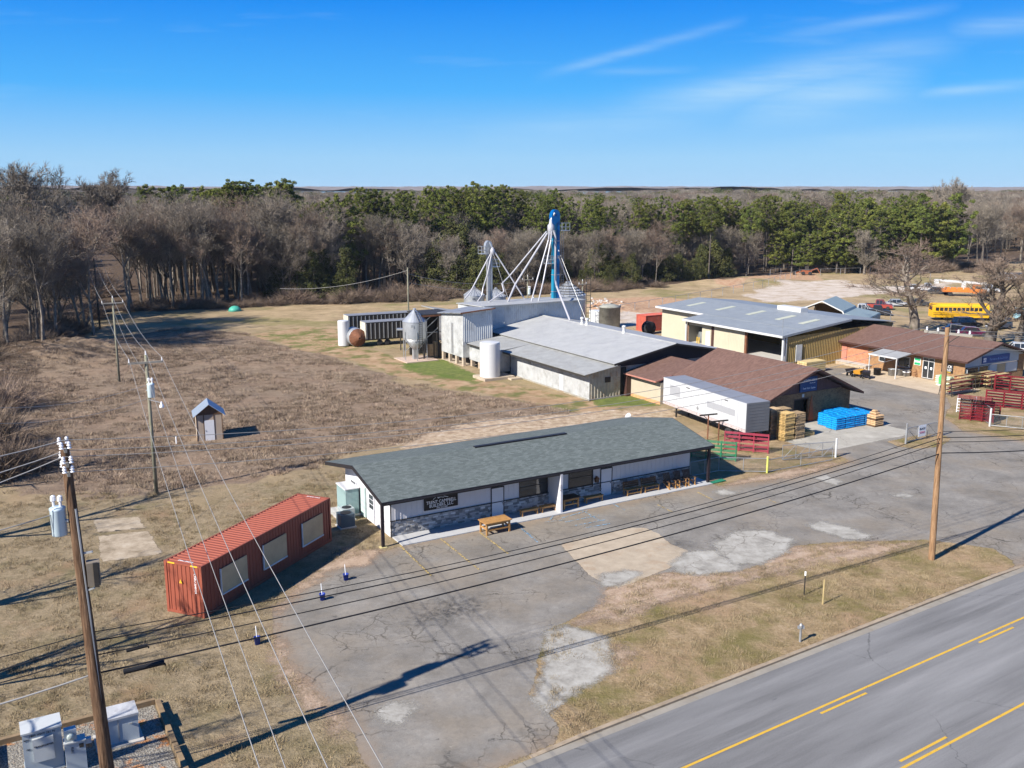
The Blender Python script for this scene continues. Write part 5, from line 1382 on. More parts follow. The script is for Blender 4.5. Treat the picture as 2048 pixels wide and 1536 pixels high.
# dock
MB().box(-1.1, 12.9, 0, -.0, EL + .3, .40).build('dock', m_cblock, EB)
MB().box(-1.15, 12.85, .403, -.002, EL + .3, .46).build('dock_deck', m_conc, EB)
MB().box(-.1, LD0 - 1.1, .48, -.04, LD0 - .05, 2.6).build('sliding_door', mat('pink_red_door', (.42, .17, .12), .7, 0, .15), EB)
MB().box(-.1, LD1 + .3, .48, -.04, LD1 + 1.1, 2.6).build('sliding_door', mat('grey_pink_door', (.38, .24, .2), .7, 0, .2), EB)
for z in (1.1, 1.8): MB().tube((-.08, LD0 - .05, z), (-.08, LD1 + .05, z), .04, n=6).build('door_bar', m_galv, EB)
# porch awning
AW = MB(); AW.add([(-.85, 6.6, 2.95), (-3.4, 6.6, 2.55), (-3.4, 10.7, 2.55), (-.85, 10.7, 2.95), (-.85, 6.6, 2.88), (-3.4, 6.6, 2.48), (-3.4, 10.7, 2.48), (-.85, 10.7, 2.88)],
               [(3, 2, 1, 0), (4, 5, 6, 7), (0, 1, 5, 4), (1, 2, 6, 5), (2, 3, 7, 6), (3, 0, 4, 7)])
aw = AW.build('awning', m_silver2, EB); MB().box(-3.46, 6.55, 2.42, -3.405, 10.75, 2.58).build('awning_edge', m_whitetrim, aw)
for y in (6.7, 10.6): MB().box(-3.4, y - .05, 0, -3.3, y + .05, 2.45).build('awning_post', m_whitetrim, aw)
# store signs
ss = thing_st('store_sign', 'long blue sign with white emblem on the brick store gable', 'sign', E0[0] + 5.6, E0[1] - .07, z=2.35)
MB().box(-2.6, -.07, 0, 2.6, .03, .85).build('board', mat('royal_blue_sign', (.02, .07, .24), .5, 0, .08), ss)
text_obj('lettering', 'Farmers & Exchange', .38, ss, mat('pale_blue_lettering', (.25, .38, .62), .6), (.45, -.075, .42), RX, sx=1.1)
for dx, dz in ((-.14, .14), (.14, .14), (-.14, -.14), (.14, -.14)): MB().cbox(-2.2 + dx, -.08, .42 + dz, .22, .02, .22).build('emblem', m_white, ss)
gs = thing_st('green_sign', 'green and white square sign on the brick wall left of the store doors', 'sign', E0[0] - .06, E0[1] + 6.25, rz=0, z=1.5)
mg = mat('green_sign_face', (.02, .30, .12), .5, 0, .05)
MB().box(-.04, -.45, 0, 0, .45, .9).build('board', m_white, gs); MB().box(-.05, -.4, .04, -.042, .4, .33).build('panel', mg, gs); MB().box(-.05, -.4, .55, -.042, .4, .86).build('panel', mg, gs)
text_obj('lettering', 'HARVEST', .2, gs, mg, (-.052, 0, .44), (math.pi / 2, 0, -math.pi / 2))
bs = thing_st('gas_sign', 'black and white lettered banner on the brick wall right of the store doors', 'sign', E0[0] - .06, E0[1] + 2.2, z=1.25)
MB().box(-.04, -.75, 0, 0, .75, 1.0).build('board', m_black, bs)
text_obj('lettering', 'BLACK', .42, bs, m_white, (-.045, 0, .72), (math.pi / 2, 0, -math.pi / 2)); text_obj('lettering', 'GOLD', .42, bs, m_white, (-.045, 0, .34), (math.pi / 2, 0, -math.pi / 2))
MB().box(-.045, -.5, .04, -.041, .5, .12).build('stripe', mat('yellow_stripe', (.6, .4, .05), .6), bs)

# ------------------------------------------------------------------ box trailers
m_trwhite = mat('white_trailer_skin', (.47, .48, .49), .45, .05, .02, .6)
m_trgrey = mat('grey_shaded_trailer_front', (.15, .155, .165), .5, .2, .1, .8)  # dark grey carries the shading of the front end in its colour
def wheel(parent, x, y, r, w, ax='y'):
    o = MB()
    o.lathe([(r * .55, -w / 2), (r * .92, -w / 2), (r, -w * .35), (r, w * .35), (r * .92, w / 2), (r * .55, w / 2)], 18)
    t_ = o.build('tyre', m_rubber, parent, True)
    rim = MB().lathe([(.05, -w * .3), (r * .56, -w * .42), (r * .56, w * .42), (.05, w * .3)], 12).build('rim', m_galvd, t_)
    t_.rotation_euler = (R(90), 0, 0) if ax == 'y' else (0, R(90), 0); t_.location = (x, y, r); return t_
tr0, tr1 = Vector(G(1330, 838)), Vector(G(1490, 880))
TA = math.atan2(tr1.y - tr0.y, tr1.x - tr0.x)
p0 = Vector((*G(1326, 806, 1.15), 0)); p1_ = Vector((*G(1491, 866, 1.15), 0))
dirv = (p1_ - p0); TA = math.atan2(dirv.y, dirv.x); TL = math.hypot(dirv.x, dirv.y)
zb = 1.15; zt = zb + 2.65
TR = thing('box_trailer', 'white box trailer with two grey patches, parked behind the office near the brick warehouse', 'trailer', (p0.x, p0.y), TA)
TWd = 2.5
MB().box(.02, .02, zb + .05, TL - .02, TWd - .02, zt - .03).build('body', m_trwhite, TR)
n = 11
for i in range(n): MB().box(TL * i / n + .02, -.012, zb + .3, TL * (i + 1) / n - .02, .018, zt - .12).build('side_panel', m_trwhite, TR)
MB().box(0, -.03, zb, TL, .02, zb + .28).build('lower_rail', mat('pinkish_white_rail', (.42, .36, .35), .6), TR)
mb = MB()
for i in range(17): mb.box(.5 + i * (TL - 1) / 16 - .06, -.036, zb + .12, .5 + i * (TL - 1) / 16 + .06, -.031, zb + .17)
mb.build('marker', m_rust, TR)
MB().box(0, -.03, zt - .11, TL, .02, zt).build('upper_rail', m_trwhite, TR)
MB().box(.01, .03, zt - .028, TL, TWd, zt + .03).build('roof', mat('grey_trailer_roof', (.22, .225, .24), .5, .1, .1, .8), TR)
MB().box(TL - .018, .0, zb, TL + .03, TWd, zt).build('front_wall', m_trgrey, TR)
for k in range(9): MB().box(TL + .03, .1, zb + .25 + k * .28, TL + .045, TWd - .1, zb + .3 + k * .28).build('front_rib', m_trgrey, TR)
mg2 = mat('pale_grey_patch', (.30, .305, .32), .5, 0, .03)
MB().box(TL * .09, -.018, zb + 1.15, TL * .225, -.0125, zt - .5).build('grey_patch', mg2, TR); MB().box(TL * .56, -.018, zb + 1.15, TL * .88, -.0125, zb + 1.75).build('grey_patch', mg2, TR)
MB().box(TL * .3, -.02, zt - .33, TL * .345, -.013, zt - .25).build('vent', m_black, TR); MB().box(TL * .76, -.02, zt - .33, TL * .8, -.013, zt - .25).build('vent', m_black, TR)
for u in (.45, .53): MB().prism([(TL * u, zb + .5), (TL * u + .22, zb + .72), (TL * u, zb + .94), (TL * u - .22, zb + .72)], -.02, -.013, 'xz').build('diamond_placard', m_white if u > .5 else m_galvd, TR)
for x in (TL - 1.5, TL - 2.7 - 0, ): wheel(TR, x, .25, .5, .3); wheel(TR, x, TWd - .25, .5, .3)
for y in (.5, TWd - .5): MB().box(1.6, y - .06, 0, 1.75, y + .06, zb).build('landing_leg', m_steeldk, TR)
MB().box(.3, .7, zb - .28, TL - .3, .85, zb - .003).build('chassis', m_rust, TR); MB().box(.3, 1.65, zb - .28, TL - .3, 1.8, zb - .003).build('chassis', m_rust, TR)

def old_trailer(label, u, v, y, L, H, zb_):
    p = at_depth(u, v, y); o = thing('old_trailer', label, 'trailer', (p.x, p.y), R(27))
    MB().box(.03, .03, zb_, L, 2.4, zb_ + H).build('body', m_steeldk, o)  # dark body colour carries the shade of the long side
    MB().box(-.02, 0, zb_, .025, 2.43, zb_ + H).build('end_wall', mat('rust_streaked_white_door', (.50, .48, .40), .7, 0, .15, 1.5, dirt=(.3, .17, .08)), o)
    k = int(L / .62)
    for i in range(k): MB().box(.1 + i * L / k, -.03, zb_ + .1, .22 + i * L / k, .025, zb_ + H - .1).build('side_rib', m_galv if i % 3 else m_galvd, o)
    MB().box(0, -.02, zb_ + H + .003, L, 2.45, zb_ + H + .06).build('roof', mat('grey_trailer_roof', (.36, .37, .39)), o)
    for x in (2.2, 3.4): wheel(o, x, .3, .45, .28)
    MB().box(L - 2, .8, .0, L - 1.8, .95, zb_).build('landing_leg', m_steeldk, o)
    MB().box(.3, .8, zb_ - .22, L, 1.0, zb_ - .002).build('chassis', m_steeldk, o)
    return o
old_trailer('ribbed old trailer with rusty white door, the rear one left of the feed silo', 698, 684, 141, 11.5, 2.6, 1.1)
old_trailer('ribbed old trailer nearer the feed silo, its pale end beside the fallen bin', 732, 686, 135, 8.5, 2.5, 1.0)
o = thing('blower_frame', 'dark frame with pale top beside the feed silo', 'frame', G(806, 700)); 
for x in (-.3, .3):
    for y in (-.3, .3): MB().box(x - .05, y - .05, 0, x + .05, y + .05, 2.9).build('leg', m_steeldk, o)
MB().box(-.8, -.5, 2.9, .9, .5, 3.1).build('top', m_galv, o)

# ------------------------------------------------------------------ wooden pallets
def pallet_mesh(m):
    mb = MB()
    for i in range(7): mb.box(-.6 + i * .183, -.5, .105, -.6 + i * .183 + .1, .5, .125)
    for y in (-.5, -.02, .46): mb.box(-.6, y, .02, .6, y + .04, .104)
    for x in (-.6, -.05, .5): mb.box(x, -.5, .0, x + .1, .5, .019)
    return mb.mesh('pallet', m)
PM = [pallet_mesh(m_palw), pallet_mesh(m_paly)]
rp = random.Random(11)
def pallet_stack(s, t, n, m, label, group, rz=0.0, lean=0.0):
    for k in range(n):
        o = bpy.data.objects.new('wooden_pallet', PM[m]); COL.objects.link(o)
        x, y = W(s + rp.uniform(-.05, .05) + lean * k * .02, t + rp.uniform(-.05, .05)); o.location = (x, y, .012 + k * .14)
        o.rotation_euler = (rp.uniform(-.012, .012), rp.uniform(-.012, .012), R(30) + rz + rp.uniform(-.05, .05))
        tag(o, label, 'pallet', group)
pallet_stack(62.85, 59.25, 18, 1, 'pale yellow pallet in the front corner stack before the brick warehouse', 'pallets in the front corner stack')
pallet_stack(64.2, 59.25, 17, 0, 'weathered pallet in the front stack nearest the dark doorway', 'pallets in the front stack nearest the doorway', .02)
pallet_stack(62.6, 60.7, 19, 0, 'weathered pallet in the left rear stack against the brick warehouse corner', 'pallets in the left rear stack', -.03)
pallet_stack(64.0, 60.8, 18, 0, 'weathered pallet in the tall rear stack behind the front ones', 'pallets in the tall rear stack')
pallet_stack(65.7, 59.5, 3, 1, 'pallet in the low pile of three beside the tall front stacks', 'pallets in the low pile')
# blue wrapped loads
t = NT('blue_stretch_wrap', .3, 0, .5); t.color(t.ramp(t.noise(4, 5, .7), [(.3, (.0, .16, .46)), (.7, (.01, .30, .66))])); t.bump(t.noise(9, 5, .7), .5, .05); m_bluew = t.m
def bag_layer(L, D, H, m, rs_, nx=2, ny=2):
    mb = MB()
    for i in range(nx):
        for j in range(ny):
            x0, x1 = -L / 2 + i * L / nx, -L / 2 + (i + 1) * L / nx; y0, y1 = -D / 2 + j * D / ny, -D / 2 + (j + 1) * D / ny; b = .05
            o_ = len(mb.v); e = rs_.uniform(0, .03)
            mb.add([(x0 + b, y0 + b, 0), (x1 - b, y0 + b, 0), (x1 - b, y1 - b, 0), (x0 + b, y1 - b, 0), (x0 - e, y0 - e, H * .5), (x1 + e, y0 - e, H * .5), (x1 + e, y1 + e, H * .5), (x0 - e, y1 + e, H * .5),
                    (x0 + b, y0 + b, H), (x1 - b, y0 + b, H), (x1 - b, y1 - b, H), (x0 + b, y1 - b, H)],
                   [(3, 2, 1, 0), (8, 9, 10, 11)] + [(k, (k + 1) % 4, (k + 1) % 4 + 4, k + 4) for k in range(4)] + [(k + 4, (k + 1) % 4 + 4, (k + 1) % 4 + 8, k + 8) for k in range(4)])
    return mb
names = [['front left corner', 'front second from the left', 'front third from the left', 'front right end'], ['rear left', 'rear second from the left', 'rear third from the left', 'rear right end']]
for r_ in range(2):
    for c_ in range(4):
        s, t_ = 70.0 + c_ * 1.32 + r_ * .35, 59.75 + r_ * 1.35
        o = thing_st('wrapped_load', 'bright blue wrapped load in the block by the brick warehouse, ' + names[r_][c_], 'pallet load', s, t_, 'blue wrapped pallet loads')
        for k in range(6 if not (r_ == 1 and c_ == 3) else 5):
            bag_layer(1.22, 1.24, .2, m_bluew, rp).build('bag_layer', m_bluew, o).location = (rp.uniform(-.02, .02), rp.uniform(-.02, .02), .03 + k * .2)
for c_, (s, t_) in enumerate(((72.2, 62.55), (73.6, 62.7), (74.8, 61.4))):
    o = thing_st('wrapped_load', 'bright blue wrapped load of bags, ' + ('hard against the warehouse wall', 'at the shaded warehouse corner', 'standing alone past the end of the block')[c_], 'pallet load', s, t_, 'blue wrapped pallet loads')
    for k in range(5): bag_layer(1.22, 1.1, .2, m_bluew, rp).build('bag_layer', m_bluew, o).location = (0, 0, .03 + k * .2)
m_tanbag = mat('tan_paper_bag', (.46, .30, .16), .7, 0, .2, 4, rnd=.1)
o = thing_st('bagged_pallet', 'pallet of tan paper bags in two tiers, right of the blue loads', 'pallet load', 74.2, 58.75)
MB().box(-.6, -.6, 0, .6, .6, .12).build('pallet', m_wooddk, o)
for k in range(3): bag_layer(1.2, 1.2, .17, m_tanbag, rp).build('bag_layer', m_tanbag, o).location = (0, 0, .13 + k * .17)
MB().box(-.6, -.6, .66, .6, .6, .78).build('pallet', m_wooddk, o)
for k in range(2): bag_layer(1.2, 1.2, .17, m_tanbag, rp).build('bag_layer', m_tanbag, o).location = (0, 0, .79 + k * .17)
bag_layer(.6, .7, .2, m_tanbag, rp, 1, 1).build('loose_bag', m_tanbag, o).location = (.05, .05, 1.14)
bag_layer(.35, .4, .2, m_tanbag, rp, 1, 1).build('loose_bag', m_tanbag, o).location = (.1, .1, 1.32)

# ------------------------------------------------------------------ livestock panels
m_red = mat('dark_red_panel_paint', (.15, .010, .016), .45, 0, .1, rnd=.15); m_pink = mat('raspberry_panel_paint', (.30, .04, .065), .45, 0, .1, rnd=.1)
m_green = mat('green_panel_paint', (.02, .17, .08), .45, 0, .1, rnd=.1); m_whp = mat('white_panel_paint', (.65, .67, .72), .5, 0, .05)
PANELS = {}
def corral_panel(label, s, t, L, H, rz, m, group, n=6, z=0.0, tilt=0.0, nv=4):
    key = (L, H, m.name, n)
    o = thing_st('corral_panel', label, 'livestock panel', s, t, group, rz, z); o.rotation_euler.x = tilt
    if key in PANELS:
        for nm, me_, loc in PANELS[key]:
            c = bpy.data.objects.new(nm, me_); COL.objects.link(c); c.parent = o; c.location = loc
        return o
    L_ = []
    rail = MB().box(-L / 2, -.022, 0, L / 2, .022, .045).mesh('rail', m); up = MB().box(-.035, -.035, 0, .035, .035, H).mesh('upright', m)
    for i in range(n): L_.append(('rail', rail, (0, 0, .12 + i * (H - .2) / (n - 1))))
    for i in range(nv): L_.append(('upright', up, (-L / 2 + i * L / (nv - 1), 0, 0)))
    PANELS[key] = L_
    for nm, me_, loc in L_:
        c = bpy.data.objects.new(nm, me_); COL.objects.link(c); c.parent = o; c.location = loc
    return o
for i in range(3):
    corral_panel('raspberry red corral panel in the bundle standing behind the office', 56.8 + i * .2, 57.9 + i * .2, 3.7, 1.6, R(-50), m_pink, 'raspberry corral panels behind the office', 5)
for i in range(3):
    corral_panel('green corral panel in the bundle partly under the office roof corner', 52.7 + i * .2, 57.5 + i * .18, 3.7, 1.55, R(-50), m_green, 'green corral panels by the office', 5)
# store yard, dark red
def at_px(u, v): return GS(u, v)
s_, t_ = at_px(1950, 848)
for i in range(4): corral_panel('dark red corral panel in the tall leaning bundle beside the white gate', s_ + 1.0 + .25 * i, t_ + .6 + .16 * i, 3.0, 2.0, R(-62), m_red, 'dark red panels in the tall bundle', 7, z=0.0)
for i in range(5): corral_panel('dark red corral panel lying stacked on top of the tall bundle', s_ + 1.6, t_ + 1.2, 2.9, 1.7, R(-62), m_red, 'dark red panels stacked on the tall bundle', 6, z=2.02 + .1 * i, tilt=R(78)) if i < 4 else None
corral_panel('white tubular gate leaning on the dark red panels', *at_px(1931, 826), 1.7, 1.75, R(-62), m_whp, None, 6, tilt=R(-8), nv=2)
for i in range(3): corral_panel('dark red corral panel in the low bundle right of the white gate', *(lambda q: (q[0] + .25 * i, q[1] + .2 * i))(at_px(1972, 838)), 2.4, 1.5, R(-62), m_red, 'dark red panels in the low bundle', 6)
for i in range(4): corral_panel('dark red corral panel in the long bundle at the right edge', *(lambda q: (q[0] + .16 * i, q[1] + .14 * i))(at_px(2025, 818)), 5.0, 1.7, R(-62), m_red, 'dark red panels in the long bundle', 6)
for i in range(4): corral_panel('dark red corral panel in the rear bundle at the right edge, before the store', *(lambda q: (q[0] + .16 * i, q[1] + .14 * i))(at_px(2035, 786)), 4.6, 1.8, R(-62), m_red, 'dark red panels in the rear bundle', 6)
# racks of yellow lumber before the store gable
for k, (u, v, L) in enumerate(((1912, 788, 4.2), (1935, 776, 4.6), (1960, 772, 4.4), (1990, 775, 4.0))):
    s2, t2 = at_px(u, v); o = thing_st('lumber_rack', ('left', 'second', 'third', 'right')[k] + ' steel rack of yellow boards before the store gable', 'rack', s2, t2)
    for x in (-L / 2 + .2, L / 2 - .2):
        MB().bar((x, -.8, 0), (x, -.6, 1.5), .06).build('upright', m_steeldk, o); MB().bar((x, .8, 0), (x, .6, 1.5), .06).build('upright', m_steeldk, o)
        for z in (.5, 1.0): MB().bar((x, -.75, z), (x, .75, z), .06).build('crossbar', m_steeldk, o)
    for z in (.55, 1.05, 1.5):
        for j in range(4): MB().box(-L / 2, -.62 + j * .32, z, L / 2, -.44 + j * .32, z + .06).build('board', m_lumber if (j + k) % 3 else m_red, o)
# fences and gates of wire mesh
m_mesh = None
t = NT('chain_link', .5, .5, .4); t.color((.20, .21, .21))
sp = t.new('ShaderNodeSeparateXYZ'); tc = t.new('ShaderNodeTexCoord'); t.l.new(tc.outputs['Object'], sp.inputs[0])
def diag(sg):
    v = t.math('ADD', sp.outputs[0], t.math('MULTIPLY', sp.outputs[2], sg)); v = t.math('MULTIPLY', v, 13.0)
    fr = t.math('FRACT', v); return t.math('LESS_THAN', t.math('ABSOLUTE', t.math('SUBTRACT', fr, .5)), .05)
t.alpha(t.math('MAXIMUM', diag(1), diag(-1))); m_mesh = t.m
def gate(label, a, b, H=1.35, nv=4, name='mesh_gate', cat='gate', braces=True, post=True):
    A_, B_ = Vector(a), Vector(b); d = B_ - A_; L = d.length
    o = thing(name, label, cat, a, math.atan2(d.y, d.x))
    for z in (.12, H): MB().tube((0, 0, z), (L, 0, z), .03, n=6).build('rail', m_galvd, o)
    for i in range(nv): MB().tube((L * i / (nv - 1), 0, .1), (L * i / (nv - 1), 0, H), .028, n=6).build('upright', m_galvd, o)
    if braces:
        for i in range(nv - 1): MB().tube((L * i / (nv - 1), 0, H), (L * (i + 1) / (nv - 1), 0, .12), .022, n=5).build('brace', m_galvd, o)
    MB().add([(0, 0, .1), (L, 0, .1), (L, 0, H), (0, 0, H)], [(0, 1, 2, 3)]).build('wire_mesh', m_mesh, o)
    return o
def gpost(label, xy, h=1.6, m=None):
    o = thing('gate_post', label, 'post', xy); MB().lathe([(.09, 0), (.09, h), (.11, h + .02), (.02, h + .1)], 10).build('post', m or m_whitetrim, o)
gate('long wire gate beside the pallet stacks, swung open along the grass', G(1670, 914), G(1564, 922), nv=5)
gpost('white gate post right of the long wire gate', G(1671, 915)); 
gate('wire gate hung with a black and red lettered banner', G(1812, 886), G(1874, 872), nv=4)
gpost('grey gate post left of the bannered gate', G(1811, 888), 1.8, m_galvd)
gpost('gate post behind the big brown pole', G(1877, 873), 1.8, m_galvd)
bn = thing('banner', 'white banner with black and red lettering tied to the wire gate', 'banner', G(1842, 880), math.atan2(G(1874, 872)[1] - G(1812, 886)[1], G(1874, 872)[0] - G(1812, 886)[0]), z=.35)
MB().box(-.55, -.05, 0, .55, -.035, 1.05).build('sheet', m_white, bn)
text_obj('lettering', 'BLACK', .27, bn, m_black, (0, -.055, .72), RX); text_obj('lettering', 'GOLD', .27, bn, mat('crimson_lettering', (.35, .02, .06), .6), (0, -.055, .38), RX)
gate('steep open gate by the dark red panels', G(1980, 851), G(1946, 828), H=1.7, nv=3); gpost('white gate post by the dark red panels', G(1979, 853), 1.7)
gate('low chain-link fence under the office roof corner', G(1380, 955), G(1437, 944), H=1.25, nv=3, name='wire_fence', cat='fence', braces=False)
gate('low chain-link fence running from the office to the yard gate', G(1437, 944), G(1535, 946), H=1.2, nv=3, name='wire_fence', cat='fence', braces=False)
gate('low chain-link fence between the yellow post and the long wire gate', G(1535, 946), G(1664, 922), H=1.1, nv=3, name='wire_fence', cat='fence', braces=False)
gpost('yellow-green fence post beside the raspberry panels', G(1534, 946), 1.3, mat('yellow_green_post', (.5, .5, .12), .6))
gate('chain-link fence beside the dark red panels at the right edge', G(1981, 853), G(2075, 862), H=1.2, nv=4, name='wire_fence', cat='fence', braces=False)
def long_fence(label, pts, H=1.7, step=5.0):
    o = thing('wire_fence', label, 'fence', pts[0]); x0, y0 = pts[0]; up = MB().tube((0, 0, 0), (0, 0, H), .06, n=5).mesh('post', m_galvd)
    rail = MB(); ms = MB()
    for a, b in zip(pts, pts[1:]):
        d = Vector(b) - Vector(a); n = max(1, int(d.length / step))
        rail.tube((a[0] - x0, a[1] - y0, H), (b[0] - x0, b[1] - y0, H), .035, n=4)
        for i in range(n + 1):
            c = bpy.data.objects.new('post', up); COL.objects.link(c); c.parent = o; c.location = (a[0] + d.x * i / n - x0, a[1] + d.y * i / n - y0, 0)
    rail.build('rail', m_galvd, o)
long_fence('wire fence with posts along the top of the embankment behind the grey lot', px((1180, 625), (1216, 646), (1240, 628), (1400, 600), (1525, 575), (1600, 552), (1720, 548)))
long_fence('wire fence behind the cream warehouse and brick store', px((1700, 622), (1780, 648), (1900, 670), (2048, 690)))
long_fence('wire fence in front of the pine block at the far right', px((1540, 552), (1640, 538), (1740, 548), (1860, 560)), 1.8, 6)

# T-shaped racks behind the office
for k, (u, v) in enumerate(((1415, 880), (1436, 894), (1492, 876), (1513, 884))):
    o = thing('tee_stand', ('leftmost', 'second', 'third', 'rightmost')[k] + ' rusty T-shaped stand behind the office', 'stand', G(u, v), R(20))
    MB().tube((0, 0, 0), (0, 0, 2.3), .06, n=6).build('post', m_rust, o); MB().box(-.9, -.06, 2.3, .9, .06, 2.42).build('crossbar', m_steeldk, o); MB().bar((-.05, 0, 1.9), (-.5, 0, 2.3), .05).build('brace', m_steeldk, o)

# ------------------------------------------------------------------ small things on the car park and verge
m_bucket = mat('blue_bucket_plastic', (.015, .045, .30), .4, 0, .05)
for k, (u, v) in enumerate(((692, 1160), (645, 1200), (515, 1288))):
    o = thing('bucket', 'blue bucket holding a white stick, ' + ('nearest the office', 'middle of the three', 'nearest the bottom left, at the grass edge')[k], 'bucket', G(u, v), group='blue buckets along the car-park edge')
    MB().lathe([(.13, 0), (.165, .36), (.175, .36), (.175, .38), (.15, .38), (.145, .3), (.05, .29)], 16).build('pail', m_bucket, o, True)
    MB().tube((0, 0, .05), (-.05, .03, .95), .022, n=6).build('stick', m_white, o)
for k, (u, v, h) in enumerate(((1608, 1191, 1.4), (1645, 1209, 1.45))):
    o = thing('survey_stake', ('dark stake with a white tip on the verge', 'pale wooden stake on the verge nearer the road')[k], 'stake', G(u, v))
    MB().box(-.03, -.02, 0, .03, .02, h).build('stake', (m_steeldk, m_lumber)[k], o); 
    if k == 0: MB().box(-.04, -.03, h - .22, .04, .03, h + .02).build('tip', m_white, o)
o = thing('hydrant_marker', 'short grey valve post on the verge beside the road', 'post', G(1600, 1284))
MB().lathe([(.06, 0), (.06, .75), (.1, .78), (.1, .9), (.03, 1.0)], 10).build('post', m_galvd, o); MB().box(-.16, -.05, .72, .16, .05, .86).build('arm', m_galv, o)
o = thing('marker_post', 'small white marker post in the brown field left of the pump shed', 'post', G(353, 889)); MB().lathe([(.06, 0), (.06, .7), (.02, .74)], 8).build('post', m_white, o)
o = thing('drain_mat', 'green drain cover in the grass beside the porch end', 'mat', G(1432, 965)); MB().bar((-.5, -.25, .05), (.7, .45, .09), .5, .04).build('mat', m_green, o)
o = thing('water_barrel', 'blue barrel on the loading dock', 'barrel', W(98.1, 86.0), z=.46); MB().lathe([(.28, 0), (.32, .15), (.32, .75), (.28, .9)], 16).build('drum', mat('faded_blue_barrel', (.05, .20, .42), .5), o, True)
# wheelbarrows / carts before the store
for k, (u, v, c) in enumerate(((1703, 752, m_black), (1717, 754, mat('orange_cart', (.60, .28, .03), .5)), (1732, 757, m_black))):
    o = thing('garden_cart', ('black cart at the left of the row', 'orange cart between two black ones', 'black cart at the right of the row')[k] + ' before the brick store', 'cart', G(u, v), R(30) + .3 * k)
    MB().prism([(-.75, .9), (.75, .9), (.5, .42), (-.5, .42)], -.42, .42, 'xz').build('tray', c, o)
    for x in (-.35, .35):
        for y in (-.38, .38): wheel(o, x, y, .2, .1)
    MB().bar((.6, 0, .5), (1.4, 0, .95), .05).build('handle', m_steeldk, o)
for k, (u, v) in enumerate(((1754, 750), (1783, 751), (1800, 751), (1812, 752))):
    o = thing('stock_tank', ('black tub', 'large galvanised tub', 'small galvanised tub', 'rounded galvanised tub with a white ring')[k] + ' by the store awning', 'tub', G(u, v))
    MB().lathe([(.42, 0), (.45, .8), (.48, .8), (.48, .84), (.40, .84), (.38, .1), (.05, .08)], 18).build('tub', (m_black, m_galv, m_galvd, m_galv)[k], o, True)
    if k == 3: MB().lathe([(.49, .5), (.5, .5), (.5, .6), (.49, .6)], 18).build('ring', m_white, o)
o = thing('mulch_bags', 'pale green heap of bags against the store wall right of the glass doors', 'bags', W(97.9, 68.2), R(30))
for k in range(4): bag_layer(1.9, .8, .24, None, rp, 3, 1).build('bag', mat('pale_green_bag', (.42, .50, .35), .6, 0, .2, 4), o).location = (0, 0, k * .24)
o.rotation_euler.z += R(90)
o = thing('sandwich_board', 'green round-topped sign board on the storefront walk', 'sign', G(1883, 770)); MB().prism([(-.35, .1), (.35, .1), (.38, .9), (.2, 1.25), (-.2, 1.25), (-.38, .9)], -.05, .05, 'xz').build('board', mat('bright_green_board', (.12, .50, .16), .5), o); MB().box(-.5, -.3, 0, .5, .3, .1).build('base', m_white, o)
o = thing('green_tarp', 'small turquoise tarp mound at the far edge of the straw field', 'tarp', G(470, 622)); MB().lathe([(1.3, 0), (1.1, .5), (.6, .9), (.1, 1.0)], 10).build('cover', mat('turquoise_tarp', (.06, .33, .25), .5), o, True)
o = thing('leaning_board', 'dark leaning slab in the clearing behind the field', 'board', G(170, 657)); MB().bar((0, 0, 0), (.7, .6, 2.0), .8, .15).build('slab', m_black, o)
for k, (u, v) in enumerate(((1107, 0),)): pass

# ------------------------------------------------------------------ utility cabinets in the timber-edged gravel bed
m_cab = mat('pale_cabinet_paint', (.36, .405, .435), .45, .05, .04, 1); m_cabtop = mat('white_cabinet_top', (.46, .475, .465), .5, 0, .05, 1.5, dirt=(.45, .44, .42))
t = NT('grey_gravel', .95, 0, .15); t.color(t.mix(t.step(t.noise(.9, 4, .6), .54, .62), t.ramp(t.vor(14), [(.1, (.09, .078, .065)), (.5, (.20, .18, .15)), (.8, (.29, .27, .23))]), t.ramp(t.noise(6, 4), [(.3, (.30, .12, .04)), (.7, (.42, .2, .08))]))); t.bump(t.vor(14), .9, .04); edge_alpha(t, .1, 2)
sheet('gravel_bed', st((-.9, 40.2), (5.2, 40.4), (5.2, 32), (-.9, 32)), .014, t.m, .3, .2)
m_tim = mat('weathered_sleeper', (.23, .16, .09), .9, 0, .25, 2, dirt=(.10, .07, .045))
for lab, p, q in (('timber sleeper along the back of the gravel bed', (-.9, 40.3), (5.25, 40.45)), ('timber sleeper along the right of the gravel bed', (5.35, 40.3), (5.35, 36.6)), ('lower timber sleeper at the right of the gravel bed', (5.35, 36.5), (5.45, 32)), ('timber sleeper along the left of the gravel bed', (-.95, 40.1), (-.95, 32))):
    a, b = Vector(W(*p)), Vector(W(*q)); o = thing('timber_edging', lab, 'timber', a); d = b - a; o.rotation_euler.z = math.atan2(d.y, d.x)
    MB().box(0, -.1, 0, d.length, .1, .25).build('beam', m_tim, o)
def cab_at(u, v): return GS(u, v)
o = thing_st('utility_cabinet', 'tall pale grey metering cabinet with white sloped top, leftmost in the gravel bed', 'utility cabinet', -.02 + .05, 37.35)
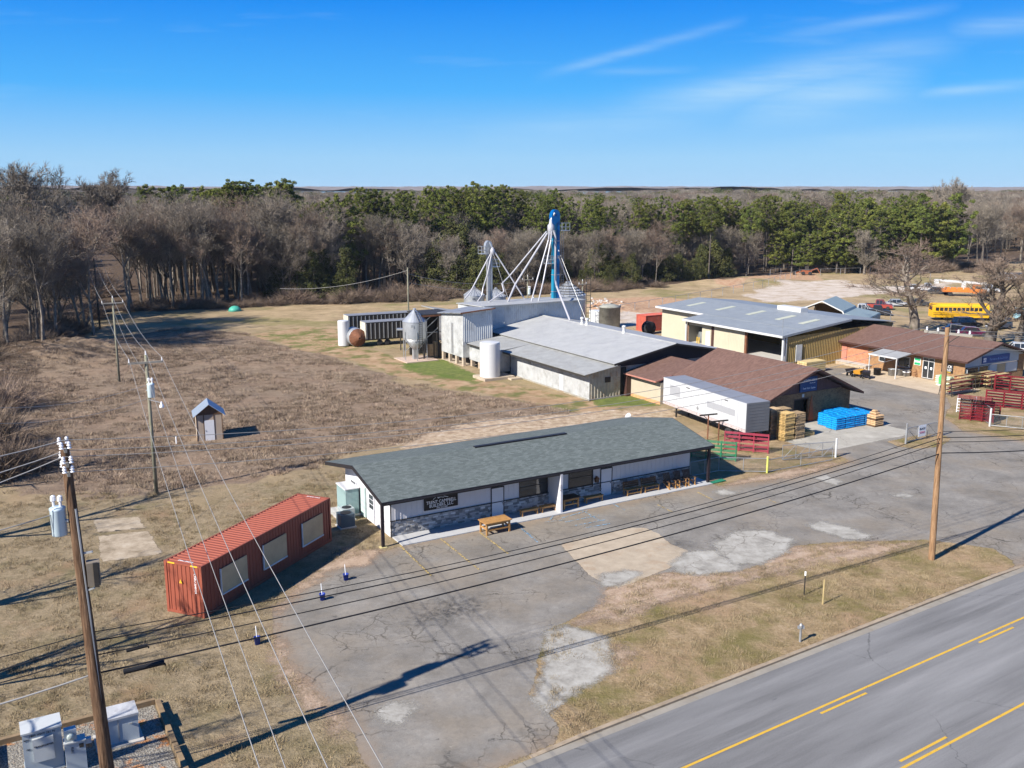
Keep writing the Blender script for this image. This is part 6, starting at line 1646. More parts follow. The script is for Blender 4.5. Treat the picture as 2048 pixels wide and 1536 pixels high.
# front faces the camera (-t); size
cw, cd, chh = 1.35, .95, 1.75
MB().box(0, 0, .1, cw, cd, chh).build('body', m_cab, o); MB().box(-.04, -.05, chh + .003, cw + .04, cd + .04, chh + .07).build('top', m_cabtop, o); MB().box(-.02, -.02, 0, cw + .02, cd + .02, .098).build('base', m_cab, o)
MB().box(.32, -.13, .55, 1.05, -.003, 1.52).build('door_box', m_cabtop, o)
text_obj('lettering', '1800 HWY 321 N', .12, o, m_black, (.68, -.012, 1.63), RX); text_obj('lettering', 'TRANSFORMER', .1, o, m_black, (.7, -.14, 1.2), RX); text_obj('lettering', 'OIL', .1, o, m_black, (.18, -.012, 1.1), RX); text_obj('lettering', 'RMC', .1, o, m_black, (.14, -.012, 1.5), RX)
o = thing_st('meter_pedestal', 'narrow pale meter pedestal with a round glass meter, between cabinet and pole', 'utility cabinet', 1.42, 36.75)
MB().box(0, 0, 0, .72, .4, 1.25).build('body', m_cab, o); MB().box(-.03, -.05, 1.253, .75, .43, 1.3).build('top', m_cabtop, o); MB().box(.02, .05, 1.303, .45, .35, 1.78).build('meter_box', m_cab, o)
q = MB().lathe([(.14, 0), (.14, .1), (.08, .15), (.01, .16)], 14).build('meter', mat('meter_glass', (.35, .4, .38), .15, 0, .1), o, True); q.rotation_euler = (R(90), 0, 0); q.location = (.23, .05, 1.53)
text_obj('lettering', 'ELEC', .12, o, m_black, (.25, -.01, .95), (R(90), R(90), 0)); MB().box(.5, -.015, .98, .66, -.004, 1.15).build('label', m_steeldk, o)
MB().box(.73, .1, 1.0, .95, .3, 1.2).build('junction_box', m_cab, o)
o = thing_st('pad_transformer', 'low wide pale pad-mounted transformer right of the big pole', 'transformer', 2.72, 37.85)
MB().box(0, 0, .08, 1.5, 1.0, 1.15).build('body', m_cab, o); MB().prism([(-.03, 1.155), (1.53, 1.155), (1.53, 1.25), (-.03, 1.25)], -.06, 1.03, 'xz').build('lid', mat('stained_lid', (.42, .42, .42), .6, 0, .2, 2, dirt=(.26, .24, .24)), o); MB().box(-.15, -.2, 0, 1.65, 1.15, .078).build('pad', m_conc, o)
MB().box(.72, -.02, .15, .76, -.003, 1.1).build('seam', m_galvd, o); MB().cbox(1.2, -.04, .85, .12, .05, .05).build('latch', m_galv, o)

# ------------------------------------------------------------------ utility poles and lines
t = NT('weathered_pole_wood', .9, 0, .15)
c_ = t.ramp(t.noise(2.5, 6, .7, stretch=(6, 6, .35)), [(.3, (.11, .06, .032)), (.52, (.27, .16, .085)), (.72, (.40, .27, .16))]); t.color(c_); t.bump(t.noise(6, 5, .7, stretch=(6, 6, .3)), .6, .03); m_pole = t.m
t = NT('dark_weathered_pole_wood', .95, 0, .1)
c_ = t.ramp(t.noise(2.5, 6, .7, stretch=(6, 6, .35)), [(.3, (.045, .027, .018)), (.52, (.135, .08, .048)), (.72, (.25, .165, .105))]); t.color(c_); t.bump(t.noise(6, 5, .7, stretch=(6, 6, .3)), .8, .04); m_poledk = t.m
m_poleg = mat('grey_green_pole_wood', (.20, .19, .14), .9, 0, .25, 1.5, dirt=(.12, .13, .07)); m_arm = mat('grey_crossarm_wood', (.26, .24, .205), .85, 0, .15, 2)
m_ins = mat('white_porcelain', (.72, .72, .74), .25, 0, .03, spec=.6); m_tank = mat('pale_blue_transformer', (.50, .60, .64), .35, .05, .05, 1, spec=.5)
m_wblack = mat('black_cable', (.012, .012, .014), .6); m_wlight = mat('pale_aluminium_wire', (.28, .272, .26), .6, .1, .05)
def insulator(parent, x, y, z, r=.07, h=.26): return MB().lathe([(r * .4, 0), (r, .03), (r * .5, .08), (r * .95, .13), (r * .5, .17), (r * .8, .21), (r * .3, h)], 10).build('insulator', m_ins, parent).__setattr__('location', (x, y, z))
def transformer(parent, x, y, z, r, h):
    o = MB().lathe([(r * .9, 0), (r, .04), (r, h - .08), (r * 1.04, h - .06), (r * 1.04, h), (r * .6, h + .06), (.04, h + .08)], 20).build('transformer_can', m_tank, parent, True); o.location = (x, y, z)
    for dx in (-.12, .12): MB().lathe([(.05, 0), (.05, .2), (.1, .22), (.09, .38), (.03, .42)], 8).build('bushing', m_ins, o).location = (dx, 0, h + .04)
    MB().box(r * .9 if x < 0 else -r * 1.4, -.06, h * .5, r * 1.4 if x < 0 else -r * .9, .06, h * .56).build('bracket', m_galv, o)
# P1: big foreground pole
b1 = Vector((-14.82, 31.0, 0)); t1 = at_depth(128, 890, 31.4)
P1 = thing('utility_pole', 'big brown wooden utility pole in the left foreground with transformer can and stacked insulators', 'utility pole', (b1.x, b1.y))
dl = t1 - b1
def on1(z): return Vector((dl.x * z / t1.z, dl.y * z / t1.z, z))
MB().tube((0, 0, 0), tuple(dl), .26, .15, 14, caps=False).build('shaft', m_poledk, P1, True)
mb = MB(); mb.path([tuple(on1(z) + Vector((.16, -.1, 0))) for z in (0, 4, 8, 11.2)], .035, 6); mb.build('riser_conduit', m_galv, P1)
mb = MB(); mb.path([tuple(on1(z) + Vector((.15 + .03 * math.sin(z * 2), -.03, 0))) for z in (6.5, 7.5, 8.5, 9.5, 10.5, 12.3)], .015, 5); mb.build('ground_wire', m_wblack, P1)
RDz = math.atan2(W(1, 0)[1], W(1, 0)[0])
ax_t = Vector((math.cos(R(120)), math.sin(R(120)), 0)); ax_s = Vector((math.cos(R(30)), math.sin(R(30)), 0))
for z, hw in ((dl.z - .12, .45), (dl.z - .62, .5), (dl.z - .95, .5)):
    c0 = on1(z); MB().bar(tuple(c0 - ax_t * hw), tuple(c0 + ax_t * hw), .09, .11).build('crossarm', m_arm, P1)
    for k in (-1, 1):
        for w_ in (-1, 1): insulator(P1, *(c0 + ax_t * hw * .85 * k + ax_s * .1 * w_ * 1.2 + Vector((0, 0, .06))), .085, .26)
transformer(P1, *(on1(dl.z - 3.2) + Vector((-.5, -.12, 0))), .26, 1.0)
lb = on1(8.8) + Vector((.42, .05, 0))
MB().cbox(lb.x, lb.y, lb.z, .42, .4, .85, .4).build('control_box', mat('tan_control_box', (.20, .165, .125), .7), P1); MB().cbox(lb.x + .18, lb.y - .2, lb.z, .16, .08, .9, .4).build('box_lid', m_steeldk, P1)
MB().bar(tuple(on1(9.5)), tuple(on1(9.5) + Vector((.5, 0, .1))), .06).build('bracket', m_galv, P1); MB().bar(tuple(on1(8.1)), tuple(on1(8.3) + Vector((.45, -.1, .0))), .06).build('bracket', m_galv, P1)
# PR: right pole
bR = Vector((*G(1863, 1119), 0)); tR = at_depth(1895, 655, bR.y + .5)
PR = thing('utility_pole', 'tall brown wooden utility pole on the verge at the right with a single crossarm', 'utility pole', (bR.x, bR.y)); dR = tR - bR
MB().tube((0, 0, 0), tuple(dR), .20, .13, 14, caps=False).build('shaft', m_pole, PR, True)
def onR(z): return Vector((dR.x * z / dR.z, dR.y * z / dR.z, z))
c0 = onR(dR.z - .35); armR = (at_depth(1950, 671, bR.y + .5) - at_depth(1843, 657, bR.y + .5)).normalized(); armR = Vector((.91, -.41, -.05))
MB().bar(tuple(c0 - armR * 1.25), tuple(c0 + armR * 1.35), .12, .14).build('crossarm', m_arm, PR)
MB().bar(tuple(c0 + armR * .75), tuple(onR(dR.z - 1.0)), .04).build('brace', m_steeldk, PR)
for k in (-1.1, -.5, .6, 1.2): insulator(PR, *(c0 + armR * k + Vector((0, 0, .07))), .07, .22)
# field poles
def line_pole(label, base, ztop, mpole, L=2.4, trans=False, r=.14, arm=True, hd=0.45):
    o = thing('utility_pole', label, 'utility pole', base)
    MB().tube((0, 0, 0), (0, 0, ztop), r, r * .75, 12).build('shaft', mpole, o, True)
    a = Vector((math.cos(hd), math.sin(hd), 0))
    if arm:
        MB().bar(tuple(-a * L / 2 + Vector((0, -.12, ztop - .55))), tuple(a * L / 2 + Vector((0, -.12, ztop - .55))), .12, .14).build('crossarm', m_arm, o)
        for k in (-1, 1): insulator(o, *(a * k * (L / 2 - .08) + Vector((0, -.12, ztop - .48))), .06, .28)
        insulator(o, 0, 0, ztop, .07, .3)
    if trans: transformer(o, .3, -.28, ztop - 3.1, .25, 1.0); MB().lathe([(.06, 0), (.17, .06), (.17, .16), (.08, .35), (.04, .5)], 12).build('lamp', m_ins, o).location = (1.0, -.3, ztop - 3.9); MB().bar((0, -.1, ztop - 3.3), (1.0, -.3, ztop - 3.5), .05).build('lamp_arm', m_galvd, o)
    return o
b2 = G(313, 985); z2 = 10.45
line_pole('wooden line pole in the brown field with a transformer can and yard lamp', b2, z2, m_poleg, trans=True)
b3 = G(239, 763); z3 = 9.9
line_pole('greenish line pole with crossarm standing deeper in the field', b3, z3, m_poleg)
b4 = G(200, 658); z4 = 11.5
line_pole('dark thin line pole near the powerline clearing', b4, z4, m_steeldk, L=2.4, r=.17)
bb = G(181, 620); line_pole('short pale pole in the powerline clearing', bb, 9.0, m_lumber, arm=False, r=.16)
b6 = G(162, 560); line_pole('distant pole in the powerline clearing', b6, 12, m_steeldk, L=2.4, r=.15)
b5 = G(818, 668); line_pole('pale slender pole behind the feed silo', b5, onv if False else 14.0 * 0 + (CAM_H + (at_depth(817, 535, b5[1]).z - CAM_H)), m_poleg, L=1.6, arm=False, r=.13)
b7 = G(1055, 640); line_pole('pole with white transformer behind the mill house', b7, at_depth(1055, 553, b7[1]).z, m_poleg, L=2.2, trans=True, r=.13)
b8 = G(1164, 640); line_pole('slender pole behind the big hooped bin', b8, at_depth(1166, 562, b8[1]).z, m_poleg, L=1.6, r=.12)
b9 = G(1822, 668); line_pole('thin grey pole behind the brick store', b9, at_depth(1826, 593, b9[1]).z, m_poleg, arm=False, r=.14)

def wire(label, p, q, sag, m, r, group=None, n=18, name='power_line'):
    p, q = Vector(p), Vector(q); o = thing(name, label, 'cable', (p.x, p.y)); mb = MB(); pts = []
    for i in range(n + 1):
        f = i / n; v = p.lerp(q, f); pts.append((v.x - p.x, v.y - p.y, v.z - 4 * sag * f * (1 - f)))
    mb.path(pts, r, 5); mb.build('cable', m, o, True); tag(o, None, None, group); return o
# telephone bundles along the road
PRy = bR.y + .25
for k, (v1, vR, rr, vL, v2) in enumerate(((1266, 863, .018, 1310, 840), (1284.5, 875, .026, 1336, 852), (1312, 884, .022, 1360, 862), (1348, 906, .034, 1402, 883))):
    u1 = 176 + (v1 - 1266) * .14; y1 = 31.15
    a = at_depth(u1, v1, y1); b = at_depth(1886 - (vR - 863) * .05, vR, PRy)
    nm = ('top', 'second', 'third', 'lowest and thickest')[k]
    wire(nm + ' black cable running from the left foreground pole to the right pole', a, b, (.9, .75, .75, .6)[k], m_wblack, rr)
    L_ = at_depth(-260, vL + (vL - v1) * 1.4, 28.2)
    wire(nm + ' black cable leaving the left foreground pole toward the left edge', a, L_, .12, m_wblack if k < 3 else m_wlight, rr, n=6)
    e = at_depth(2300, v2 - 6, PRy + 11); wire(nm + ' black cable leaving the right pole toward the right edge', b, e, .25, m_wblack, rr, n=8)
def splice(lab, u, v, y, L, r):
    p = at_depth(u, v, y); o = thing('cable_splice', lab, 'cable closure', (p.x, p.y), R(26), z=p.z)
    MB().tube((-L / 2, 0, -.03), (L / 2, 0, .03), r, n=10).build('sleeve', m_wblack, o)
    for x in (-L / 2, L / 2): MB().tube((x, 0, -.06), (x + .05, 0, -.05), r * .6, n=8).build('end_cap', m_wblack, o)
splice('large black splice sleeve hanging on the lowest cable right of the left pole', 288, 1334, 32.6, 1.45, .10)
splice('small black splice sleeve on the third cable right of the left pole', 274, 1296, 32.6, .75, .07)
# primaries
for k, (u, v, uR, vR) in enumerate(((130, 880, 1840, 657), (133, 901, 1872, 664), (126, 914, 1908, 668), (144, 944, 1888, 690))):
    a = at_depth(u, v, 31.4 + (.3, 0, -.3, .1)[k]); b = at_depth(uR, vR, bR.y + .5)
    nm = ('upper', 'middle', 'lower', 'neutral, lowest')[k]
    wire(nm + ' pale overhead wire from the left pole top to the right crossarm', a, b, (1.35, 1.35, 1.35, 1.25)[k], m_wlight, .013)
    L_ = at_depth((-300, -300, -300, -320)[k], (962, 1020, 1062, 1075)[k], 27.5); 
    if k < 3: wire(nm + ' pale overhead wire from the left pole top to the left edge', a, L_, .15, m_wlight, .02, n=6)
    e = at_depth(2350, vR - 2 + k * 4, bR.y + 9); wire(nm + ' pale overhead wire from the right crossarm to the right edge', b, e, .3, m_wlight, .014, n=8)
a = at_depth(122, 1024, 31.2); wire('pale service wire from the left pole transformer to the left edge', a, at_depth(-300, 1130, 27), .12, m_wlight, .02, n=6)
# field line wires, on to a pole behind the camera
b0 = (1.2, 6.5); z0_ = 10.45
def armpt(b, z, k, L=1.12, hd=.45): return (b[0] + math.cos(hd) * L * k, b[1] + math.sin(hd) * L * k - (.12 if k else 0), z - .2 if k else z + .3)
for k, nm in ((-1, 'left'), (0, 'middle'), (1, 'right')):
    wire(nm + ' field-line wire from the nearer field pole over the car park', armpt(b2, z2, k), (b0[0] + 1.15 * k, b0[1] + .4 * k, z0_ + (.0 if k else .3)), .7, m_wlight, .013, n=24)
    wire(nm + ' wire of the field line between the two field poles', armpt(b3, z3, k), armpt(b2, z2, k), .7, m_wlight, .016)
    wire(nm + ' wire of the field line from the greenish pole to the clearing', armpt(b4, z4, k), armpt(b3, z3, k), .8, m_wlight, .02)
    wire(nm + ' wire of the field line up the clearing', armpt(b6, 12, k), armpt(b4, z4, k), 1.2, m_wlight, .03)
wire('neutral wire of the field line running to the bottom edge', (b2[0], b2[1], z2 - 1.5), (b0[0] - .5, b0[1], z0_ - 1.2), .8, m_wlight, .013, n=24)
wire('neutral wire of the field line between the two field poles', (b3[0], b3[1], z3 - 1.4), (b2[0], b2[1], z2 - 1.5), .8, m_wlight, .014)
wire('upper side wire from the field pole to the left edge', (b2[0], b2[1], z2 - 2.2), at_depth(-150, 805, 55), .9, m_wlight, .016)
wire('lower side wire from the field pole to the left edge', (b2[0], b2[1], z2 - 3.2), at_depth(-150, 838, 50), .9, m_wlight, .016)
wire('upper far wire from the slender pole to the left woods', at_depth(817, 540, b5[1]), at_depth(560, 577, 165), 1.0, m_wlight, .03)
wire('upper far wire from the slender pole toward the mill', at_depth(817, 548, b5[1]), at_depth(1050, 562, b7[1]), 1.0, m_wlight, .03)
wire('lower far wire from the slender pole toward the mill', at_depth(817, 565, b5[1]), at_depth(1050, 575, b7[1]), .8, m_wlight, .03)

# ------------------------------------------------------------------ vehicles in the far lot
m_vg = m_glass
def car(label, xy, rz, kind, c, group='vehicles in the far lot', L=4.6):
    o = thing('parked_car', label, {'sedan': 'car', 'suv': 'car', 'pickup': 'pickup truck', 'van': 'van'}[kind], xy, rz, group)
    Wd, m = 1.8, mat('car_paint_%02d%02d%02d' % tuple(int(x * 99) for x in c), c, .25, .2, .03, 1, spec=.6)
    h = {'sedan': (.82, 1.42), 'suv': (.98, 1.75), 'pickup': (1.0, 1.78), 'van': (1.05, 2.0)}[kind]
    x = L / 2
    body = [(-x, .35), (-x + .05, h[0] - .1), (-x + .25, h[0]), (x - 1.1, h[0]), (x - .15, h[0] - .15), (x, .55), (x, .32)]
    mb = MB(); n = len(body); 
    vs = []
    for w_, ins in ((-Wd / 2, 0), (Wd / 2, 0)): vs += [(p[0], w_, p[1]) for p in body]
    mb.add(vs, [tuple(range(n)), tuple(range(n, 2 * n))[::-1]] + [(k, n + k, n + (k + 1) % n, (k + 1) % n) for k in range(n)])
    bd = mb.build('body', m, o)
    cab = {'sedan': [(-x + .5, h[0]), (-x + 1.05, h[1]), (.45, h[1]), (x - 1.35, h[0])], 'suv': [(-x + .08, h[0]), (-x + .35, h[1]), (.5, h[1]), (x - 1.2, h[0])],
           'pickup': [(-.6, h[0]), (-.5, h[1]), (.75, h[1]), (x - 1.4, h[0])], 'van': [(-x + .05, h[0]), (-x + .12, h[1]), (.9, h[1]), (x - .8, h[0])]}[kind]
    ins = .16
    def cabbox(poly, w0, w1, dz=0):
        n = len(poly); v = [(p[0], -(w0 if i in (0, n - 1) else w1), p[1] + dz) for i, p in enumerate(poly)] + [(p[0], (w0 if i in (0, n - 1) else w1), p[1] + dz) for i, p in enumerate(poly)]
        return v, [tuple(range(n)), tuple(range(n, 2 * n))[::-1]] + [(k, n + k, n + (k + 1) % n, (k + 1) % n) for k in range(n)]
    v, f = cabbox(cab, Wd / 2 - .04, Wd / 2 - .2, .0); MB().add(v, f).build('windows', m_vg, bd)
    top = [(cab[1][0] - .02, h[1] - .02), (cab[1][0] + .05, h[1] + .04), (cab[2][0] - .05, h[1] + .04), (cab[2][0] + .02, h[1] - .02)]
    MB().prism(top, -Wd / 2 + .18, Wd / 2 - .18, 'xz').build('roof_panel', m, bd)
    mb = MB()
    for sg in (-1, 1):
        for xx in ((cab[1][0] + cab[2][0]) / 2, cab[1][0] + .05, cab[2][0] - .02):
            mb.bar((xx, sg * (Wd / 2 - .03), h[0]), (xx, sg * (Wd / 2 - .19), h[1]), .08, .05)
        mb.bar((cab[0][0], sg * (Wd / 2 - .03), h[0]), (cab[1][0], sg * (Wd / 2 - .19), h[1]), .09, .05); mb.bar((cab[3][0], sg * (Wd / 2 - .03), h[0]), (cab[2][0], sg * (Wd / 2 - .19), h[1]), .08, .05)
    mb.build('pillars', m, bd)
    if kind == 'pickup': MB().box(-x + .12, -Wd / 2 + .12, h[0] + .002, -.75, Wd / 2 - .12, h[0] + .01).build('bed', m_black, bd)
    for xx in (-x + .85, x - .9):
        for sg in (-1, 1): wheel(o, xx, sg * (Wd / 2 - .08), .34, .24)
    for sg in (-1, 1): MB().cbox(x - .02, sg * .62, .62, .08, .3, .14).build('headlight', m_ins, bd); MB().cbox(-x, sg * .7, .75, .05, .2, .16).build('tail_light', m_red, bd)
    return o
car('white pickup truck nose-on to the lot beside the carport', G(1722, 627), R(-28), 'pickup', (.62, .63, .64), L=5.4)
car('black-fronted dark pickup just right of the white one', G(1752, 630), R(-22), 'pickup', (.03, .03, .035), L=5.2)
car('faded red pickup behind the dark one', G(1757, 618), R(-25), 'pickup', (.33, .06, .045), L=5.2)
car('silver sedan parked left of the big bare oak', G(1795, 613), R(-12), 'sedan', (.42, .43, .45))
car('dark grey sedan half hidden by the big bare oak', G(1838, 612), R(-8), 'sedan', (.08, .09, .10))
car('white pickup parked behind the big bare oak', G(1853, 582), R(-20), 'pickup', (.62, .64, .68), L=5.2)
car('white sedan left of the oak trunk in the back row', G(1828, 581), R(-20), 'sedan', (.6, .61, .63))
car('black estate car in front of the yellow bus', G(1933, 655), R(10), 'suv', (.012, .013, .018), L=4.8)
car('dark blue-grey car between the two right-hand trees', G(1997, 658), R(-150), 'suv', (.09, .11, .15), L=4.8)
car('maroon sedan behind the brick store roof', G(1945, 672), R(-12), 'sedan', (.10, .015, .05))
car('dark sedan beside the maroon one behind the store', G(1915, 666), R(-12), 'sedan', (.03, .03, .05))
car('white pickup in the back row right of the orange truck', G(1975, 585), R(-20), 'pickup', (.55, .57, .6), L=5.2)
car('white car at the right edge behind the store', G(2044, 706), R(-20), 'sedan', (.6, .62, .64))
car('white van at the back of the lot below the woods', G(2015, 562), R(-15), 'van', (.6, .62, .66), L=5.2)
car('dark blue van at the far right back of the lot', G(2041, 562), R(-15), 'van', (.02, .10, .20), L=4.8)
car('white and turquoise van at the right edge beside the yellow bus', G(2062, 640), R(-15), 'van', (.30, .52, .60), L=5.6)
car('dark hatchback left of the dark grey sedan', G(1876, 588), R(-20), 'sedan', (.05, .06, .07))
# school bus
def bus(label, xy, rz, L, c, name='school_bus', cat='bus'):
    o = thing(name, label, cat, xy, rz); m = mat('bus_yellow' if c[0] > .5 else 'orange_truck_paint', c, .4, 0, .05, .6)
    MB().prism([(-1.15, .55), (-1.2, 1.6), (-1.15, 2.5), (-.85, 2.85), (-.4, 2.98), (.4, 2.98), (.85, 2.85), (1.15, 2.5), (1.2, 1.6), (1.15, .55)], -L / 2, L / 2 - 1.6, 'yz').build('body', m, o)
    MB().prism([(-.95, .55), (-.98, 1.5), (-.8, 1.7), (.8, 1.7), (.98, 1.5), (.95, .55)], L / 2 - 1.597, L / 2, 'yz').build('bonnet', m, o)
    n = int((L - 3) / .72)
    for sg in (-1, 1):
        for i in range(n): MB().cbox(-L / 2 + .75 + i * .72, sg * 1.185, 2.0, .56, .03, .58).build('window', m_glass, o)
        for z in (1.05, 1.35): MB().cbox(-.8, sg * 1.19, z, L - 1.8, .03, .06).build('rub_rail', m_black, o)
        MB().cbox(L / 2 - .05, sg * .7, 1.1, .12, .25, .25).build('headlight', m_ins, o)
        for x in (-L / 2 + 2.4, L / 2 - .95): wheel(o, x, sg * 1.0, .5, .28)
    MB().cbox(L / 2 - 1.58, 0, 2.15, .04, 1.9, .8).build('windscreen', m_glass, o); MB().cbox(-L / 2 - .01, 0, 2.1, .04, 1.6, .6).build('rear_window', m_glass, o)
    return o
bus('long yellow school bus parked behind the brick store under bare trees', G(1925, 640), R(-7), 11.0, (.66, .36, .015))
OT = thing('bucket_truck', 'orange utility truck with a long white boom lying over it, behind the yellow bus', 'truck', G(1925, 592), R(-18))
m_or = mat('orange_truck_paint', (.55, .17, .03), .45, 0, .08)
MB().box(-4.2, -1.2, .9, 1.8, 1.2, 1.5).build('deck', m_or, OT); MB().prism([(1.9, .7), (1.9, 2.5), (3.2, 2.5), (3.7, 1.6), (4.4, 1.5), (4.4, .7)], -1.15, 1.15, 'xz').build('cab', m_or, OT)
MB().box(2.2, -1.17, 1.7, 3.1, 1.17, 2.3).build('cab_window', m_glass, OT)
for x in (-3.9, -2.6, -1.3, 0): MB().box(x, -1.25, 1.0, x + 1.1, -1.2, 1.95).build('locker', m_or, OT)
MB().bar((-5.2, 0, 3.3), (4.5, 0, 2.8), .45).build('boom', m_whitetrim, OT); MB().box(-5.9, -.5, 2.6, -5.0, .5, 3.5).build('bucket', m_whitetrim, OT); MB().box(-.4, -.4, 1.5, .4, .4, 2.9).build('turret', m_whitetrim, OT)
for x in (-2.6, 3.1):
    for y in (-1.0, 1.0): wheel(OT, x, y, .5, .3)
# excavator on the dirt, tyres
EX = thing('excavator', 'small rust-red backhoe standing on the bare dirt by the far fence', 'excavator', G(1612, 550), R(-15)); m_ex = mat('rust_orange_machine', (.24, .075, .035), .7, 0, .2)
MB().box(-1.2, -.8, .35, 1.4, .8, 1.3).build('body', m_ex, EX); MB().box(-.4, -.6, 1.3, .6, .6, 2.4).build('cab', m_steeldk, EX)
MB().bar((1.2, 0, 1.2), (2.8, 0, 1.9), .25).build('arm', m_ex, EX); MB().bar((2.8, 0, 1.9), (3.6, 0, .5), .22).build('arm', m_ex, EX); MB().bar((-1.2, 0, 1.0), (-3.0, 0, .4), .25).build('arm', m_ex, EX); MB().box(-3.5, -.8, .1, -2.9, .8, .8).build('bucket', m_steeldk, EX)
for x in (-.8, 1.0):
    for y in (-.75, .75): wheel(EX, x, y, .5, .35)
# litter by cream warehouse: round black bale feeder + tank
o = thing('round_bale', 'black wrapped round bale beside the cream warehouse corner', 'bale', G(1297, 668), R(30)); q = MB().lathe([(.95, -.6), (1.05, -.5), (1.05, .5), (.95, .6)], 20).build('wrap', m_rubber, o, True); q.rotation_euler = (R(90), 0, 0); q.location = (0, 0, 1.0)
o = thing('wall_shade_plant', 'small rusty rack by the glass doors of the store', 'rack', W(98.3, 72.6)); 
for x in (-.2, .2): MB().bar((x, -.2, 0), (x, .1, 1.0), .04).build('upright', m_rust, o)
for z in (.3, .6, .9): MB().bar((-.2, -.2 + z * .3, z), (.2, -.2 + z * .3, z), .04).build('bar', m_rust, o)

# ------------------------------------------------------------------ vegetation materials
def veg_mat(name, stops, scale, rnd=.25, rough=.9, hue=.012):
    t = NT(name, rough, 0, .12)
    oi = t.new('ShaderNodeObjectInfo')
    c = t.ramp(t.noise(scale, 4, .7), stops)
    k = t.math('ADD', t.math('MULTIPLY', oi.outputs['Random'], rnd * 2), 1 - rnd)
    hs = t.new('ShaderNodeHueSaturation'); t.plug(k, hs.inputs['Value'])
    t.plug(t.math('ADD', t.math('MULTIPLY', t.math('FRACT', t.math('MULTIPLY', oi.outputs['Random'], 7.3)), hue), .5 - hue / 2), hs.inputs['Hue'])
    t.l.new(c, hs.inputs['Color']); t.color(hs.outputs[0]); return t.m
m_bark = veg_mat('grey_bark', [(.3, (.11, .092, .076)), (.55, (.22, .19, .155)), (.75, (.33, .295, .25))], 1.2)
m_barkw = veg_mat('pale_bark', [(.3, (.27, .25, .22)), (.6, (.42, .40, .36)), (.8, (.52, .50, .46))], 1.2, .1)
m_barkd = veg_mat('dark_bark', [(.3, (.06, .05, .045)), (.6, (.14, .12, .10)), (.8, (.20, .17, .15))], 1.2, .15)
m_twig = veg_mat('grey_twigs', [(.3, (.135, .113, .088)), (.55, (.215, .184, .146)), (.75, (.30, .264, .215))], .35)
m_twigr = veg_mat('reddish_twigs', [(.3, (.125, .09, .068)), (.55, (.20, .148, .112)), (.75, (.27, .205, .16))], .35)
m_pinel = veg_mat('pine_needles', [(.3, (.045, .062, .014)), (.5, (.105, .122, .026)), (.7, (.175, .18, .042))], .45, .32, hue=.03)
m_cedar = veg_mat('cedar_foliage', [(.3, (.035, .042, .014)), (.5, (.07, .075, .025)), (.7, (.115, .105, .04))], .5, .25)
m_shrub = veg_mat('bramble_stems', [(.3, (.10, .072, .05)), (.55, (.19, .14, .105)), (.75, (.27, .21, .16))], .5, .25)
m_weed = veg_mat('dead_weed', [(.25, (.13, .09, .062)), (.5, (.26, .195, .14)), (.75, (.40, .32, .235))], .5, .35)
m_grassb = veg_mat('dry_grass_blade', [(.25, (.16, .12, .07)), (.5, (.27, .21, .125)), (.75, (.36, .29, .18))], .4, .3)

def seg_mesh(name, segs, m, n=4):
    """many tapered limbs in one mesh; segs: (p, q, r0, r1)"""
    S = np.array([(*a, *b, c, d) for a, b, c, d in segs], float)
    P, Q, r0, r1 = S[:, :3], S[:, 3:6], S[:, 6], S[:, 7]
    D = Q - P; D /= np.linalg.norm(D, axis=1, keepdims=True) + 1e-9
    up = np.where(np.abs(D[:, 2:3]) < .9, np.array([[0, 0, 1.]]), np.array([[1., 0, 0]]))
    A = np.cross(D, up); A /= np.linalg.norm(A, axis=1, keepdims=True) + 1e-9; B_ = np.cross(D, A)
    V = []; 
    for e, r in ((P, r0), (Q, r1)):
        for k in range(n):
            t = 2 * math.pi * k / n; V.append(e + (A * math.cos(t) + B_ * math.sin(t)) * r[:, None])
    V = np.stack(V, 1).reshape(-1, 3); N = len(S)
    base = (np.arange(N) * 2 * n)[:, None, None]
    f = np.array([[k, (k + 1) % n, n + (k + 1) % n, n + k] for k in range(n)])[None]
    F = (base + f).reshape(-1, 4)
    me = bpy.data.meshes.new(name); me.vertices.add(len(V)); me.vertices.foreach_set('co', V.ravel())
    me.loops.add(F.size); me.loops.foreach_set('vertex_index', F.ravel().astype(np.int32))
    me.polygons.add(len(F)); me.polygons.foreach_set('loop_start', np.arange(0, F.size, 4, dtype=np.int32)); me.polygons.foreach_set('loop_total', np.full(len(F), 4, dtype=np.int32))
    me.materials.append(m); me.update(); return me
def tri_mesh(name, T, m):
    """T: (N,3,3) triangles"""
    me = bpy.data.meshes.new(name); V = T.reshape(-1, 3); N = len(T)
    me.vertices.add(len(V)); me.vertices.foreach_set('co', V.ravel())
    me.loops.add(N * 3); me.loops.foreach_set('vertex_index', np.arange(N * 3, dtype=np.int32))
    me.polygons.add(N); me.polygons.foreach_set('loop_start', np.arange(0, N * 3, 3, dtype=np.int32)); me.polygons.foreach_set('loop_total', np.full(N, 3, dtype=np.int32))
    me.materials.append(m); me.update(); return me

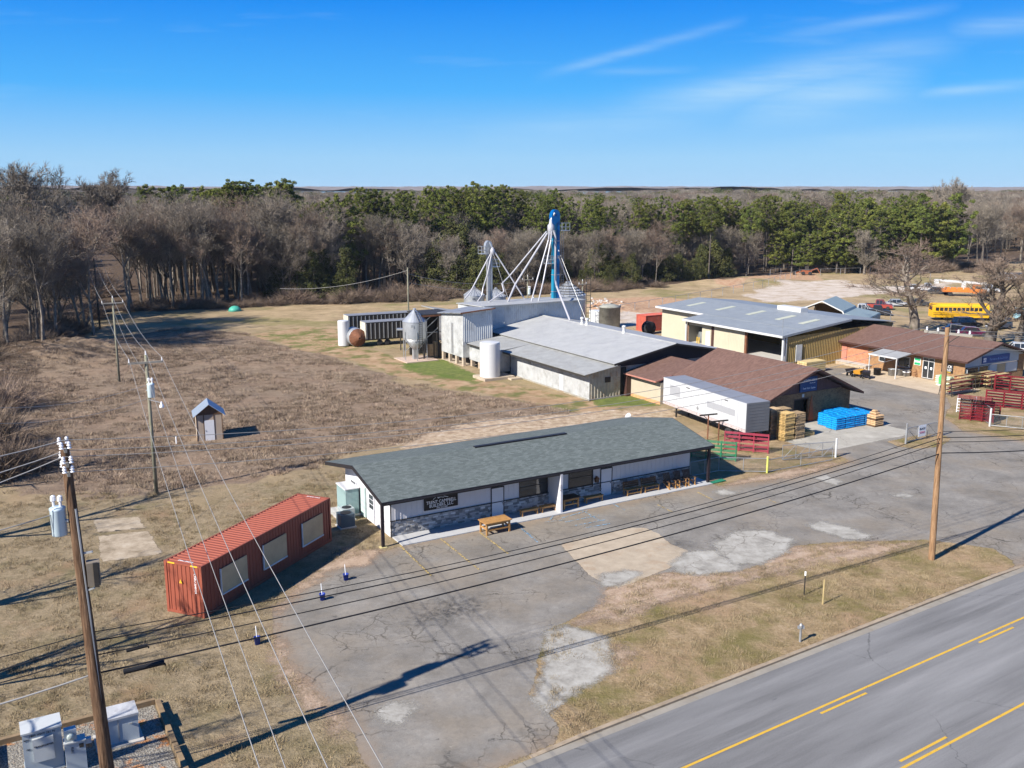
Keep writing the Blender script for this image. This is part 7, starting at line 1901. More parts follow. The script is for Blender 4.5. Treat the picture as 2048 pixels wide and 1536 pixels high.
def bare_tree(seed, H=18, r=.26, first=.35, spread=.9, density=1.0, droop=0.0, upward=.5, wide=False, fine=1.0):
    """returns trunk segments, branch segments, twig triangles"""
    rd = random.Random(seed); trunk = []; br = []; tw = []
    def rv():
        v = Vector((rd.gauss(0, 1), rd.gauss(0, 1), rd.gauss(0, 1))); return v.normalized()
    def twigs(p, d, L, n):
        for _ in range(n):
            dd = (d + rv() * .75 + Vector((0, 0, .25))).normalized(); q = p + dd * L * rd.uniform(.5, 1.1); w = .013 * fine + .006
            s = dd.cross(rv()).normalized() * w
            tw.append((p - s, p + s, q))
            for _k in range(2 if rd.random() < .45 else 1):
                f = rd.uniform(.25, .8); m_ = p.lerp(q, f); d2 = (dd + rv() * .8).normalized(); q2 = m_ + d2 * L * .5; s2 = d2.cross(rv()).normalized() * w * .8
                tw.append((m_ - s2, m_ + s2, q2))
    def grow(p, d, L, rad, lvl):
        n = 4 if lvl < 2 else 3; st_ = L / n; r0 = rad
        for i in range(n):
            d = (d + rv() * (.14 if lvl == 0 else .24) + Vector((0, 0, (upward - .2 * lvl * 0) * .12 - droop * .1 * lvl))).normalized()
            q = p + d * st_; r1 = rad * (1 - (i + 1) / n * .55)
            (trunk if lvl == 0 else br).append((tuple(p), tuple(q), r0 * (1.0 if lvl == 0 else 1.3), r1 * (1.0 if lvl == 0 else 1.3))); r0 = r1; p = q
            if lvl >= 1 or (i + 1) / n > first:
                k = (3 if lvl == 0 else 2) if lvl < 4 else 0
                k = max(1, round(k * density)) if k else 0
                for _ in range(k):
                    if rd.random() < .2: continue
                    ax = d.cross(rv()).normalized(); a = rd.uniform(.45, .95) * spread
                    nd = (Matrix.Rotation(a, 3, ax) @ d).normalized()
                    if nd.z < -.25: nd.z = abs(nd.z) * .3
                    nl = L * rd.uniform(.42, .66) * (1 - .25 * i / n); nr = max(r1 * rd.uniform(.42, .62), .011)
                    if lvl < 3: grow(q.copy(), nd, nl, nr, lvl + 1)
                    else: twigs(q, nd, nl * 1.3 + .3, 1 if rd.random() < .5 else 2)
        if lvl == 3: twigs(p, d, L * .7 + .3, 4)
        elif lvl == 0:
            for _ in range(3):
                ax = d.cross(rv()).normalized(); grow(p.copy(), (Matrix.Rotation(rd.uniform(.2, .6), 3, ax) @ d).normalized(), L * .5, r0 * .7, 1)
    grow(Vector((0, 0, -.1)), Vector((rd.uniform(-.06, .06), rd.uniform(-.06, .06), 1)).normalized(), H * (.62 if not wide else .38), r, 0)
    return trunk, br, np.array([[tuple(v) for v in t] for t in tw])
def tree_meshes(name, seed, mb_, mt_, **kw):
    tr, br, tw = bare_tree(seed, **kw)
    # branches and twigs in one mesh with two materials
    me_t = seg_mesh(name + '_trunk', tr, mb_, 6)
    me_b = seg_mesh(name + '_limbs', br, mb_, 3)
    V0 = np.empty(len(me_b.vertices) * 3); me_b.vertices.foreach_get('co', V0)
    F0 = np.empty(len(me_b.polygons) * 4, dtype=np.int32); me_b.loops.foreach_get('vertex_index', F0)
    T = tw.reshape(-1, 3); nv = len(me_b.vertices); nq = len(me_b.polygons); nt = len(tw)
    me = bpy.data.meshes.new(name + '_branches'); me.vertices.add(nv + len(T)); me.vertices.foreach_set('co', np.concatenate([V0, T.ravel()]))
    me.loops.add(nq * 4 + nt * 3); me.loops.foreach_set('vertex_index', np.concatenate([F0, np.arange(nt * 3) + nv]).astype(np.int32))
    me.polygons.add(nq + nt)
    me.polygons.foreach_set('loop_start', np.concatenate([np.arange(nq) * 4, nq * 4 + np.arange(nt) * 3]).astype(np.int32))
    me.polygons.foreach_set('loop_total', np.concatenate([np.full(nq, 4), np.full(nt, 3)]).astype(np.int32))
    me.polygons.foreach_set('material_index', np.concatenate([np.zeros(nq), np.ones(nt)]).astype(np.int32))
    me.materials.append(mb_); me.materials.append(mt_); me.update()
    bpy.data.meshes.remove(me_b)
    return me_t, me
def foliage_clumps(rs, centers, radii, per, size, flat=.6):
    n = len(centers) * per
    C_ = np.repeat(np.array(centers), per, 0); Rr = np.repeat(np.array(radii), per)[:, None]
    d = rs.normal(size=(n, 3)); d /= np.linalg.norm(d, axis=1, keepdims=True); rad = rs.rand(n, 1) ** .4
    P = C_ + d * Rr * rad * np.array([[1, 1, flat]])
    a = rs.normal(size=(n, 3)); a /= np.linalg.norm(a, axis=1, keepdims=True); b = np.cross(a, d + .3 * rs.normal(size=(n, 3))); b /= np.linalg.norm(b, axis=1, keepdims=True) + 1e-9
    s = size * (.6 + .8 * rs.rand(n, 1))
    return np.stack([P - a * s * .5, P + a * s * .5, P + b * s * 1.3], 1)
def pine(seed, H=20, crown=.5, rad=3.2):
    crown *= 1.12; rad *= 1.12
    rs = np.random.RandomState(seed); tr = [((0, 0, 0), (.1, .1, H * .5), .22, .15), ((.1, .1, H * .5), (.15, 0, H * .96), .15, .03)]
    cs, rr, lim = [], [], []
    z = H * (1 - crown)
    while z < H * .98:
        f = (z - H * (1 - crown)) / (H * crown); w = rad * math.sqrt(max(0, 1 - f ** 2.4)) * (.5 + .5 * min(1, f * 4)) + .2
        for _ in range(int(6 + 9 * (1 - f))):
            a = rs.rand() * 6.28; q = w * rs.uniform(.25, 1.05); x, y = math.cos(a) * q, math.sin(a) * q; zz = z + rs.uniform(-.3, .5) + q * .15
            lim.append(((.1, 0, z - .3), (x, y, zz), .045, .015)); cs.append((x, y, zz)); rr.append(rs.uniform(.3, .7) * (.65 + .35 * (1 - f)))
        z += .55 + rs.rand() * .35
    for k in range(6): 
        z = H * (1 - crown) * rs.uniform(.45, 1); a = rs.rand() * 6.28; lim.append(((0, 0, z), (math.cos(a) * 1.3, math.sin(a) * 1.3, z + .2), .03, .01))
    return seg_mesh('pine_trunk', tr + lim, m_barkd, 4), tri_mesh('pine_crown', foliage_clumps(rs, cs, rr, 88, .155, .8), m_pinel)
def cedar(seed, H=7, rad=2.2):
    rs = np.random.RandomState(seed); cs, rr = [], []
    z = .5
    while z < H:
        f = z / H; w = rad * (1 - f) ** .75 * (1 + .25 * rs.rand()) + .15
        for _ in range(int(4 + 5 * (1 - f))):
            a = rs.rand() * 6.28; q = w * rs.uniform(.3, 1.0); cs.append((math.cos(a) * q, math.sin(a) * q, z + rs.uniform(-.3, .3))); rr.append(rs.uniform(.4, .8))
        z += .5
    return seg_mesh('cedar_trunk', [((0, 0, 0), (0, 0, H * .9), .14, .03)], m_barkd, 4), tri_mesh('cedar_crown', foliage_clumps(rs, cs, rr, 80, .14, .9), m_cedar)
def shrub_mesh(seed, R_=1.6, H=1.8, n=520, m=None, w=.02):
    rs = np.random.RandomState(seed)
    a = rs.rand(n) * 6.283; q = R_ * rs.rand(n) ** .6 * .8; P = np.stack([np.cos(a) * q * .7, np.sin(a) * q * .7, rs.rand(n) * H * .45 * (1 - q / R_)], 1)
    d = rs.normal(size=(n, 3)); d[:, 2] = np.abs(d[:, 2]) * .9 + .15; d[:, 0] += np.cos(a) * .8; d[:, 1] += np.sin(a) * .8; d /= np.linalg.norm(d, axis=1, keepdims=True)
    L = H * rs.uniform(.35, .85, (n, 1)); s = np.cross(d, rs.normal(size=(n, 3))); s /= np.linalg.norm(s, axis=1, keepdims=True); Q = P + d * L
    T1 = np.stack([P - s * w, P + s * w, Q], 1)
    M_ = P + d * L * .5; d2 = d + rs.normal(size=(n, 3)) * .7; d2 /= np.linalg.norm(d2, axis=1, keepdims=True)
    T2 = np.stack([M_ - s * w * .8, M_ + s * w * .8, M_ + d2 * L * .55], 1)
    return tri_mesh('shrub', np.concatenate([T1, T2]), m or m_shrub)

BARE = [tree_meshes('bare', 10 + i, m_bark if i % 3 else m_barkd, (m_twig, m_twig, m_twigr)[i % 3], H=(17, 19, 15, 18, 14, 20, 16, 13)[i], r=(.24, .28, .2, .25, .18, .3, .2, .16)[i],
                    first=(.4, .5, .25, .45, .2, .5, .3, .2)[i], spread=(.8, .75, .95, .7, 1.0, .8, .85, .9)[i]) for i in range(8)]
PINE = [pine(50 + i, (20, 22, 18, 21, 13)[i], (.42, .38, .48, .36, .7)[i], (3.0, 3.6, 2.5, 2.8, 2.9)[i]) for i in range(5)]
CEDAR = [cedar(70 + i, (7, 9, 5.5)[i], (2.1, 2.3, 2.3)[i]) for i in range(3)]
SHRUB = [shrub_mesh(90 + i, (1.7, 2.1, 1.4)[i], (1.7, 2.3, 2.6)[i]) for i in range(3)]
WH = dict(zip([x[0].name for x in BARE], [0] * 8))
HT = [max(v.co.z for v in b[1].vertices) for b in BARE]
PH = [20, 22, 18, 21, 13]

def plant(name, label, cat, xy, rz, sc_, meshes, group=None, parts=('trunk', 'branches'), z=0.0):
    o = thing(name, label, cat, xy, rz, group, z)
    o.scale = (sc_, sc_, sc_) if isinstance(sc_, (int, float)) else sc_
    for nm, me_ in zip(parts, meshes):
        c = bpy.data.objects.new(nm, me_); COL.objects.link(c); c.parent = o
    return o
rt = random.Random(21)
def inpoly(p, poly):
    c = False; n = len(poly); x, y = p
    for i in range(n):
        (ax, ay), (bx, by) = poly[i], poly[(i + 1) % n]
        if (ay > y) != (by > y) and x < (bx - ax) * (y - ay) / (by - ay) + ax: c = not c
    return c
def height_to(u, v, xy):
    return at_depth(u, v, xy[1]).z
def sky_h(xy, v):
    """height that reaches image row v at this place"""
    return CAM_H + (-_S - (v - 768) / F_PX * _C) / (_C - (v - 768) / F_PX * _S) * xy[1]

# front edge of the woods, left to right (image base points)
def front(u0, v0, u1, v1, n, back, jit=2.5):
    out = []
    a, b = Vector(G(u0, v0)), Vector(G(u1, v1)); d = (b - a); nrm = Vector((0, 1))
    for i in range(n):
        f = (i + rt.random()) / n; p = a + d * f + Vector((rt.uniform(-jit, jit), rt.uniform(0, back))); out.append((p.x, p.y))
    return out
CUTP = POLY['cut']
def pix(p):
    d = p[1] * _C + CAM_H * _S; return 1024 + F_PX * p[0] / d, 768 - F_PX * (p[1] * _S - CAM_H * _C) / d
MARKS = [(60, 'at the far left edge'), (120, 'just left of the powerline clearing'), (300, 'hard by the clearing'), (390, 'above the greenish line pole'), (450, 'left of the turquoise tarp'), (520, 'above the turquoise tarp'), (600, 'between tarp and hollow'),
         (700, 'by the shaded hollow'), (800, 'around the pale sycamore'), (900, 'above the mill roof'), (1000, 'behind the silver elevator'), (1110, 'left of the blue elevator'), (1200, 'right of the blue elevator'),
         (1300, 'behind the rubble heap'), (1400, 'above the cream warehouse'), (1500, 'above the clay bank'), (1580, 'left of the backhoe'), (1650, 'behind the backhoe'), (1740, 'by the small bare tree'), (1830, 'left of the big oak'), (1920, 'right of the big oak'), (9999, 'at the far right')]
def place_words(label, group, p):
    u, v = pix(p); m = next(w for x, w in MARKS if u < x)
    return label + ', ' + m, group + ' ' + m
def in_cut(p):
    d = p[1] * _C + CAM_H * _S; u = 1024 + F_PX * p[0] / d; v = 768 - F_PX * (p[1] * _S - CAM_H * _C) / d
    return v < 660 and 98 + max(0, 600 - v) * .12 < u < 246 - max(0, 600 - v) * .3
def bare_group(pts, vtop, label, group, sizes=(0, 1, 2, 3, 4, 5, 6, 7), jitter=.14, cat='tree', cutok=False):
    for p in pts:
        if in_cut(p): continue
        i = rt.choice(sizes); lab2, grp2 = place_words(label, group, p); H = max(4.0, sky_h(p, vtop) * rt.uniform(1 - jitter, 1 + jitter * .5)) ; s = H / HT[i]
        plant('bare_tree', lab2, cat, p, rt.uniform(0, 6.28), (s * rt.uniform(.9, 1.15), s * rt.uniform(.9, 1.15), s), BARE[i], grp2)
bare_group(front(-60, 760, 60, 705, 10, 25), 400, 'bare grey tree of the left woods', 'bare trees in the left woods')
bare_group(front(-60, 690, 120, 655, 14, 60), 390, 'bare grey tree of the left woods', 'bare trees in the left woods')
bare_group(front(50, 690, 105, 655, 6, 8, 1.5), 440, 'bare grey tree of the left woods', 'bare trees in the left woods')
bare_group(front(95, 645, 105, 570, 7, 30, 2), 410, 'bare tree lining the clearing', 'bare trees left of the clearing')
bare_group(front(248, 622, 440, 612, 30, 14), 398, 'bare pale-trunked tree in the woods behind the field', 'bare trees right of the clearing', (0, 1, 3, 5, 5, 1))
bare_group(front(245, 600, 640, 598, 42, 40), 385, 'bare pale-trunked tree in the woods behind the field', 'bare trees right of the clearing')
bare_group(front(440, 612, 640, 604, 16, 14), 425, 'bare pale-trunked tree in the woods behind the field', 'bare trees right of the clearing')
bare_group(front(640, 590, 900, 592, 20, 30), 425, 'bare tree behind the feed silo', 'bare trees behind the silo')
bare_group(front(880, 590, 1320, 570, 46, 22), 455, 'reddish-grey bare tree below the pines', 'bare trees behind the mill', (2, 4, 6, 7, 0))
bare_group(front(1200, 568, 1500, 552, 26, 30), 440, 'bare tree of the mixed woods', 'bare trees above the embankment', (2, 4, 6, 7, 0, 3))
bare_group(front(1820, 540, 2080, 525, 30, 60), 385, 'grey bare tree of the right-hand woods', 'bare trees in the right woods')
bare_group(front(1500, 535, 1900, 520, 16, 70), 383, 'bare tree rising behind the pines', 'bare trees behind the pine block')

def pine_group(us, v0, v1, vt0, vt1, n, label, group, back=25, sizes=(0, 1, 2, 3), wide=1.0):
    for i in range(n):
        u = us[0] + (us[1] - us[0]) * (i + rt.random()) / n; v = rt.uniform(v0, v1); p = G(u, v); p = (p[0], p[1] + rt.uniform(0, back))
        vt = rt.uniform(vt0, vt1); H = max(5, sky_h(p, vt)); k = rt.choice(sizes); s = H / PH[k]
        lab2, grp2 = place_words(label, group, p); plant('pine_tree', lab2, 'tree', p, rt.uniform(0, 6.28), (s * wide, s * wide, s), PINE[k], grp2, ('trunk', 'crown'))
pine_group((445, 575), 582, 590, 356, 376, 9, 'tall pine standing above the bare woods', 'pines of the left clump', 12, wide=1.25)
pine_group((300, 350), 590, 598, 364, 372, 3, 'dark pine peeping over the bare woods', 'pines peeping over the left woods', 10)
pine_group((388, 445), 580, 588, 372, 380, 5, 'dark pine peeping over the bare woods', 'pines peeping over the left woods', 10)
pine_group((600, 690), 588, 600, 388, 415, 4, 'dark green pine in the shade', 'dark pines in the hollow', 8, (2, 4))
pine_group((700, 822), 572, 582, 370, 392, 10, 'pine of a rounded clump', 'pines behind the sycamore', 20)
pine_group((838, 1010), 566, 576, 360, 392, 19, 'pine in the long row over the bare woods', 'pines left of the blue elevator', 25)
pine_group((1005, 1235), 562, 572, 378, 412, 21, 'pine in the long row over the bare woods', 'pines right of the blue elevator', 25)
pine_group((1240, 1300), 556, 566, 396, 412, 3, 'scattered pine above reddish bare trees', 'scattered pines mid right', 10)
pine_group((1310, 1430), 552, 560, 388, 412, 8, 'scattered pine above reddish bare trees', 'scattered pines mid right', 15)
pine_group((1400, 1560), 545, 550, 386, 415, 14, 'tall back-row pine of the pine block', 'tall pines of the right block', 25)
pine_group((1540, 1900), 535, 545, 381, 415, 30, 'tall back-row pine of the pine block', 'tall pines of the right block', 35)
pine_group((1560, 1900), 540, 548, 395, 440, 26, 'shorter bushy front pine of the block', 'front pines of the right block', 8, (4, 4, 2), 1.15)
pine_group((1540, 1760), 543, 548, 445, 480, 10, 'shorter bushy front pine of the block', 'front pines of the right block', 2, (4,), 1.2)
pine_group((1795, 1920), 538, 545, 384, 425, 10, 'olive pine ending the pine block', 'pines at the right end', 10, (0, 4, 2), 1.15)
for (u0, u1, v, n, vt, lab, grp) in ((1290, 1390, 560, 7, 515, 'dark olive cedar bush at the wood edge', 'cedars above the embankment'), (1390, 1470, 556, 5, 495, 'dark olive cedar bush at the wood edge', 'cedars above the embankment'),
                              (860, 1010, 590, 8, 500, 'olive cedar among bare trees', 'cedars behind the mill'), (880, 930, 580, 3, 446, 'olive cedar among bare trees', 'cedars behind the mill'),
                              (560, 700, 600, 7, 500, 'dark cedar in deep shade', 'cedars in the hollow'), (1080, 1290, 578, 7, 520, 'small cedar in the scrub', 'cedars behind the big bin'), (1190, 1230, 570, 2, 480, 'small cedar in the scrub', 'cedars behind the big bin')):
    for i in range(n):
        u = u0 + (u1 - u0) * (i + rt.random()) / n; p = G(u, v + rt.uniform(-4, 3)); k = rt.randrange(3); H = sky_h(p, vt + rt.uniform(-15, 20)); s = H / (7, 9, 5.5)[k]
        lab2, grp2 = place_words(lab, grp, p); plant('cedar_tree', lab2, 'tree', p, rt.uniform(0, 6.28), (s * 1.1, s * 1.1, s), CEDAR[k], grp2, ('trunk', 'crown'))

# named single trees
def single(label, base, vtop, mesh_kw, seed, mb_=m_barkw, mt_=m_twig, rz=0.0, sx=1.0, hpx=None):
    me_ = tree_meshes('single', seed, mb_, mt_, **dict(dict(fine=2.0), **mesh_kw)); h = max(v.co.z for v in me_[1].vertices); H = sky_h(base, vtop); s = H / h
    return plant('bare_tree', label, 'tree', base, rz, (s * sx, s * sx, s), me_)
single('big pale-barked sycamore standing forward of the woods behind the silo', G(768, 572), 385, dict(H=18, r=.42, first=.2, spread=.9, density=1.15, upward=.9), 201, sx=.85)
single('very tall bare tree with wide crown just right of the powerline clearing', G(258, 625), 398, dict(H=20, r=.36, first=.55, spread=.85, upward=.7), 202, m_bark, sx=.9)
single('tall bare tree with rounded crown rising above the horizon right of the clearing', G(262, 580), 330, dict(H=22, r=.4, first=.35, spread=.85, upward=.8, density=1.4, fine=2.6), 203, m_bark, sx=.95)
single('tallest bare tree at the left, its crown high against the sky', G(88, 640), 318, dict(H=24, r=.5, first=.3, spread=.9, upward=.5, density=1.3, fine=2.6), 204, m_barkd, sx=1.1)
single('tall bare tree crown against the sky next to the tallest left one', G(122, 632), 322, dict(H=24, r=.45, first=.4, spread=.85, upward=.5, density=1.2, fine=2.6), 205, m_barkd, sx=.9)
single('bare tree at the far left edge reaching just above the horizon', G(10, 690), 350, dict(H=22, r=.4, first=.3, spread=.85, density=1.2, fine=2.4), 208, m_bark, sx=1.0)
single('large bare oak with stout pale trunk behind the brick store', G(1828, 667), 468, dict(H=14, r=.55, first=.25, spread=1.15, density=.85, upward=.1, fine=1.2), 206, m_bark, m_twigr, sx=1.6)
single('many-stemmed bare tree behind the brick store, before the yellow bus', G(1978, 688), 500, dict(H=12, r=.6, first=.0, spread=1.0, density=.8, upward=.7, fine=1.2), 207, m_barkd, m_twigr, sx=1.5)
single('bare tree with forked trunk at the right edge behind the store', G(2032, 694), 400, dict(H=18, r=.5, first=.2, spread=.8, density=.75, upward=.8, fine=1.2), 209, m_barkd, m_twigr, sx=1.0)
single('small bare tree standing before the pine block', G(1728, 549), 455, dict(H=10, r=.3, first=.15, spread=.9), 210, m_bark, m_twig, sx=1.0)
single('tall bare trees crown against the sky at the right of the pine block', G(1880, 520), 350, dict(H=20, r=.3, first=.2, spread=.8, upward=.9, density=1.3, fine=2.6), 211, m_barkw, m_twig, sx=.9)
single('bare pale tree with pale trunk in front of the mixed woods', G(1290, 552), 405, dict(H=15, r=.3, first=.25, spread=.85, upward=.7), 212, m_barkw, m_twigr, sx=.9)
# trees outside the left edge whose branches and shadows reach into the picture
for k, (x, y, H, sd) in enumerate(((-24.5, 27, 13, 301), (-29, 36, 15, 302), (-33, 44, 14, 303), (-36, 56, 15, 304), (-43, 66, 15, 305), (-27, 19.5, 13, 306))):
    me_ = tree_meshes('edge', sd, m_bark, m_twig, H=15, r=.42, first=.1, spread=1.0, density=.62, fine=.8); h = max(v.co.z for v in me_[1].vertices); s = H / h
    plant('bare_tree', ('nearest', 'second', 'third', 'fourth', 'fifth', 'rearmost')[k] + ' bare tree standing just beyond the left edge of the lawn', 'tree', (x, y), k * 1.3, (s * .75, s * .75, s), me_, 'bare trees along the left lawn edge')
# brush heap and bushes on the left
for k, (u, v, w, h) in enumerate(((-10, 960, 3.0, 4.0), (20, 935, 2.5, 3.0), (60, 940, 2.0, 2.0), (-20, 860, 3.0, 4.5), (10, 820, 3.0, 4.0), (-10, 900, 3, 4))):
    p = G(u, v); plant('bramble_bush', 'tangled bare bramble bush at the left edge beside the big pole', 'bush', p, k, (w / 1.6, w / 1.6, h / 1.8), (SHRUB[k % 3],), 'bramble bushes at the left edge', ('stems',))
# shrubs at the foot of the woods
def shrubs(u0, v0, u1, v1, n, back, s0, s1, lab, grp):
    for p in front(u0, v0, u1, v1, n, back, 2):
        if in_cut(p) and rt.random() < .7: continue
        s = rt.uniform(s0, s1); lab2, grp2 = place_words(lab, grp, p); plant('scrub_bush', lab2, 'bush', p, rt.uniform(0, 6.28), (s, s, s * rt.uniform(.7, 1.1)), (rt.choice(SHRUB),), grp2, ('stems',))
shrubs(560, 612, 880, 602, 70, 12, .9, 2.0, 'tangled scrub bush at the foot of the woods', 'scrub bushes behind the silo')
shrubs(1080, 590, 1320, 575, 40, 8, .9, 1.7, 'grey scrub bush below the trees', 'scrub bushes behind the big bin')
shrubs(860, 598, 1060, 592, 30, 10, 1.0, 2.0, 'grey-brown scrub bush', 'scrub bushes behind the mill')
shrubs(250, 624, 560, 612, 45, 8, .7, 1.4, 'low scrub bush under tall bare trees', 'scrub bushes under the tall trees')
shrubs(-40, 740, 130, 650, 40, 14, 1.2, 2.2, 'dark scrub bush under the left woods', 'scrub bushes under the left woods')
shrubs(1640, 548, 2060, 545, 45, 22, 1.0, 2.0, 'brown scrub bush in the rough ground', 'scrub bushes beyond the lot')
shrubs(136, 640, 140, 560, 12, 20, 1.2, 2.2, 'scrub bush on the clearing bank', 'scrub bushes by the clearing')

# ------------------------------------------------------------------ uncountable growth (instances)
def scatter(name, sources, P, rot, scl, idx, kind='stuff'):
    col = bpy.data.collections.new(name + '_forms'); 
    for i, parts in enumerate(sources):
        o = bpy.data.objects.new('%s_form_%02d' % (name, i), parts); col.objects.link(o)
    me_ = bpy.data.meshes.new(name); me_.vertices.add(len(P)); me_.vertices.foreach_set('co', np.asarray(P, float).ravel())
    a = me_.attributes.new('spin', 'FLOAT', 'POINT'); a.data.foreach_set('value', np.asarray(rot, np.float32))
    a = me_.attributes.new('size', 'FLOAT_VECTOR', 'POINT'); a.data.foreach_set('vector', np.asarray(scl, np.float32).ravel())
    a = me_.attributes.new('form', 'INT', 'POINT'); a.data.foreach_set('value', np.asarray(idx, np.int32))
    o = bpy.data.objects.new(name, me_); COL.objects.link(o); tag(o, kind=kind)
    ng = bpy.data.node_groups.new(name + '_spread', 'GeometryNodeTree')
    ng.interface.new_socket('Geometry', in_out='INPUT', socket_type='NodeSocketGeometry'); ng.interface.new_socket('Geometry', in_out='OUTPUT', socket_type='NodeSocketGeometry')
    N = ng.nodes; L = ng.links; gi = N.new('NodeGroupInput'); go = N.new('NodeGroupOutput')
    ip = N.new('GeometryNodeInstanceOnPoints'); ci = N.new('GeometryNodeCollectionInfo'); ci.inputs[0].default_value = col; ci.inputs['Separate Children'].default_value = True; ci.inputs['Reset Children'].default_value = True
    L.new(gi.outputs[0], ip.inputs['Points']); L.new(ci.outputs[0], ip.inputs['Instance']); ip.inputs['Pick Instance'].default_value = True
    def na(nm, tp):
        n = N.new('GeometryNodeInputNamedAttribute'); n.data_type = tp; n.inputs[0].default_value = nm; return n.outputs[0]
    L.new(na('form', 'INT'), ip.inputs['Instance Index']); L.new(na('size', 'FLOAT_VECTOR'), ip.inputs['Scale'])
    cx = N.new('ShaderNodeCombineXYZ'); L.new(na('spin', 'FLOAT'), cx.inputs[2])
    er = N.new('FunctionNodeEulerToRotation'); L.new(cx.outputs[0], er.inputs[0]); L.new(er.outputs[0], ip.inputs['Rotation'])
    L.new(ip.outputs[0], go.inputs[0]); md = o.modifiers.new('spread', 'NODES'); md.node_group = ng
    return o
# small tree forms for the deep wood: trunk+branches joined
def merged(a, b, name):
    """append trunk mesh a to mesh b (materials kept)"""
    import bmesh
    bm = bmesh.new(); bm.from_mesh(b); bm.from_mesh(a); me_ = bpy.data.meshes.new(name); bm.to_mesh(me_); bm.free()
    for m_ in b.materials: me_.materials.append(m_)
    return me_
def deep_tree(seed, mt_):
    rs = np.random.RandomState(seed); n = 1500; H = 16
    a = rs.rand(n) * 6.283; f = rs.rand(n) ** .7; z = H * (.32 + .66 * f); w = 3.4 * np.sqrt(np.clip(1 - ((f - .45) / .62) ** 2, 0, 1)) * (.35 + .65 * rs.rand(n)); P = np.stack([np.cos(a) * w, np.sin(a) * w, z], 1)
    d = np.stack([np.cos(a) * .5, np.sin(a) * .5, np.full(n, .9)], 1) + rs.normal(size=(n, 3)) * .45; d /= np.linalg.norm(d, axis=1, keepdims=True)
    s = np.cross(d, rs.normal(size=(n, 3))); s /= np.linalg.norm(s, axis=1, keepdims=True); L = rs.uniform(.9, 2.2, (n, 1))
    T = [np.stack([P - s * .032, P + s * .032, P + d * L], 1)]
    k = 60; a = rs.rand(k) * 6.283; z0 = H * rs.uniform(.25, .8, k); b0 = np.stack([np.zeros(k), np.zeros(k), z0], 1); e = b0 + np.stack([np.cos(a) * 2.6, np.sin(a) * 2.6, rs.uniform(1.5, 4, k)], 1)
    s = np.cross(e - b0, rs.normal(size=(k, 3))); s /= np.linalg.norm(s, axis=1, keepdims=True); T.append(np.stack([b0 - s * .07, b0 + s * .07, e], 1))
    for t_ in (0, 2.1): T.append(np.array([[(-.16 * math.cos(t_), -.16 * math.sin(t_), 0), (.16 * math.cos(t_), .16 * math.sin(t_), 0), (0, 0, H * .9)]]))
    return tri_mesh('deep_tree', np.concatenate(T), mt_)
deep = [deep_tree(400 + i, (m_twig, m_twig, m_twigr)[i % 3]) for i in range(5)] + [PINE[0][1], PINE[3][1]]
rs = np.random.RandomState(77)
pts = []; WF = [Vector(p) for p in POLY['woodfloor']]
frontier = px((-900, 980), (0, 760), (60, 710), (140, 640), (165, 470), (235, 560), (245, 606), (640, 596), (880, 585), (1180, 572), (1310, 560), (1440, 546), (1520, 536), (1700, 524), (1900, 515), (2600, 500))
FX = np.array([p[0] for p in frontier]); FY = np.array([p[1] for p in frontier]); 
def frontier_y(x, y):
    # depth of the wood edge along the ray through (x, y)
    r = x / y; R_ = FX / FY; i = np.argsort(R_); return np.interp(r, R_[i], FY[i])
n = 30000
yy = rs.uniform(100, 1100, n) ; rr_ = rs.uniform(-.66, .66, n); xx = rr_ * yy
keepp = (rs.rand(n) < (yy / 1100) * np.where(yy < 420, 1.0, .42)); fy = frontier_y(xx, yy) + 14
cutm = sdf(POLY['cut'], xx, yy) > -6
keepp &= (yy > fy) & ~cutm
xx, yy = xx[keepp], yy[keepp]
nf = len(xx); form = rs.randint(0, 5, nf); pinem = vnoise(xx + 500, yy + 500, 60, 31) > .67; form = np.where(pinem & (rs.rand(nf) < .75), rs.randint(5, 7, nf), form)
hh = np.where(form >= 5, rs.uniform(.75, 1.0, nf), rs.uniform(.85, 1.2, nf)) * (.85 + .3 * vnoise(xx + 900, yy + 900, 90, 33))
wd = hh * rs.uniform(.95, 1.35, nf) * (1 + .35 * (yy > 420))
scatter('deep_woods', deep, np.stack([xx, yy, np.clip(yy - 420, 0, 900) * .0085], 1), rs.rand(nf) * 6.28, np.stack([wd, wd, hh], 1), form)
# far canopy to the horizon
xs = np.arange(-2600, 2601, 14.0); ys = np.concatenate([np.arange(1050, 1700, 9.0), np.arange(1700, 4200, 25.0), np.arange(4200, 9500, 150.0)])
X, Y = np.meshgrid(xs, ys); Zc = 15.5 + 6 * vnoise(X + 5000, Y, 260, 41) + 3.2 * vnoise(X + 5000, Y, 14, 42) + 2.5 * vnoise(X + 5000, Y, 35, 43) + np.minimum(4.5 + (Y - 1050) * .0050, 13.0)
Zc = np.where(np.abs(X) > Y * .75 + 100, Zc, Zc)
me_, _ = grid_mesh('far_woods', xs, ys, Zc)
t = NT('far_canopy', .95, 0, .05)
t.color(t.mix(t.step(t.noise(.006, 4, .6), .80, .95), t.ramp(t.noise(.12, 5, .75), [(.3, (.14, .12, .115)), (.6, (.22, .20, .195)), (.8, (.28, .26, .25))]), t.ramp(t.noise(.12, 5, .75), [(.3, (.07, .08, .05)), (.7, (.12, .13, .08))])))
me_.materials.append(t.m); o = bpy.data.objects.new('far_woods', me_); COL.objects.link(o); tag(o, kind='stuff')

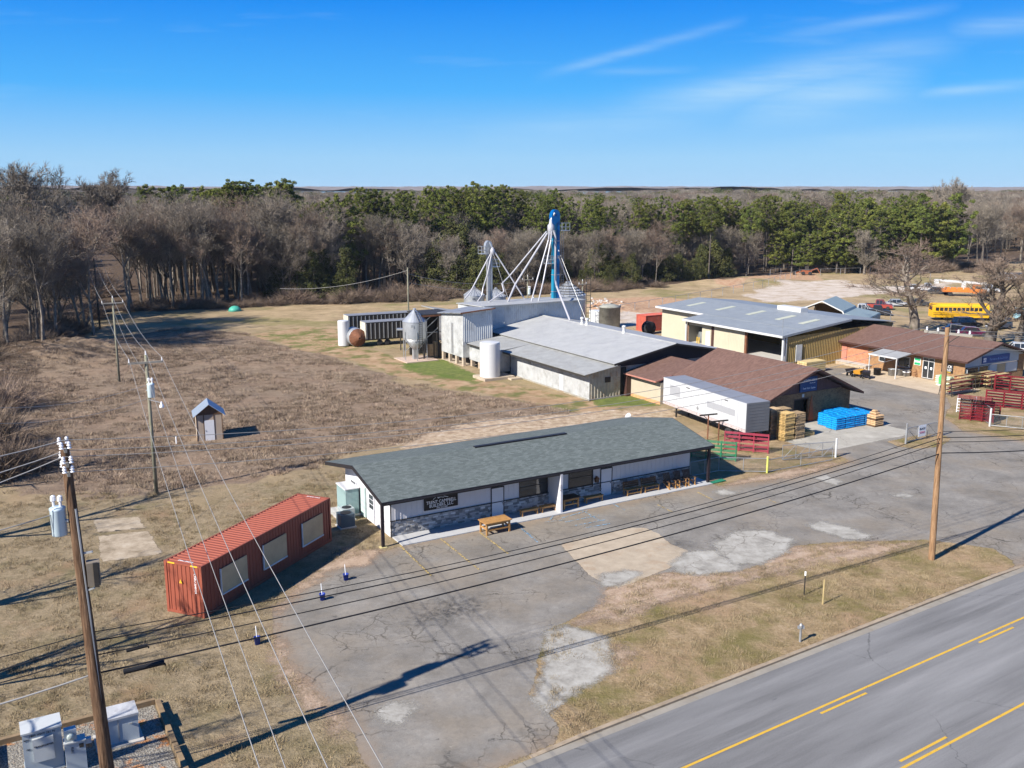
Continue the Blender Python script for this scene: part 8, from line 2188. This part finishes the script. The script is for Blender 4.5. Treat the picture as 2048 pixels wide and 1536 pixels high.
# dead weeds over the rough field, dry grass over lawn and verge
def tuft(seed, n, H, R_, m, w): 
    rs = np.random.RandomState(seed); a = rs.rand(n) * 6.283; q = R_ * rs.rand(n) ** .5
    P = np.stack([np.cos(a) * q, np.sin(a) * q, np.zeros(n) - .03], 1); d = np.stack([np.cos(a) * .5, np.sin(a) * .5, np.ones(n)], 1) + rs.normal(size=(n, 3)) * .45; d[:, 2] = np.abs(d[:, 2]) + .1; d /= np.linalg.norm(d, axis=1, keepdims=True)
    s = np.cross(d, rs.normal(size=(n, 3))); s /= np.linalg.norm(s, axis=1, keepdims=True); L = H * rs.uniform(.5, 1.1, (n, 1))
    return tri_mesh('tuft', np.stack([P - s * w, P + s * w, P + d * L], 1), m)
WEED = [tuft(500 + i, 60, (.34, .26, .42, .22)[i], (.5, .6, .45, .7)[i], m_weed, .022) for i in range(4)]
def fill(poly, dens, seed, not_in=(), edge=0.0, clump=None):
    P_ = np.array(poly); x0, y0 = P_.min(0); x1, y1 = P_.max(0); x0 = max(x0, -75); x1 = min(x1, 90); y0 = max(y0, 20); y1 = min(y1, 190)
    rs = np.random.RandomState(seed); n = int((x1 - x0) * (y1 - y0) * dens); x = rs.uniform(x0, x1, n); y = rs.uniform(y0, y1, n)
    k = (sdf(poly, x, y) > edge) & (np.abs(x) < .62 * y + 4)
    for q in not_in: k &= sdf(q, x, y) < -.3
    if clump: k &= rs.rand(n) < np.clip((vnoise(x + 300, y + 300, clump, 61) - .27) * 2.6 + (vnoise(x + 300, y + 300, 11, 62) - .5) * .9, .1, 1)
    return x[k], y[k], rs
def ground_z(x, y):
    Zg = (vnoise(x, y, 9, 3) - .5) * .35 + (vnoise(x, y, 2.5, 4) - .5) * .16
    dX, dY = x - hx, y - hy; b = np.exp(-((dX / 13) ** 2 + (dY / 9) ** 2))
    return Zg * smooth(sdf(POLY['brush'], x, y), -1, 3) + b * 2.3
shed_p = [(SH.location.x + dx, SH.location.y + dy) for dx, dy in ((-.5, -.5), (2.8, .3), (1.8, 3), (-1.5, 2.5))]
x, y, rs = fill(POLY['brush'], 4.2, 1, (POLY['track'], shed_p, POLY['dirt_a']), clump=3.2)
n = len(x); s = rs.uniform(.5, 1.25, n)
scatter('dead_weeds', WEED, np.stack([x, y, ground_z(x, y)], 1), rs.rand(n) * 6.28, np.stack([s, s, s * rs.uniform(.6, 1.2, n)], 1), rs.randint(0, 4, n))
BLADE = [tuft(520 + i, 34, (.14, .19, .12)[i], (.22, .26, .3)[i], m_grassb, .012) for i in range(3)]
x, y, rs = fill(POLY['lawn'], 9, 2, (POLY['lot'], POLY['conc_left'], [tuple(org), tuple(cB), tuple(cC), tuple(cC + Vector((-2, 1)))], st((-1, 40.5), (5.5, 40.5), (5.5, 32), (-1, 32))), clump=1.6)
x2, y2, rs2 = fill(POLY['verge'], 14, 3, (), .15, clump=1.2)
x, y = np.concatenate([x, x2]), np.concatenate([y, y2]); n = len(x); s = rs.uniform(.6, 1.4, n)
scatter('dry_grass', BLADE, np.stack([x, y, np.full(n, .01)], 1), rs.rand(n) * 6.28, np.stack([s, s, s], 1), rs.randint(0, 3, n))

# stones, debris heap
mb = MB(); rr2 = random.Random(9)
for k in range(160):
    p = G(1208 + rr2.gauss(0, 14), 618 + rr2.gauss(0, 4)); s = rr2.uniform(.15, .5); mb.cbox(p[0], p[1], .8 + rr2.uniform(-.6, .7), s, s * .8, s * .7, rr2.random() * 3)
tag(mb.build('rubble_heap', mat('pale_rubble', (.5, .47, .43), .9, 0, .2, 2)), kind='stuff')

# ------------------------------------------------------------------ air: a faint even haze over the whole place
mb = MB(); mb.box(-9600, -200, -1.6, 9600, 9700, 60.0)
hz = bpy.data.materials.new('thin_air'); hz.use_nodes = True; hn = hz.node_tree.nodes; hn.clear()
ho = hn.new('ShaderNodeOutputMaterial'); hv = hn.new('ShaderNodeVolumePrincipled')
hv.inputs['Color'].default_value = (.72, .84, 1.0, 1); hv.inputs['Density'].default_value = .00006; hv.inputs['Anisotropy'].default_value = 0.0
hz.node_tree.links.new(hv.outputs[0], ho.inputs['Volume'])
h_ = mb.build('haze', hz); tag(h_, kind='stuff')
